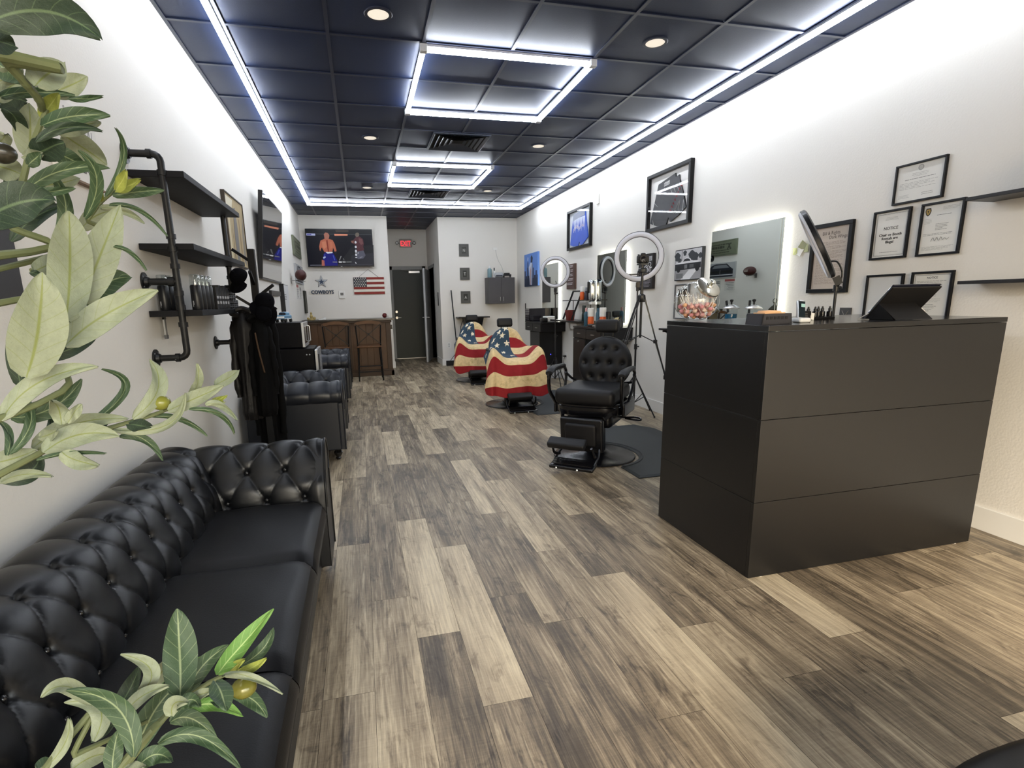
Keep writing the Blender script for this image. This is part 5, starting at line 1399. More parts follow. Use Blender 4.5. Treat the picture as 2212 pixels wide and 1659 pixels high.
# ------------------------------------------------------------------ pipe shelf unit on the left wall
PIPE = M('iron_pipe_black', (12, 13, 14), .42, .0, spec=.4, bump=.0004, bscale=220, var=.1)
WD = M('shelf_wood_black', (18, 18, 21), .6, spec=.2, bump=.0006, bscale=40, var=.25, vscale=12)
t = thing('pipe_shelf', 'black iron pipe wall shelf with three dark boards above the sofa', 'shelf', (XL, 2.99, 0), 0)
OUT = .148
for yy, zt in ((.0, 2.033), (1.16, 2.033)):
    b = MB(PIPE)
    pts = [(0.006, yy, zt), (OUT - .035, yy, zt)] + [(OUT - .035 + .035 * math.sin(a), yy, zt - .035 + .035 * math.cos(a)) for a in (.4, .8, 1.2, PI / 2)] + [(OUT, yy, 1.105)] + [(OUT - .035 + .035 * math.cos(a), yy, 1.105 - .035 * math.sin(a)) for a in (.4, .8, 1.2, PI / 2)] + [(0.006, yy, 1.07)]
    b.tube(pts, .0165, 14); b.cyl((0.006, yy, 1.446), (OUT, yy, 1.446), .0165, n=14); b.build('pipe', t)
    R_ = Euler((0, PI / 2, 0)).to_matrix()
    for z in (1.95, 1.66, 1.52, 1.39, 1.32, 1.235, 1.60):
        b = MB(PIPE); b.lathe([(.0165, -.012), (.022, -.012), (.022, .012), (.0165, .012)], (OUT, yy, z), 16); b.build('pipe_fitting', t)
    for z in (2.033, 1.07):
        b = MB(PIPE); b.lathe([(.0165, -.01), (.0215, -.01), (.0215, .01), (.0165, .01)], (OUT - .045, yy, z), 16, R=R_); b.build('pipe_fitting', t)
    b = MB(PIPE); b.lathe([(.0165, -.01), (.023, -.01), (.023, .02), (.0165, .02)], (OUT - .03, yy, 1.446), 16, R=R_); b.build('pipe_fitting', t)
    for z in (2.033, 1.446, 1.07):
        b = MB(PIPE); b.lathe([(0, 0), (.046, 0), (.046, .007), (.026, .009), (.022, .024), (.0165, .024)], (0.0005, yy, z), 28, R=R_); f_ = b.build('flange', t)
        b = MB(K(110, 112, 114, .3, .8))
        for k in range(4): b.lathe([(.006, 0), (.005, .003), (0, .004)], (.0075, yy + .034 * math.cos(PI / 4 + k * PI / 2), z + .034 * math.sin(PI / 4 + k * PI / 2)), 8, R=R_)
        b.build('screw', f_)
for z in (1.93, 1.598, 1.276):
    b = MB(WD); b.box(.002, .243, -.008 if z > 1.7 else 0.0, 1.222, z, z + .03); b.build('board', t, smooth=False, bevel=.002)
# cans and boxes on the bottom board
zs = 1.3065; BK = K(24, 25, 28, .3); BX = M('box_black', (27, 28, 32), .4, var=.1); CLR = glass_mat('cap_clear', (.9, .93, .93), 2.2); PW = K(188, 190, 194)
labs = ['first', 'second', 'third', 'fourth', 'fifth', 'sixth', 'seventh', 'eighth']
for k in range(8):
    y = (3.10 + .075 * k) if k < 4 else 3.07 + .075 * (k - 4); x = XL + (.045 if k < 4 else .205)
    t = thing('hair_spray', '%s black spray can of the %s row on the bottom pipe shelf board' % (labs[k % 4], 'wall side' if k < 4 else 'front'), 'can', (x, y, zs), 0, 'black spray cans on the pipe shelf')
    b = MB(BK); b.lathe([(0, 0), (.025, 0), (.026, .003), (.026, .118), (.022, .126), (.012, .128), (0, .128)], n=20); b.build('body', t)
    b = MB(PW); b.T = Matrix.Rotation(-.5, 4, 'Z'); 
    for q in range(2): b.box(-.002 + .004 * q, .0 + .004 * q, -.0266, -.026, .015 + .01 * q, .045)
    b.build('label_text', t, smooth=False)
    b = MB(CLR); b.lathe([(.0245, .122), (.0245, .172), (.021, .178), (0, .178)], n=20); b.build('cap', t)
    b = MB(K(206, 208, 208, .2, .6)); b.lathe([(.009, .127), (.009, .143), (.005, .145), (.005, .152), (0, .152)], n=12); b.build('nozzle', t)
for k in range(5):
    y = 3.40 + .062 * k; t = thing('product_carton', '%s slim black carton with pale print beside the spray cans' % labs[k], 'box', (XL + .20, y, zs), 0, 'slim cartons on the pipe shelf')
    b = MB(BX); b.box(-.028, .028, -.026, .026, 0, .125 + .012 * (k % 2)); b.build('carton', t, smooth=False, bevel=.001)
    b = MB(PW); 
    for r in range(2):
        for q in range(2): b.box(-.02 + .018 * q, -.006 + .018 * q, -.0265, -.026, .028 + .026 * r, .044 + .026 * r); b.box(.028, .0285, -.018 + .02 * q, -.004 + .02 * q, .03 + .03 * r, .045 + .03 * r)
    b.build('label_text', t, smooth=False)
for k in range(5):
    for r in range(4 if k < 4 else 2):
        y = 3.74 + .058 * k; t = thing('wax_tin', 'black tin in %s stack of the bottom board, level %s from its bottom' % (labs[k], labs[r]), 'tin', (XL + .19, y, zs + .0285 * r), 0, 'stacked black tins on the pipe shelf')
        b = MB(BX); b.lathe([(0, 0), (.026, 0), (.027, .002), (.027, .026), (.026, .028), (0, .028)], n=20); b.build('tin', t)
        b = MB(K(96, 98, 104)); b.lathe([(.0272, .010), (.0272, .015)], n=20); b.build('label', t)
t = thing('wall_thermometer', 'small clear hanging tube under the bottom pipe shelf board', 'tube', (XL + .02, 3.13, 1.16)); b = MB(K(206, 208, 208, .2)); b.box(-.004, .004, -.012, .012, .02, .11); b.build('body', t, smooth=False); b = MB(K(90, 92, 94)); b.box(-.006, .006, -.014, .014, 0, .02); b.box(-.006, .006, -.012, .012, .10, .115); b.build('end_cap', t, smooth=False)

# framed painting behind the shelf
w, h = .82, .56
t = on_wall('painting', 'framed brown and ochre abstract painting behind the right end of pipe shelf', 'painting', 'L', 4.86, 5.56, 1.66); w = .70; h = .58
frame(t, w, h, .012, .03, K(58, 50, 40)); m = sheet(t, 'canvas', w, h, .012, M('canvas_ochre', (168, 150, 112), .7, var=.25, vscale=7), y=-.022)
for pts, c in (([(-.08, .02), (.02, .02), (.05, .30), (.02, .50), (-.06, .48), (-.10, .25)], (104, 100, 96)), ([(-.04, .02), (0, .02), (.01, .28), (-.03, .30)], (60, 70, 92)), ([(.10, .03), (.16, .03), (.15, .4), (.12, .45)], (130, 104, 62)), ([(-.30, .05), (-.24, .05), (-.22, .5), (-.27, .52)], (196, 184, 150)), ([(-.18, .02), (-.14, .02), (-.15, .42)], (110, 90, 60)), ([(-.31, .42), (-.12, .46), (-.05, .55), (-.32, .55)], (204, 196, 170)), ([(.2, .06), (.3, .02), (.32, .5), (.24, .36)], (120, 112, 98))): m.art(pts, -.0225 - .0003 * (c[0] % 5), K(*c))
m.build('canvas', t, smooth=False)
# sign with lettering behind the tree
t = on_wall('quote_sign', 'white wooden quote sign on the left wall half hidden by leaves', 'sign', 'L', 2.31, 2.65, 1.80)
w, h = .34, .24; m = MB(K(222, 220, 214)); m.box(-w / 2, w / 2, -.02, 0, 0, h + .03); m.build('board', t, smooth=False, bevel=.001)
m = MB(INK)
for k, (s_, z, sz) in enumerate((('Sometimes', .225, .034), ('OR CAN YOU', .180, .045), ('you need', .130, .030), ('we can all', .090, .030), ('GOOD LAUGH', .035, .050))): m.text(s_, sz, 0, z, -.0205, INK, .95 if k < 4 else 1.0)
m.build('lettering', t, smooth=False)
m = MB(K(120, 96, 72)); m.box(-w / 2 - .004, w / 2 + .004, -.024, 0, -.008, 0); m.build('ledge', t, smooth=False)
t = on_wall('dark_canvas', 'dark canvas at the extreme left edge of the photo beside the tree', 'picture', 'L', 1.62, 1.955, 1.35); m = MB(K(44, 42, 42)); m.box(-.167, .167, -.02, 0, 0, .30); m.build('canvas', t, smooth=False)

# switched-off television on a tilting mount, left wall
t = on_wall('television', 'big switched off television tilted forward on the left wall, mirroring the room', 'television', 'L', 6.20, 7.65, 1.605)
w, h = 1.45, .895; tl = Matrix.Translation((0, -.035, 0)) @ Matrix.Rotation(.100, 4, 'X')
m = MB(K(14, 14, 16, .3)); m.T = tl; m.box(-w / 2, w / 2, .0, .045, 0, h); m.box(-w / 2 + .2, w / 2 - .2, .0, .03, .1, h - .3); m.build('case', t, smooth=False, bevel=.004)
m = MB(M('off_screen_gloss', (5, 5, 9), .018, spec=.6, coat=1.0, var=0)); m.T = tl; m.rect(-w / 2 + .012, w / 2 - .012, .02, h - .012, -.0008); m.build('screen', t, smooth=False)
m = MB(CAB); m.box(-.25, .25, -.03, 0, .30, .60); m.bar((-.2, -.02, .58), (-.2, -.09, .62), .02, .02); m.bar((.2, -.02, .58), (.2, -.09, .62), .02, .02); m.build('tilt_mount', t, smooth=False)
t = on_wall('wall_rail', 'black horizontal bar on the wall under the tilted television', 'rail', 'L', 6.75, 7.50, 1.44); m = MB(CAB); m.box(-.37, .37, -.03, 0, 0, .06); m.build('bar', t, smooth=False, bevel=.004)
t = on_wall('whiteboard', 'narrow looking white board with black edge right of the tilted television', 'whiteboard', 'L', 7.64, 8.30, 1.175); w, h = .66, .43
m = MB(K(26, 26, 28)); m.box(-w / 2, -w / 2 + .02, -.055, 0, 0, h); m.box(-w / 2 + .02, w / 2, -.03, 0, 0, h); m.build('frame', t, smooth=False)
m = MB(K(206, 207, 208, .3)); m.rect(-w / 2 + .022, w / 2 - .006, .006, h - .006, -.031); lines(m, -.2, .1, .30, 3, .03, .014, -.0315, K(120, 120, 124), 61); m.build('panel', t, smooth=False)
# green sign, car picture, notices
t = on_wall('green_sign', 'olive green metal sign high on the left wall beyond the tilted television', 'sign', 'L', 9.63, 10.75, 2.155); w, h = 1.12, .31
m = MB(M('sign_olive', (106, 112, 92), .55, var=.1)); m.box(-w / 2, w / 2, -.03, 0, 0, h); m.build('panel', t, smooth=False)
m = MB(K(58, 62, 50)); m.rect(-.5, .5, .02, .026, -.0305); m.rect(-.5, .5, .284, .29, -.0305); lines(m, -.18, .5, .20, 1, .06, .05, -.0305, m.cur, 62, 0); lines(m, -.4, .4, .24, 1, .05, .022, -.0305, m.cur, 63, 0, True); lines(m, -.35, .35, .12, 2, .045, .016, -.0305, m.cur, 64, .1, True)
m.art([(-.40, .12), (-.36, .11), (-.30, .22), (-.33, .23)], -.0305); m.art([(-.30, .11), (-.26, .12), (-.34, .23), (-.37, .22)], -.0305); m.build('lettering', t, smooth=False)
t = on_wall('muscle_car_print', 'print of a dark car front on the left wall behind the football', 'picture', 'L', 9.63, 10.75, 1.695); h = .315
m = MB(K(168, 170, 172)); m.box(-w / 2, w / 2, -.03, 0, 0, h); q = K(28, 32, 42)
m.art([(-.5, .02), (.34, .02), (.40, .06), (.38, .16), (.28, .20), (.2, .27), (.05, .295), (-.3, .29), (-.42, .21), (-.5, .17)], -.0305, q); m.art([(-.38, .205), (.18, .205), (.10, .27), (-.28, .27)], -.031, K(120, 124, 130)); m.rect(-.46, .34, .10, .15, -.031, K(10, 11, 14)); m.rect(-.10, -.085, .06, .17, -.0314, K(110, 114, 122)); m.rect(-.5, .38, .055, .072, -.0312, K(196, 198, 202)); m.build('print', t, smooth=False)
t = on_wall('rate_notice', 'small white notice without red heading, nearer the back wall', 'notice', 'L', 10.08, 10.38, 1.43); m = MB(K(214, 212, 204)); m.box(-.15, .15, -.006, 0, 0, .22); lines(m, -.12, .12, .20, 2, .03, .018, -.0065, K(60, 60, 60), 65, .1, True); lines(m, -.12, .12, .13, 4, .028, .008, -.0065, K(120, 120, 120), 66); m.build('paper', t, smooth=False)
t = on_wall('rules_notice', 'small white notice with red heading under the dark car print', 'notice', 'L', 9.64, 9.96, 1.43); m = MB(K(214, 212, 206)); m.box(-.16, .16, -.006, 0, 0, .24); m.rect(-.155, .155, .19, .235, -.0065, K(176, 96, 92)); lines(m, -.13, .13, .165, 5, .032, .01, -.0065, K(110, 110, 110), 67); m.build('paper', t, smooth=False)
t = on_wall('narrow_picture', 'tall narrow dark green picture standing above the left bar end', 'picture', 'L', 10.70, 11.06, 1.17); m = MB(K(34, 36, 28)); m.box(-.18, .18, -.03, 0, 0, .42); m.art([(-.05, .02), (.05, .02), (.03, .22), (.08, .30), (0, .38), (-.08, .28), (-.03, .2)], -.0305, K(110, 112, 96)); m.build('print', t, smooth=False)
# football on a wall bracket
t = on_wall('football', 'brown football held on a thin wire bracket on the left wall', 'ball', 'L', 8.95, 9.15, 1.655)
FB = M('football_brown', (66, 32, 30), .5, bump=.0006, bscale=300, var=.1); m = MB(FB); P = []
for i in range(21):
    th = PI * i / 20; z = -.145 * math.cos(th); r = .086 * math.sin(th) ** .85 if 0 < i < 20 else 0
    P.append([(z, -.150 + r * math.cos(a), .13 + r * math.sin(a)) for a in [2 * PI * k / 28 for k in range(28)]])
m.grid(P, wrap=True); m.build('ball', t)
m = MB(K(190, 184, 176)); m.box(-.05, .05, -.238, -.233, .127, .133); m.box(-.05, .05, -.233, -.227, .16, .165)
for k in range(5): m.box(-.04 + .02 * k - .002, -.04 + .02 * k + .002, -.239, -.234, .115, .145)
m.build('lacing', t, smooth=False)
m = MB(K(120, 120, 120, .3, .8)); m.cyl((0, 0, .05), (0, -.05, .05), .004, n=8); m.tube(spline([(-.09, -.12, .06), (-.06, -.08, .045), (0, -.05, .05), (.06, -.08, .045), (.09, -.12, .06)], 5), .004, 6); m.tube(spline([(-.09, -.12, .06), (-.03, -.20, .035), (.03, -.20, .035), (.09, -.12, .06)], 5), .004, 6); m.box(-.03, .03, -.006, 0, .0, .09); m.build('bracket', t)

# ------------------------------------------------------------------ television on the back wall
t = on_wall('television', 'wall television on the back wall showing two fighters in a cage match', 'television', 'B', -.905, .337, 2.035)
w, h = 1.242, .705
t.rotation_euler = (-.0, 0, 0)
m = MB(K(14, 14, 16, .25)); m.box(-w / 2, w / 2, -.10, -.055, 0, h); m.box(-.3, .3, -.055, 0, .2, .5); m.build('case', t, smooth=False, bevel=.003)
def SCR(r, g, b_, s=.75):
    n_ = 'screen_%d_%d_%d' % (r, g, b_)
    if n_ in _mats: return _mats[n_]
    m_ = M(n_, (r, g, b_), .3, emit=s, var=0); m_.node_tree.nodes['Principled BSDF'].inputs['Base Color'].default_value = (0, 0, 0, 1); m_.node_tree.nodes['Principled BSDF'].inputs['Specular IOR Level'].default_value = .15
    return m_
m = MB(); s0 = -.1005; X0, X1, Z0, Z1 = -w / 2 + .01, w / 2 - .01, .02, h - .012
def sx(px): return X0 + (px - 60) / (2130 - 60) * (X1 - X0)
def sz(pz): return Z1 - (pz - 70) / (1240 - 70) * (Z1 - Z0)
def sa(pts, c, lay):
    m.art([(sx(p[0] - (p[1] - 70) * .075), sz(p[1])) for p in pts][::1], s0 - .0004 * lay, SCR(*c))
m.rect(X0, X1, Z0, Z1, s0, SCR(6, 8, 24))
sa([(1500, 620), (2200, 560), (2230, 1235), (1050, 1235)], (26, 28, 36), 1); sa([(1500, 900), (2200, 820), (2230, 1235), (1450, 1235)], (40, 42, 52), 1.3); sa([(60, 70), (2110, 70), (2120, 200), (1300, 190), (60, 180)], (20, 24, 30), 1)
sa([(980, 80), (1400, 80), (1400, 150), (1000, 150)], (66, 58, 54), 1.5); sa([(380, 205), (2120, 210), (2124, 235), (380, 225)], (60, 66, 70), 2)
sa([(85, 200), (360, 205), (362, 270), (90, 265)], (176, 184, 224), 3); sa([(100, 212), (240, 212), (242, 255), (105, 255)], (96, 96, 170), 4)
sa([(950, 208), (1370, 212), (1372, 262), (960, 268)], (232, 150, 120), 3)
# near fighter: back, head, arms, trunks
sa([(640, 790), (560, 640), (520, 730), (545, 755), (500, 745), (480, 620), (520, 430), (640, 370), (790, 370), (900, 410), (960, 520), (1020, 730), (1010, 790), (960, 780), (920, 650), (890, 780)], (184, 106, 82), 4)
sa([(640, 300), (625, 220), (680, 165), (760, 190), (800, 260), (790, 330), (770, 375), (650, 375)], (170, 112, 96), 5)
sa([(700, 420), (740, 400), (790, 790), (750, 790)], (130, 52, 40), 5); sa([(560, 470), (680, 440), (720, 620), (640, 700), (590, 640)], (200, 126, 98), 5); sa([(800, 450), (900, 470), (900, 640), (830, 700)], (194, 116, 90), 5)
sa([(500, 745), (560, 750), (565, 800), (515, 790)], (30, 26, 36), 5); sa([(950, 780), (1020, 770), (1040, 830), (970, 850)], (30, 26, 40), 5)
sa([(620, 850), (680, 790), (900, 790), (960, 900), (1050, 1080), (1060, 1230), (640, 1235), (610, 1080), (590, 1010)], (14, 18, 120), 6)
sa([(680, 790), (900, 790), (895, 825), (740, 845)], (226, 228, 236), 7); sa([(600, 960), (660, 925), (690, 960), (620, 1010)], (190, 206, 236), 7); sa([(900, 900), (930, 890), (980, 1050), (950, 1060)], (60, 80, 190), 7); sa([(640, 880), (670, 860), (650, 1000)], (70, 90, 200), 7); sa([(560, 1040), (640, 1060), (660, 1235), (560, 1235)], (176, 104, 90), 6)
# far fighter
sa([(1610, 250), (1620, 190), (1670, 160), (1730, 180), (1740, 250), (1700, 310), (1640, 310)], (112, 104, 96), 4); sa([(1640, 300), (1760, 290), (1860, 370), (1890, 520), (1870, 620), (1900, 720), (1820, 780), (1690, 780), (1640, 560), (1540, 520), (1480, 480), (1480, 430), (1540, 420)], (84, 48, 56), 4)
sa([(1720, 340), (1830, 370), (1870, 520), (1800, 560), (1740, 480)], (116, 76, 80), 5); sa([(1480, 430), (1560, 425), (1570, 490), (1510, 500)], (132, 92, 80), 5); sa([(1690, 770), (1880, 740), (1950, 900), (1880, 1000), (1700, 1030), (1660, 930)], (86, 88, 104), 5)
sa([(1690, 800), (1740, 800), (1720, 860), (1680, 840)], (150, 152, 166), 6); sa([(1760, 960), (1850, 930), (1850, 960), (1760, 1000)], (130, 132, 146), 6)
for pz_, hh in ((475, 40), (628, 42), (765, 50), (880, 42), (970, 16)): m.art([(sx(1610 - pz_ * .03 + 32 * math.cos(a)), sz(pz_ + hh * math.sin(a))) for a in [-2 * PI * k / 16 for k in range(16)]], s0 - .0032, SCR(214, 216, 226))
sa([(1610, 1105), (1640, 1130), (1665, 1165), (1630, 1170)], (214, 216, 226), 7)
sa([(900, 1100), (1040, 1100), (1040, 1135), (900, 1130)], (120, 122, 130), 8); sa([(1090, 1095), (1190, 1100), (1190, 1140), (1095, 1140)], (220, 222, 226), 8); sa([(1210, 1095), (1310, 1100), (1310, 1135), (1215, 1135)], (180, 182, 186), 8); sa([(1330, 1100), (1500, 1095), (1500, 1130), (1330, 1135)], (104, 110, 112), 8)
sa([(1150, 920), (1185, 920), (1130, 1060), (1100, 1065)], (130, 132, 136), 8); sa([(1220, 990), (1240, 990), (1275, 1060), (1250, 1060)], (110, 112, 116), 8); sa([(200, 1205), (820, 1200), (820, 1225), (200, 1228)], (96, 98, 112), 5); sa([(1050, 1205), (2180, 1190), (2180, 1205), (1050, 1222)], (70, 72, 84), 5)
m.build('screen_picture', t, smooth=False)
m = MB(K(210, 210, 212)); m.rect(-.015, .015, .004, .014, -.101); m.build('maker_badge', t, smooth=False)

# star emblem and team lettering
NV = K(28, 52, 80, .4); SL = K(170, 176, 182, .35, .3); WTE = K(236, 238, 238, .4)
t = on_wall('star_emblem', 'navy and silver five point star sign under the television', 'wall sign', 'B', -.80, -.58, 1.665)
for k, (r, m_, y) in enumerate(((.125, NV, -.012), (.110, WTE, -.016), (.094, NV, -.020), (.088, SL, -.0205), (.062, NV, -.024))):
    m = MB(m_); m.prism([(x, z) for x, z in star_pts(0, .095, r, 0, .40)][::-1], y, y + .012 if k == 0 else y + .004); m.build('star_layer', t, smooth=False)
t = on_wall('team_lettering', 'navy block letters reading COWBOYS under the star', 'wall sign', 'B', -.88, -.49, 1.51)
m = MB(NV)
for dx_ in (-.0035, 0, .0035): m.text('COWBOYS', .098, dx_, .022, -.016 - abs(dx_), NV, .86, ext=.008)
m.build('lettering', t, smooth=False)
m = MB(SL)
for dx_, dz in ((-.009, 0), (.009, 0), (0, .008), (0, -.008), (.007, -.007)): m.text('COWBOYS', .098, dx_, .022 + dz, -.008 - .0002 * (dx_ * 300 + dz * 170), SL, .86, ext=.006)
m.build('outline', t, smooth=False)
t = on_wall('thermostat', 'square white thermostat between the team sign and wooden flag', 'thermostat', 'B', -.385, -.262, 1.435); m = MB(TRIM); rbox(m, (0, -.01, .075), (.122, .02, .15), .009, TRIM); m.build('body', t); m = MB(K(90, 92, 92, .3)); m.rect(-.028, .03, .06, .11, -.0205); m.build('display', t, smooth=False)
# wooden flag hanging on a cord
t = on_wall('wooden_flag', 'painted wooden stars and stripes board hanging by a cord', 'wall sign', 'B', -.085, .512, 1.51); w, h = .597, .33
FR = K(128, 40, 32, .6); FW = K(226, 222, 208, .6)
for k in range(7):
    m = MB(FR if k % 2 == 0 else FW); m.box(-w / 2, w / 2, -.02, -.004, h - h * (k + 1) / 7 + .001, h - h * k / 7); m.build('slat', t, smooth=False)
m = MB(K(52, 54, 62, .6)); m.box(-w / 2, -w / 2 + .255, -.0225, -.0202, h * 3 / 7 + .002, h); c_ = m.build('canton', t, smooth=False)
m = MB(FW)
for r in range(6):
    for q in range(6 - (r % 2)): m.art(star_pts(-w / 2 + .022 + .042 * q + (.021 if r % 2 else 0), h - .018 - .031 * r, .015)[::-1], -.023, FW)
m.build('stars', t, smooth=False)
m = MB(K(70, 62, 50)); m.tube([(-.19, -.012, h), (0, -.006, h + .155), (.19, -.012, h)], .0025, 6); m.build('cord', t)

# ------------------------------------------------------------------ bar with two stools
WDB = M('bar_wood', (70, 44, 22), .42, bump=.001, bscale=30, var=.35, vscale=5); WDD = M('bar_wood_dark', (52, 33, 18), .45, bump=.001, bscale=30, var=.3, vscale=6)
BY = 10.02
t = thing('bar_counter', 'rustic brown wooden bar with dark top against the back wall', 'bar', ((XL + .60) / 2 - .0, BY, 0)); cx = (XL + .60) / 2
def X(a): return a - cx
m = MB(WDB); m.box(X(XL + .02), X(.52), .03, .60, .09, 1.0); m.build('body', t, smooth=False)
k = 0; x = XL + .02
while x < .46:
    m = MB(WDB); m.box(X(x), X(min(x + .118, .52)), .016, .0305, .12, .98); m.build('plank', t, smooth=False, bevel=.002); x += .12; k += 1
for a in (XL + .03, -.28, .44):
    m = MB(WDD); m.box(X(a), X(a + .09), -.002, .018, .09, 1.0); m.build('post', t, smooth=False, bevel=.003)
m = MB(WDD); m.box(X(XL + .02), X(.55), -.02, .04, .0, .09); m.box(X(XL + .02), X(.54), -.01, .035, .09, .12); m.box(X(.50), X(.55), -.02, .60, 0, .09); m.build('plinth', t, smooth=False, bevel=.004)
m = MB(M('bar_top_dark', (36, 33, 30), .25, coat=.2)); m.box(X(XL + .005), X(.60), -.06, .66, 1.02, 1.055); m.build('top', t, smooth=False, bevel=.004)
m = MB(WDD); m.box(X(XL + .02), X(.55), -.03, .62, .98, 1.02); m.build('cornice', t, smooth=False, bevel=.004)
m = MB(CAB); m.box(X(.535), X(.565), .05, .09, .85, .93); m.build('bottle_opener', t, smooth=False)
IR = M('stool_iron', (9, 9, 10), .45, spec=.3); WDS = M('stool_wood', (84, 54, 28), .45, bump=.0006, bscale=40, var=.3, vscale=8)
def stool(x, y, lb):
    t = thing('bar_stool', lb, 'bar stool', (x, y, 0), 0, 'bar stools')
    w = .205
    for sx_ in (-1, 1):
        m = MB(IR); m.tube(spline([(sx_ * w, 0, .0), (sx_ * (w - .012), .02, .60), (sx_ * (w - .004), .0, .80), (sx_ * (w + .008), -.02, 1.0)], 5), .011, 8); m.build('leg', t)
        m = MB(IR); m.tube([(sx_ * w, .40, 0), (sx_ * (w - .03), .36, .62)], .011, 8); m.build('leg', t)
    m = MB(IR); m.bar((-w - .006, -.03, .985), (w - .01, -.008, .64), .030, .012); m.bar((w + .006, -.034, .985), (-w + .01, -.012, .64), .030, .012); m.lathe([(0, -.012), (.018, -.01), (.018, .01), (0, .012)], (0, -.024, .812), 16, R=Euler((PI / 2, 0, 0)).to_matrix()); m.build('cross_brace', t, smooth=False)
    m = MB(WDS); P = [(-w - .015, .995), (-w + .02, 1.015), (-.08, 1.035), (0, 1.04), (.08, 1.035), (w - .02, 1.015), (w + .015, .995), (w + .01, .965), (.10, .99), (0, .995), (-.10, .99), (-w - .01, .965)]; m.prism(P[::-1], -.035, -.005); m.build('top_rail', t, smooth=False, bevel=.004)
    m = MB(WDS); rbox(m, (0, .19, .595), (.42, .40, .03), .012, WDS); m.build('seat', t)
    m = MB(IR)
    for z in (.16, .26): m.tube([(-w, .005, z), (w, .005, z)], .008, 8)
    for sx_ in (-1, 1): m.tube([(sx_ * w, .005, .22), (sx_ * (w - .008), .39, .22)], .008, 8)
    m.tube([(-w, .39, .22), (w, .39, .22)], .008, 8); m.build('stretcher', t)
stool(-.42, 9.36, 'left bar stool with crossed back, partly behind the armchair')
stool(.115, 9.36, 'right bar stool with crossed back in front of the bar')
# ornaments on the bar
t = thing('bar_ornament', 'small golden figurine at the left end of the bar top', 'figurine', (-.86, 10.18, 1.055)); GO = K(168, 150, 96, .4); m = MB(GO); m.lathe([(0, 0), (.05, 0), (.05, .015), (.02, .03), (.03, .07), (.015, .10), (.022, .125), (0, .145)], n=16); m.ball((.05, 0, .03), .028, 10); m.ball((-.055, .01, .025), .025, 10); m.build('figure', t)
t = thing('white_napkins', 'small heap of white papers beside the golden figurine', 'papers', (-.68, 10.2, 1.055), .2); m = MB(K(226, 226, 222)); m.box(-.06, .06, -.05, .05, 0, .012); m.obox((.03, 0, .02), (.08, .06, .004), (.1, -.25, .3)); m.build('sheets', t, smooth=False)
t = thing('toy_helmet', 'small dark red toy football helmet at the right end of the bar', 'ornament', (.44, 10.15, 1.056)); m = MB(K(92, 24, 24, .3)); m.ball((0, 0, .045), (.045, .05, .045), 16); m.build('shell', t); m = MB(K(200, 200, 198)); m.tube([(.03, -.045, .05), (.062, -.03, .04), (.064, .0, .03)], .004, 6); m.tube([(.03, -.04, .03), (.060, -.02, .022), (.06, .0, .016)], .004, 6); m.tube([(0, -.02, .09), (.03, -.03, .088)], .004, 6); m.build('face_guard', t)

# ------------------------------------------------------------------ exit sign
t = on_wall('exit_sign', 'red lit EXIT sign with two round lamp heads above the rear door', 'exit sign', 'B', 1.03, 1.27, 2.60); t.location = (1.15, RY, 2.60)
m = MB(K(186, 184, 176, .5)); rbox(m, (0, -.025, .095), (.30, .05, .19), .022, m.cur); m.build('housing', t)
m = MB(K(186, 158, 154, .5)); m.rect(-.125, .125, .02, .17, -.0505); m.build('face', t, smooth=False)
m = MB(M('exit_red_lit', (236, 70, 84), .4, emit=.9, var=0)); 
for dx_ in (-.003, .003): m.text('EXIT', .150, dx_, .04, -.0515, m.cur, .78)
m.rect(-.11, .11, .022, .032, -.0515); m.build('letters', t, smooth=False)
for s_ in (-1, 1):
    m = MB(K(110, 112, 110, .4)); m.ball((s_ * .20, -.05, .10), (.038, .035, .042), 16); m.cyl((s_ * .15, -.03, .09), (s_ * .19, -.045, .098), .012, n=10); m.build('lamp_head', t)
    m = MB(K(190, 192, 190, .2)); m.lathe([(0, .0), (.025, -.002)], (s_ * .20, -.086, .10), 16, R=Euler((PI / 2, 0, 0)).to_matrix()); m.build('lamp_lens', t)
# three small framed letters
LBs = ['topmost', 'middle', 'lowest']
for k, (z, ch) in enumerate(((2.235, 'N'), (1.765, 'T'), (1.29, 'A'))):
    t = on_wall('carved_picture', '%s of three small grey carved frames on the back wall' % LBs[k], 'picture frame', 'B', 2.062 + .004 * k, 2.262 + .004 * k, z, 'small carved frames'); w, h = .20, .245
    m = MB(K(92, 92, 88, .5)); 
    for q, (o1, y) in enumerate(((0, -.02), (.022, -.014), (.04, -.022))):
        o2 = o1 + .016
        m.box(-w / 2 + o1, w / 2 - o1, y, 0, o1, o2); m.box(-w / 2 + o1, w / 2 - o1, y, 0, h - o2, h - o1); m.box(-w / 2 + o1, -w / 2 + o2, y, 0, o2, h - o2); m.box(w / 2 - o2, w / 2 - o1, y, 0, o2, h - o2)
    m.build('frame', t, smooth=False)
    m = MB(K(60, 60, 56)); m.box(-w / 2 + .004, w / 2 - .004, -.008, 0, .004, h - .004); m.build('backing', t, smooth=False)
    m = MB(K(206, 206, 200)); m.text(ch, .09, 0, .09, -.0215, m.cur, .8, ext=.008); m.build('letter', t, smooth=False)
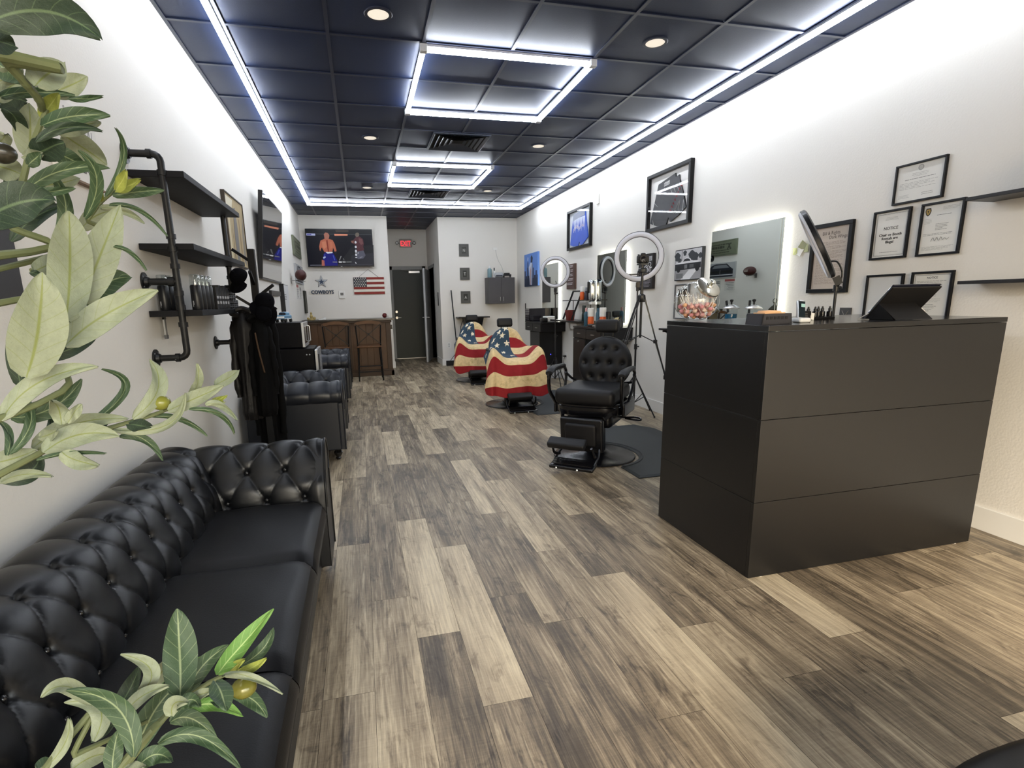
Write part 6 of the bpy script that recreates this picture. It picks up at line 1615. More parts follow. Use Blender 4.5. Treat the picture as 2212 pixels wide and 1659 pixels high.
# wall cabinet with things on top
t = on_wall('wall_cabinet', 'charcoal two door wall cabinet in the far right corner', 'cabinet', 'B', 2.59, 3.155, 1.27); w, h, dp = .565, .525, .30
GC = M('cabinet_charcoal', (74, 72, 74), .5, var=.1); m = MB(GC); m.box(-w / 2, w / 2, -dp, 0, 0, h); m.build('body', t, smooth=False, bevel=.002)
for s_ in (-1, 1):
    m = MB(GC); a0, a1 = (-w / 2 + .002, -.0015) if s_ < 0 else (.0015, w / 2 - .002); m.box(a0, a1, -dp - .018, -dp - .001, .002, h - .002); d = m.build('door', t, smooth=False, bevel=.002)
    m = MB(STEEL); xx = s_ * .035; m.tube([(xx, -dp - .018, .05), (xx, -dp - .04, .055), (xx, -dp - .04, .125), (xx, -dp - .018, .13)], .004, 8); m.build('handle', d)
zt = 1.796; yb = YB - .16
bottle('blue_bottle', 'clear bottle of blue liquid on the wall cabinet, at its left end', (2.66, yb, zt), .24, .045, K(120, 150, 158, .2), K(226, 228, 228), .2)
bottle('white_bottle', 'slim white bottle with dark top on the wall cabinet', (2.76, yb, zt), .20, .028, K(222, 222, 220), K(30, 34, 40), .3)
t = thing('toy_car', 'silver rounded box on top of the wall cabinet, in the middle', 'box', (2.85, yb, zt)); m = MB(K(176, 180, 182, .35)); rbox(m, (0, 0, .055), (.20, .12, .10), .04, m.cur); m.build('body', t); m = MB(K(40, 46, 60)); m.box(-.07, .07, -.063, -.055, .03, .05); m.build('stripe', t, smooth=False)
t = thing('clipper_stand', 'black low stand with clippers on the right end of wall cabinet', 'stand', (3.03, yb, zt)); m = MB(K(28, 28, 30, .35)); rbox(m, (0, 0, .05), (.17, .10, .03), .01, m.cur); m.box(-.08, -.06, -.04, .04, 0, .05); m.box(.06, .08, -.04, .04, 0, .05); rbox(m, (0, 0, .08), (.12, .05, .03), .01, m.cur); m.build('body', t)
t = on_wall('wall_hook_plate', 'small white cable plate with thin wire above the wall cabinet', 'cable plate', 'B', 2.775, 2.875, 2.36); m = MB(TRIM); m.box(-.045, .045, -.012, 0, 0, .05); m.build('plate', t, smooth=False); m = MB(K(170, 170, 168)); m.tube(spline([(.01, -.01, 0), (.05, -.02, -.18), (.14, -.03, -.36), (.19, -.05, -.56)], 5), .003, 6); m.build('wire', t)
# far station against the back wall
t = thing('back_station', 'narrow black shelf with dark basin on the back wall behind the farther caped chair', 'shelf', (2.275, YB, 0)); m = MB(CAB); m.box(-.33, .33, -.34, 0, .99, 1.015); m.build('board', t, smooth=False, bevel=.002); m = MB(CAB); P = [[(sx_ * r, sy_ * r * .8 - .17, z) for sx_, sy_ in ((-1, -1), (1, -1), (1, 1), (-1, 1))] for r, z in ((.20, .99), (.14, .70), (.001, .70))]; m.grid(P, wrap=True); m.build('basin', t, smooth=False); m = MB(K(16, 16, 16)); m.tube(spline([(-.18, -.12, .98), (-.24, -.06, .8), (-.22, -.04, .6), (-.16, -.03, .5)], 6), .006, 6); m.build('cable', t)
# broom with a wide head
t = thing('push_broom', 'black push broom leaning on the back wall beside the recess', 'broom', (1.84, 11.03, 0)); m = MB(K(26, 28, 30, .4)); m.tube([(.10, -.11, .06), (.02, .025, 1.56)], .0125, 10); m.build('handle', t); m = MB(K(22, 22, 22)); m.box(-.16, .40, -.17, -.09, .02, .12); m.build('head', t, smooth=False, bevel=.006); m = MB(K(30, 30, 30)); m.tube([(-.08, -.12, .11), (.03, -.10, .24), (.10, -.10, .26)], .006, 6); m.tube([(.30, -.12, .11), (.18, -.10, .24), (.10, -.10, .26)], .006, 6); m.build('brace', t)
t = on_wall('light_switch', 'black switch plate on the recess side wall by the inner door', 'switch', 'R', 11.38, 11.46, 1.25); t.location.x = RX1; m = MB(K(40, 40, 42)); m.box(-.04, .04, -.008, 0, 0, .28); m.build('plate', t, smooth=False)

# ------------------------------------------------------------------ fridge, microwave, toy truck
FK = M('appliance_black', (4, 4, 8), .4, spec=.12, var=.03)
t = thing('mini_fridge', 'black mini fridge between the two armchairs', 'fridge', (-.735, 6.22, 0)); m = MB(FK); m.box(-.255, .225, -.26, .26, .02, .865); m.build('body', t, smooth=False, bevel=.006)
m = MB(K(196, 198, 200, .25, .6)); m.box(.232, .262, -.26, .26, .05, .85); d = m.build('door', t, smooth=False, bevel=.006); m = MB(K(30, 30, 32)); m.box(.262, .275, -.235, -.215, .45, .80); m.build('handle', d, smooth=False)
m = MB(K(180, 182, 184)); 
for x in (.15, .18): m.cyl((x, -.262, .80), (x, -.259, .80), .007, n=10)
m.build('screw', t); m = MB(FK)
for x, y in ((-.2, -.2), (.18, -.2), (-.2, .2), (.18, .2)): m.cyl((x, y, 0), (x, y, .02), .015, n=10)
m.build('foot', t)
t = thing('microwave', 'black microwave with silver front standing on the mini fridge', 'microwave', (-.785, 6.22, .866)); m = MB(FK); m.box(-.20, .165, -.24, .24, .01, .275); m.build('body', t, smooth=False, bevel=.006)
m = MB(FK); m.box(-.15, .12, -.2415, -.24, .05, .24); m.build('side_emboss', t, smooth=False, bevel=.001)
SV = K(206, 208, 208, .25, .5); m = MB(SV); m.box(.166, .192, -.24, .24, .012, .273); d = m.build('door', t, smooth=False, bevel=.004); m = MB(K(10, 10, 12, .1)); m.rect(0, 1, 0, 1, 0); m.v = [(.1925, -.215, .05), (.1925, .12, .05), (.1925, .12, .225), (.1925, -.215, .225)]; m.build('window', d, smooth=False); m = MB(SV); m.tube([(.193, .16, .05), (.215, .16, .06), (.215, .16, .22), (.193, .16, .23)], .006, 8); m.build('handle', d)
t = thing('toy_truck', 'small blue and white toy pickup truck on top of the microwave', 'toy', (-.80, 6.12, 1.143), -.35)
BS = K(92, 132, 160, .3); m = MB(BS); rbox(m, (0, 0, .055), (.105, .17, .045), .012, BS); rbox(m, (0, .02, .088), (.085, .085, .04), .014, BS); m.build('body', t)
m = MB(WTE); m.box(-.05, .05, -.088, -.083, .045, .065); m.box(-.02, .02, -.04, .07, .108, .110); m.box(-.0545, .0545, -.08, .08, .036, .042); m.build('white_trim', t, smooth=False)
m = MB(K(16, 22, 34, .15)); m.obox((-.02, -.027, .09), (.034, .003, .024), (-.3, 0, 0)); m.obox((.02, -.027, .09), (.034, .003, .024), (-.3, 0, 0)); m.build('windshield', t, smooth=False)
for x, y in ((-.048, -.055), (.048, -.055), (-.048, .055), (.048, .055)): m = MB(K(18, 18, 18)); m.cyl((x - .009, y, .02), (x + .009, y, .02), .020, n=18); m.build('wheel', t)

# ------------------------------------------------------------------ coat stand with hats and jackets
CS_ = M('stand_black_wood', (14, 14, 15), .55, var=.1, spec=.2)
RX, RYY = -.665, 3.86
t = thing('coat_stand', 'black wooden coat stand between the sofa and the armchair', 'coat stand', (RX, RYY, 0))
m = MB(CS_); m.box(-.021, .021, -.021, .021, .02, 1.685); m.build('post', t, smooth=False, bevel=.002)
for k in range(4):
    a = PI / 4 + k * PI / 2; m = MB(CS_); m.bar((.02 * math.cos(a), .02 * math.sin(a), .16), (.22 * math.cos(a), .22 * math.sin(a), .02), .03, .03); m.build('leg', t, smooth=False)
for a, z in ((PI * .93, 1.60), (-.15, 1.37), (PI * .55, 1.50), (-PI * .5, 1.45), (PI * 1.05, 1.30), (.2, 1.22)):
    m = MB(CS_); m.bar((0, 0, z), (.12 * math.cos(a), .12 * math.sin(a), z + .085), .018, .018); m.build('peg', t, smooth=False)
HT = M('hat_black', (5, 5, 9), .9, spec=.08, bump=.0012, bscale=240); JK = M('jacket_black', (5, 5, 6), .8, spec=.1, bump=.0015, bscale=60, var=.3, vscale=10); JL = M('jacket_leather', (12, 10, 11), .5, spec=.25, bump=.003, bscale=26, var=.3, vscale=10)
def cap(lb, loc, rot, s=1.0):
    t = thing('baseball_cap', lb, 'cap', loc, 0, None, rot=rot); m = MB(HT); P = []
    for i in range(11):
        th = PI / 2 * i / 10; r = .092 * s * math.cos(th) ** .8 if i < 10 else 0; P.append([(r * math.cos(a), r * 1.12 * math.sin(a), .115 * s * math.sin(th)) for a in [2 * PI * k / 32 for k in range(32)]])
    m.grid(P, wrap=True); m.build('crown', t, angle=70)
    m = MB(HT); P = []
    for i in range(5):
        row = []
        for k in range(17):
            a = -PI * .92 + PI * .84 * k / 16; r0 = .088 * s; r1 = r0 + .075 * s * math.sin(PI * k / 16) ** .6 * i / 4; row.append((r1 * math.cos(a), r1 * 1.12 * math.sin(a), .004 - .022 * s * (i / 4) * math.cos(a) ** 2 - .004 * i))
        P.append(row)
    m.grid(P); m.grid([[(p[0], p[1], p[2] - .004) for p in r] for r in P], flip=True); m.build('visor', t, angle=70)
    m = MB(HT); m.ball((0, 0, .116 * s), .008, 8); m.build('top_button', t)
cap('dark baseball cap hanging high on the left side of the coat stand', (RX - .075, RYY - .05, 1.50), (1.0, .3, -.7), .58)
cap('black cap hanging on the right side of the coat stand', (RX + .055, RYY - .07, 1.34), (1.3, .5, .6), .66)
t = thing('wide_hat', 'black brimmed hat hanging below the cap on the coat stand', 'hat', (RX + .045, RYY - .08, 1.27), 0, None, rot=(1.5, -1.1, .3)); m = MB(HT); m.lathe([(.075, -.008), (.088, .0), (.075, .005), (.055, .004), (.052, .015), (.05, .06), (.04, .075), (.0, .07)], n=36); m.build('hat_body', t, angle=70); m = MB(K(12, 12, 14)); m.lathe([(.0532, .016), (.0525, .03)], n=36); m.build('band', t)
def jacket(lb, loc, w, h, d, mat, rz, seed, lining=None):
    t = thing('jacket', lb, 'jacket', loc, rz); R = random.Random(seed); ph = [R.uniform(0, 6) for _ in range(6)]
    m = MB(mat); P = []
    for i in range(33):
        v = i / 32; row = []
        sh = min(1, (v / .14)) ** .6; wv = w * (.22 + .78 * sh) * (1 - .12 * v + .12 * math.sin(v * 5 + ph[0])) ; dv = d * (.45 + .55 * sh) * (1 + .25 * v)
        if v > .94: wv *= 1 - (v - .94) * 2.2; dv *= 1 - (v - .94) * 4
        for k in range(56):
            a = 2 * PI * k / 56; f_ = 1 + .10 * v * math.sin(5 * a + ph[1]) + .07 * math.sin(9 * a + ph[2] + v * 4) * v + .05 * math.sin(14 * a + 7 * v + ph[3]) * v
            row.append((wv / 2 * math.cos(a) * f_, dv / 2 * math.sin(a) * f_, -h * v))
        P.append(row)
    m.grid(P, wrap=True, flip=True); m.poly(P[0]); m.poly(P[-1][::-1]); m.build('body', t, angle=60)
    for s_ in (-1, 1):
        m = MB(mat); sp = spline([(s_ * w * .32, -.01, -.07), (s_ * w * .44, -.03, -.20), (s_ * w * .50, -.05, -h * .55), (s_ * w * .46, -.05, -h * .78)], 7); m.tube(sp, [w * .20 + .004 * math.sin(i * 1.3 + ph[4]) - .0006 * i for i in range(len(sp))], 14); m.build('sleeve', t)
    m = MB(mat); m.tube(spline([(-w * .13, -d * .2, -.03), (-.06, -d * .42, -.01), (0, -d * .3, .015), (.06, -d * .42, -.01), (w * .13, -d * .2, -.03)], 5), .018, 8); m.build('collar', t)
    if lining:
        m = MB(lining); m.tube(spline([(-.03, -d * .55, -.10), (-.02, -d * .62, -.22), (.0, -d * .62, -.36)], 6), [.005] * 13, 8); m.build('lining', t)
    return t
jacket('black leather look jacket hanging lowest on the left of the coat stand', (RX - .085, RYY - .05, 1.29), .15, .72, .15, JL, .1, 3)
jacket('black jacket with tan lining hanging at the front of the coat stand', (RX + .005, RYY - .06, 1.25), .14, .66, .15, JK, .25, 5, K(64, 46, 30, .8))
jacket('long black coat hanging behind at the right of the coat stand', (RX + .0, RYY + .10, 1.30), .17, 1.12, .14, JK, .0, 9)
# ------------------------------------------------------------------ artificial olive tree in the left foreground
def leaf_mat(name, top, vein, rough=.55, tr=.25):
    m = bpy.data.materials.new(name); m.use_nodes = True; nt = m.node_tree; b = nt.nodes['Principled BSDF']; N = nt.nodes.new; L = nt.links.new
    uv = N('ShaderNodeUVMap'); sp = N('ShaderNodeSeparateXYZ'); L(uv.outputs[0], sp.inputs[0])
    def mth(op, x, y=None):
        r = N('ShaderNodeMath'); r.operation = op
        for i, q in enumerate((x, y)):
            if q is None: continue
            if isinstance(q, (int, float)): r.inputs[i].default_value = q
            else: L(q, r.inputs[i])
        return r.outputs[0]
    av = mth('ABSOLUTE', sp.outputs[1])
    mid = N('ShaderNodeMapRange'); mid.inputs[1].default_value = .03; mid.inputs[2].default_value = .09; mid.inputs[3].default_value = 1; mid.inputs[4].default_value = 0; L(av, mid.inputs[0])
    ph = mth('SUBTRACT', mth('MULTIPLY', sp.outputs[0], 7.0), mth('MULTIPLY', av, 1.3)); fr = mth('ABSOLUTE', mth('SUBTRACT', mth('FRACT', ph), .5))
    lat = N('ShaderNodeMapRange'); lat.inputs[1].default_value = .0; lat.inputs[2].default_value = .05; lat.inputs[3].default_value = .6; lat.inputs[4].default_value = 0; L(fr, lat.inputs[0])
    v = mth('MAXIMUM', mid.outputs[0], lat.outputs[0])
    tc = N('ShaderNodeTexCoord'); no = N('ShaderNodeTexNoise'); no.inputs['Scale'].default_value = 190; no.inputs['Detail'].default_value = 5; no.inputs['Roughness'].default_value = .8; L(tc.outputs['Object'], no.inputs[0])
    c0 = rgb(*top); mx0 = N('ShaderNodeMix'); mx0.data_type = 'RGBA'; mx0.inputs[6].default_value = tuple(x * .72 for x in c0[:3]) + (1,); mx0.inputs[7].default_value = tuple(min(1, x * 1.25) for x in c0[:3]) + (1,); L(no.outputs['Fac'], mx0.inputs[0])
    mx = N('ShaderNodeMix'); mx.data_type = 'RGBA'; L(v, mx.inputs[0]); L(mx0.outputs[2], mx.inputs[6]); mx.inputs[7].default_value = rgb(*vein)
    L(mx.outputs[2], b.inputs['Base Color']); b.inputs['Roughness'].default_value = rough
    bp = N('ShaderNodeBump'); bp.inputs['Distance'].default_value = .0006; L(no.outputs['Fac'], bp.inputs['Height']); L(bp.outputs[0], b.inputs['Normal'])
    b.inputs['Subsurface Weight'].default_value = 0
    return m
LG = leaf_mat('leaf_green', (58, 80, 54), (136, 150, 112)); LP = leaf_mat('leaf_pale_underside', (136, 145, 122), (118, 128, 72)); LY = leaf_mat('leaf_young', (150, 160, 76), (176, 184, 104)); LB_ = leaf_mat('leaf_bright', (96, 138, 62), (166, 190, 122)); LD = leaf_mat('leaf_deep', (36, 54, 38), (84, 104, 74))
STM = M('olive_stem', (98, 106, 72), .6, bump=.0008, bscale=160, var=.25, vscale=30)
tree = thing('olive_tree', 'potted artificial olive tree filling the left foreground with branches', 'tree', (-.62, .12, 0))
TL = Vector((-.62, .12, 0))
# colour per side: (front, back)
KIND = {'g': (LG, LP), 'p': (LP, LG), 'y': (LY, LY), 'b': (LB_, LP), 'd': (LD, LP)}
mats_ = [LG, LP, LY, LB_, LD]
LV = MB(LG); [LV.mi(m_) for m_ in mats_]; LUV = []
rl2 = random.Random(21)
def add_leaf(p0, p1, wpx, kind, via=None, d0=.6, d1=None, roll=None):
    if d1 is None: d1 = d0 + rl2.uniform(-.03, .03)
    A = at(p0[0], p0[1], d0); B_ = at(p1[0], p1[1], d1); Lg = (B_ - A).length
    view = ((A + B_) / 2 - CAMP).normalized()
    if via is not None: Mi = at(via[0], via[1], (d0 + d1) / 2 + rl2.uniform(-.01, .01)); C_ = 2 * Mi - (A + B_) / 2
    else:
        sd = (B_ - A).cross(view).normalized(); C_ = (A + B_) / 2 + sd * Lg * rl2.uniform(-.07, .07) - view * Lg * rl2.uniform(-.10, .12)
    w = wpx / f_px * (d0 + d1) / 2 * .5 * .90
    n, mseg = 16, 6
    ang0 = roll if roll is not None else rl2.uniform(-.35, .35)
    w /= max(.5, math.cos(ang0))
    P = []; UVs = []; nrm = []
    for i in range(n + 1):
        t_ = i / n; c = A * (1 - t_) ** 2 + C_ * 2 * t_ * (1 - t_) + B_ * t_ * t_
        tg = ((C_ - A) * (1 - t_) + (B_ - C_) * t_).normalized(); sd = tg.cross(view)
        sd = sd.normalized() if sd.length > 1e-4 else tg.orthogonal().normalized()
        nn = sd.cross(tg).normalized()
        if nn.dot(view) > 0: nn = -nn; sd = -sd
        an = ang0 + .5 * (t_ - .5) * rl2.uniform(-.2, .2)
        s2 = sd * math.cos(an) + nn * math.sin(an); n2 = nn * math.cos(an) - sd * math.sin(an)
        wt = w * (math.sin(PI * min(1, .06 + .94 * t_) ** .85)) ** .72 if t_ < 1 else 0
        if t_ < .05: wt *= .35
        wt += .0006
        row = []
        for j in range(mseg + 1):
            u = -1 + 2 * j / mseg; row.append(c + s2 * (u * wt) + n2 * (-.22 * wt * (1 - abs(u)) + .0012 * math.sin(7 * t_ + 3 * u)))
            UVs.append((t_, u))
        P.append(row); nrm.append(n2)
    fm, bm_ = KIND[kind]; th = .0007
    base_uv = UVs
    for sgn, mt in ((1, fm), (-1, bm_)):
        V = [[tuple(p + nrm[i] * th * .5 * sgn - TL) for p in row] for i, row in enumerate(P)]
        LV.grid(V, mt, flip=(sgn > 0)); LUV.extend(base_uv)
    # closing rim
    e = [[tuple(row[0] + nrm[i] * th * .5 - TL), tuple(row[0] - nrm[i] * th * .5 - TL)] for i, row in enumerate(P)]; LV.grid(e, fm); LUV.extend([(0, .5)] * (2 * (n + 1)))
    e = [[tuple(row[-1] - nrm[i] * th * .5 - TL), tuple(row[-1] + nrm[i] * th * .5 - TL)] for i, row in enumerate(P)]; LV.grid(e, fm); LUV.extend([(0, .5)] * (2 * (n + 1)))
def crop(ox, oy, s): return lambda x, y: (ox + x * s, oy + y * s)
c1_, c2_, c7_ = crop(0, 0, .33755), crop(0, 440, .38575), crop(0, 1240, .28933)
def LL(cf, s, rows, d):
    for r in rows:
        p0, p1, w, k = r[:4]; via = cf(*r[4]) if len(r) > 4 and r[4] else None; dd = r[5] if len(r) > 5 else d + rl2.uniform(-.05, .05)
        add_leaf(cf(*p0), cf(*p1), w * s, k, via, dd)
LL(c1_, .33755, [
 ((-90, 150), (645, 250), 185, 'd', (300, 70), .42), ((-80, 250), (105, 300), 90, 'd', None, .5), ((225, 550), (410, 400), 120, 'p'), ((330, 600), (560, 490), 95, 'p'),
 ((0, 620), (480, 610), 42, 'g', (200, 590)), ((440, 630), (655, 615), 22, 'g'), ((270, 760), (375, 600), 66, 'y'), ((-30, 400), (160, 530), 95, 'g'), ((-30, 620), (170, 650), 110, 'd', None, .66), ((-30, 640), (140, 520), 70, 'p', None, .62),
 ((270, 805), (705, 740), 74, 'g', (480, 740)), ((350, 840), (645, 785), 84, 'p'), ((230, 910), (655, 840), 40, 'd', (420, 815)), ((215, 985), (410, 910), 115, 'd'), ((400, 860), (685, 1055), 120, 'p'), ((330, 960), (560, 1085), 84, 'g'),
 ((190, 1010), (185, 660), 120, 'p'), ((0, 690), (150, 930), 60, 'd', (110, 770)), ((-20, 1060), (145, 1120), 110, 'p'), ((145, 1000), (270, 985), 60, 'p'), ((150, 1235), (700, 1075), 62, 'g', (400, 1090)), ((220, 1200), (510, 1140), 84, 'p'), ((190, 1240), (480, 1205), 36, 'g'),
 ((675, 1255), (740, 820), 26, 'g', (790, 1010)), ((740, 1222), (805, 1090), 48, 'y'), ((745, 1218), (895, 1148), 46, 'y'), ((720, 1250), (1050, 1220), 52, 'g'), ((700, 1310), (1070, 1512), 18, 'g', (900, 1350)), ((640, 1330), (925, 1432), 34, 'p', (790, 1350)),
 ((515, 1470), (750, 1350), 84, 'p', (630, 1370), .68), ((545, 1395), (500, 960), 52, 'g', (620, 1150)), ((335, 1600), (310, 1080), 62, 'g', (420, 1340)), ((-150, 1440), (350, 1285), 190, 'd', (120, 1290), .44), ((70, 1545), (418, 1325), 66, 'd', (250, 1370)),
 ((640, 1290), (650, 1225), 20, 'y'), ((0, 1220), (110, 1330), 110, 'p', None, .6), ((60, 1130), (110, 1240), 60, 'd'), ((40, 860), (-10, 960), 60, 'p'), ((205, 520), (200, 470), 40, 'd'), ((300, 560), (330, 520), 60, 'd'), ((0, 520), (140, 440), 70, 'p'), ((180, 1060), (260, 980), 50, 'g')], .58)
LL(c2_, .38575, [
 ((372, 660), (383, 40), 168, 'p', (398, 300), .50), ((455, 560), (672, 8), 150, 'p', (560, 290), .53), ((150, 975), (235, 385), 205, 'p', (225, 680), .48), ((118, 1025), (100, 615), 66, 'd', (88, 820), .56), ((375, 690), (310, 370), 66, 'd', (340, 520), .57),
 ((360, 800), (885, 485), 132, 'p', (600, 610), .50), ((262, 870), (538, 742), 62, 'd', (420, 800), .55), ((260, 862), (415, 690), 70, 'd', None, .57), ((478, 565), (735, 412), 112, 'g', (590, 440), .56), ((520, 430), (640, 240), 70, 'd', (610, 330), .60), ((525, 440), (652, 333), 34, 'y', (590, 370)),
 ((5, 1215), (548, 912), 84, 'p', (230, 990), .50), ((60, 1200), (458, 982), 76, 'g', (300, 1140), .54), ((190, 378), (360, 280), 74, 'p', None, .56), ((170, 385), (230, 400), 26, 'd'), ((640, 238), (820, 375), 14, 'g', (740, 280)),
 ((245, 1395), (668, 1302), 104, 'p', (450, 1290), .52), ((185, 1370), (715, 1205), 84, 'p', (420, 1235), .56), ((745, 1205), (838, 875), 74, 'p', (890, 1030), .54), ((620, 1265), (1038, 1060), 38, 'p', (930, 1240), .55), ((455, 1265), (570, 925), 34, 'g', (700, 1040), .56),
 ((1062, 1068), (1105, 895), 38, 'p', (1110, 1000)), ((1205, 1015), (1337, 933), 56, 'p', None, .56), ((940, 1160), (1252, 1018), 78, 'p', None, .54), ((1180, 1112), (1272, 1078), 22, 'y'), ((1190, 1112), (1258, 1110), 16, 'y'), ((1150, 1125), (1325, 1212), 30, 'p', (1240, 1130)), ((1060, 1150), (1312, 1288), 20, 'g', (1230, 1180)),
 ((840, 1190), (1160, 1302), 22, 'g', (1020, 1210)), ((715, 1235), (845, 1245), 60, 'd'), ((668, 1305), (912, 1438), 34, 'g', (810, 1320)), ((345, 1390), (550, 1468), 76, 'p', (430, 1440)), ((205, 1435), (590, 1400), 14, 'g', (400, 1395)), ((-10, 1530), (220, 1400), 92, 'd', (160, 1500), .58), ((0, 1562), (292, 1528), 42, 'p', (140, 1515)), ((-20, 1450), (205, 1380), 90, 'p', (60, 1430), .56),
 ((378, 1228), (458, 1122), 44, 'p'), ((345, 1238), (290, 1105), 70, 'p', (330, 1160)), ((238, 1325), (262, 1125), 24, 'd', (290, 1220)), ((55, 1400), (130, 1060), 34, 'g', (170, 1230)), ((38, 1410), (-10, 1215), 24, 'g', (50, 1290)), ((220, 1310), (320, 1270), 56, 'p'), ((480, 1262), (600, 1235), 70, 'd', None, .6), ((570, 1270), (620, 1280), 20, 'd')], .54)
LL(c7_, .28933, [
 ((1348, 925), (1322, 258), 196, 'g', (1345, 560), .56), ((1390, 905), (1702, 532), 112, 'g', (1510, 690), .58), ((1380, 760), (1560, 622), 90, 'b', None, .62), ((1622, 752), (2042, 258), 112, 'b', (1790, 540), .56), ((1800, 680), (2040, 402), 74, 'g', (1960, 560), .6), ((1700, 742), (1822, 640), 56, 'y'), ((1762, 742), (1988, 630), 56, 'y', (1880, 700)),
 ((1668, 760), (2112, 895), 40, 'p', (1860, 765), .54), ((1602, 800), (1692, 1024), 122, 'g', (1660, 900), .53), ((1720, 895), (1994, 1072), 92, 'g', (1870, 930), .58), ((1400, 1020), (1812, 1062), 76, 'b', (1600, 970), .6), ((1270, 1110), (1622, 1242), 92, 'g', (1430, 1080), .6), ((1180, 1272), (1800, 1460), 78, 'g', (1480, 1210), .56),
 ((1010, 1330), (1330, 820), 150, 'g', (1150, 1040), .60), ((1140, 842), (1300, 610), 96, 'p', None, .61), ((915, 1075), (1262, 836), 78, 'p', (1060, 910), .55), ((1015, 930), (900, 598), 86, 'p', (1130, 720), .56), ((860, 1040), (1042, 688), 96, 'd', (960, 870), .62), ((700, 1250), (480, 960), 96, 'p', (740, 1000), .56), ((700, 975), (308, 922), 78, 'p', (490, 835), .56),
 ((1000, 1365), (495, 868), 112, 'g', (880, 1010), .53), ((1022, 1225), (950, 1050), 66, 'p', None, .57), ((840, 1470), (885, 1165), 90, 'g', (850, 1320), .55), ((540, 1460), (840, 1340), 96, 'p', (680, 1370), .58), ((320, 1470), (515, 1078), 56, 'p', (480, 1270), .58), ((285, 1460), (400, 1390), 80, 'g'), ((680, 1250), (860, 1110), 46, 'd', None, .62), ((1340, 1000), (1492, 990), 84, 'g', (1420, 940), .54), ((1285, 1060), (1400, 960), 96, 'p', (1300, 970), .55), ((1040, 1430), (1282, 1400), 104, 'g', (1160, 1350), .6), ((920, 1460), (1080, 1440), 70, 'p'), ((1400, 930), (1600, 860), 54, 'p'), ((1440, 880), (1620, 880), 70, 'd', None, .6), ((1560, 870), (1640, 1000), 50, 'd', None, .6), ((1020, 1110), (1180, 960), 70, 'd', None, .63), ((1110, 870), (1240, 760), 60, 'b', None, .62)], .57)
# a few more leaves outside the frame so the crown is whole from the side
LV.build('foliage', tree, angle=180, uv=LUV)
def br(name, cf, pts, r0, r1, ds):
    P_ = [at(*cf(*p), d) - TL for p, d in zip(pts, ds)]; sp = spline(P_, 8); n = len(sp); m = MB(STM)
    m.tube(sp, [(r0 + (r1 - r0) * i / (n - 1)) * (1 + .18 * (i % 8 == 0)) for i in range(n)], 8); m.build('branch', tree)
TR = Vector((-.62, .12, 0))
def off(name, start, cf, pts, ds, r0, r1):
    P_ = [Vector(start) - TL] + [at(*cf(*p), d) - TL for p, d in zip(pts, ds)]; sp = spline(P_, 8); n = len(sp); m = MB(STM)
    m.tube(sp, [(r0 + (r1 - r0) * i / (n - 1)) * (1 + .15 * (i % 8 == 0)) for i in range(n)], 8); m.build(name, tree)
off('branch', (-.62, .14, 1.15), c2_, [(-30, 1215), (250, 860), (385, 670), (440, 590), (520, 430)], [.50, .53, .54, .55, .57], .0026, .0014)
off('branch', (-.62, .14, 1.02), c2_, [(-30, 1530), (240, 1375), (600, 1260), (850, 1185), (1000, 1125), (1200, 1050)], [.53, .55, .55, .55, .56, .57], .0026, .0012)
off('branch', (-.62, .15, 1.25), c2_, [(-20, 560), (180, 375), (350, 285)], [.56, .57, .58], .0028, .0015)
off('branch', (-.62, .15, 1.30), c1_, [(-60, 1640), (60, 1430), (140, 1180), (190, 980), (265, 780), (300, 700)], [.57, .58, .58, .58, .58, .58], .0034, .0016)
off('branch', (-.60, .16, 1.45), c1_, [(-40, 340), (40, 400), (170, 540), (250, 640), (270, 700)], [.54, .55, .56, .57, .58], .0042, .0024)
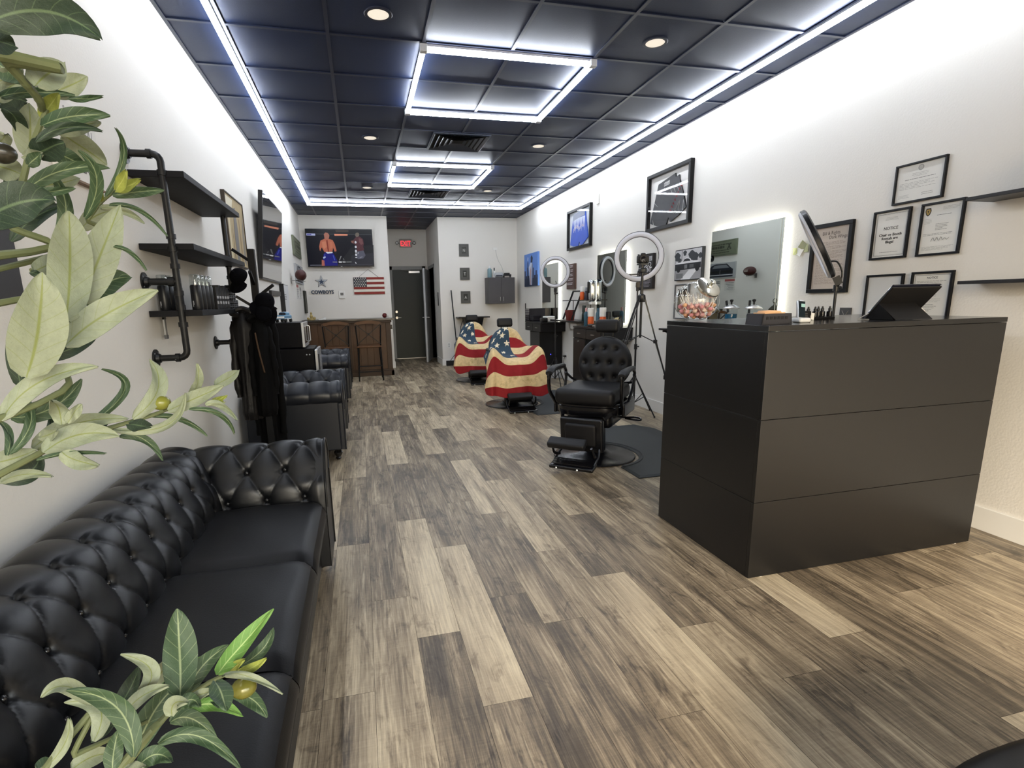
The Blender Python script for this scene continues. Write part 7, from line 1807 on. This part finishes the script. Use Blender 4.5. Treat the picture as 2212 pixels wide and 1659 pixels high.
off('branch', (-.62, .15, 1.20), c1_, [(330, 1640), (560, 1400), (640, 1300), (745, 1215)], [.60, .60, .6, .6], .0026, .0012)
off('branch', (-.60, .14, .62), c7_, [(760, 1600), (960, 1400), (1200, 1100), (1400, 925), (1560, 810), (1720, 735)], [.56, .57, .57, .57, .57, .57], .0034, .0016)
off('branch', (-.60, .14, .58), c7_, [(300, 1500), (560, 1350), (860, 1215), (1100, 1100)], [.58, .58, .59, .6], .0028, .0015)
# olives
OLV = M('olive_green', (120, 122, 50), .3, var=.3, vscale=60, coat=.2); OLB = M('olive_bronze', (104, 102, 42), .25, .1, var=.2, vscale=60, coat=.3); OLD = M('olive_black', (44, 42, 34), .3, coat=.2)
for cf, p, r, sc, m_, d, st in ((c2_, (900, 1115), 38, .38575, OLV, .55, (905, 1165)), (c1_, (12, 980), 48, .33755, OLD, .52, (-60, 960)), (c7_, (1820, 850), 66, .28933, OLB, .56, (1700, 845)), (c1_, (45, 935), 10, .33755, OLD, .6, (30, 900))):
    c = at(*cf(*p), d) - TL; rr = r * sc / f_px * d; m = MB(m_); m.ball(c, (rr * 1.15, rr, rr * .92), 16); o = m.build('olive', tree)
    m = MB(STM); m.tube([tuple(c), tuple(at(*cf(*st), d) - TL)], .0016, 6); m.build('olive_stalk', tree)
# trunk and pot, just outside the left edge of the photo
BK_ = M('olive_bark', (104, 92, 74), .85, bump=.004, bscale=40, var=.3)
for a, b2 in (((0, 0), (.0, .03)), ((.02, .01), (.03, .05))):
    m = MB(BK_); sp = spline([(a[0], a[1], .34), (a[0] + .012, a[1] + .01, .7), (b2[0] - .01, b2[1], 1.1), (b2[0], b2[1] + .01, 1.55)], 8); m.tube(sp, [.017 - .0004 * i for i in range(len(sp))], 10); m.build('trunk', tree)
m = MB(M('pot_black', (30, 30, 32), .5)); m.lathe([(0, 0), (.115, 0), (.15, .34), (.155, .35), (.145, .352), (.135, .33), (0, .33)], n=36); m.build('pot', tree)
m = MB(M('moss', (70, 66, 44), .95, bump=.006, bscale=60)); m.lathe([(0, .345), (.10, .34), (.138, .33)], n=30); m.build('moss', tree)
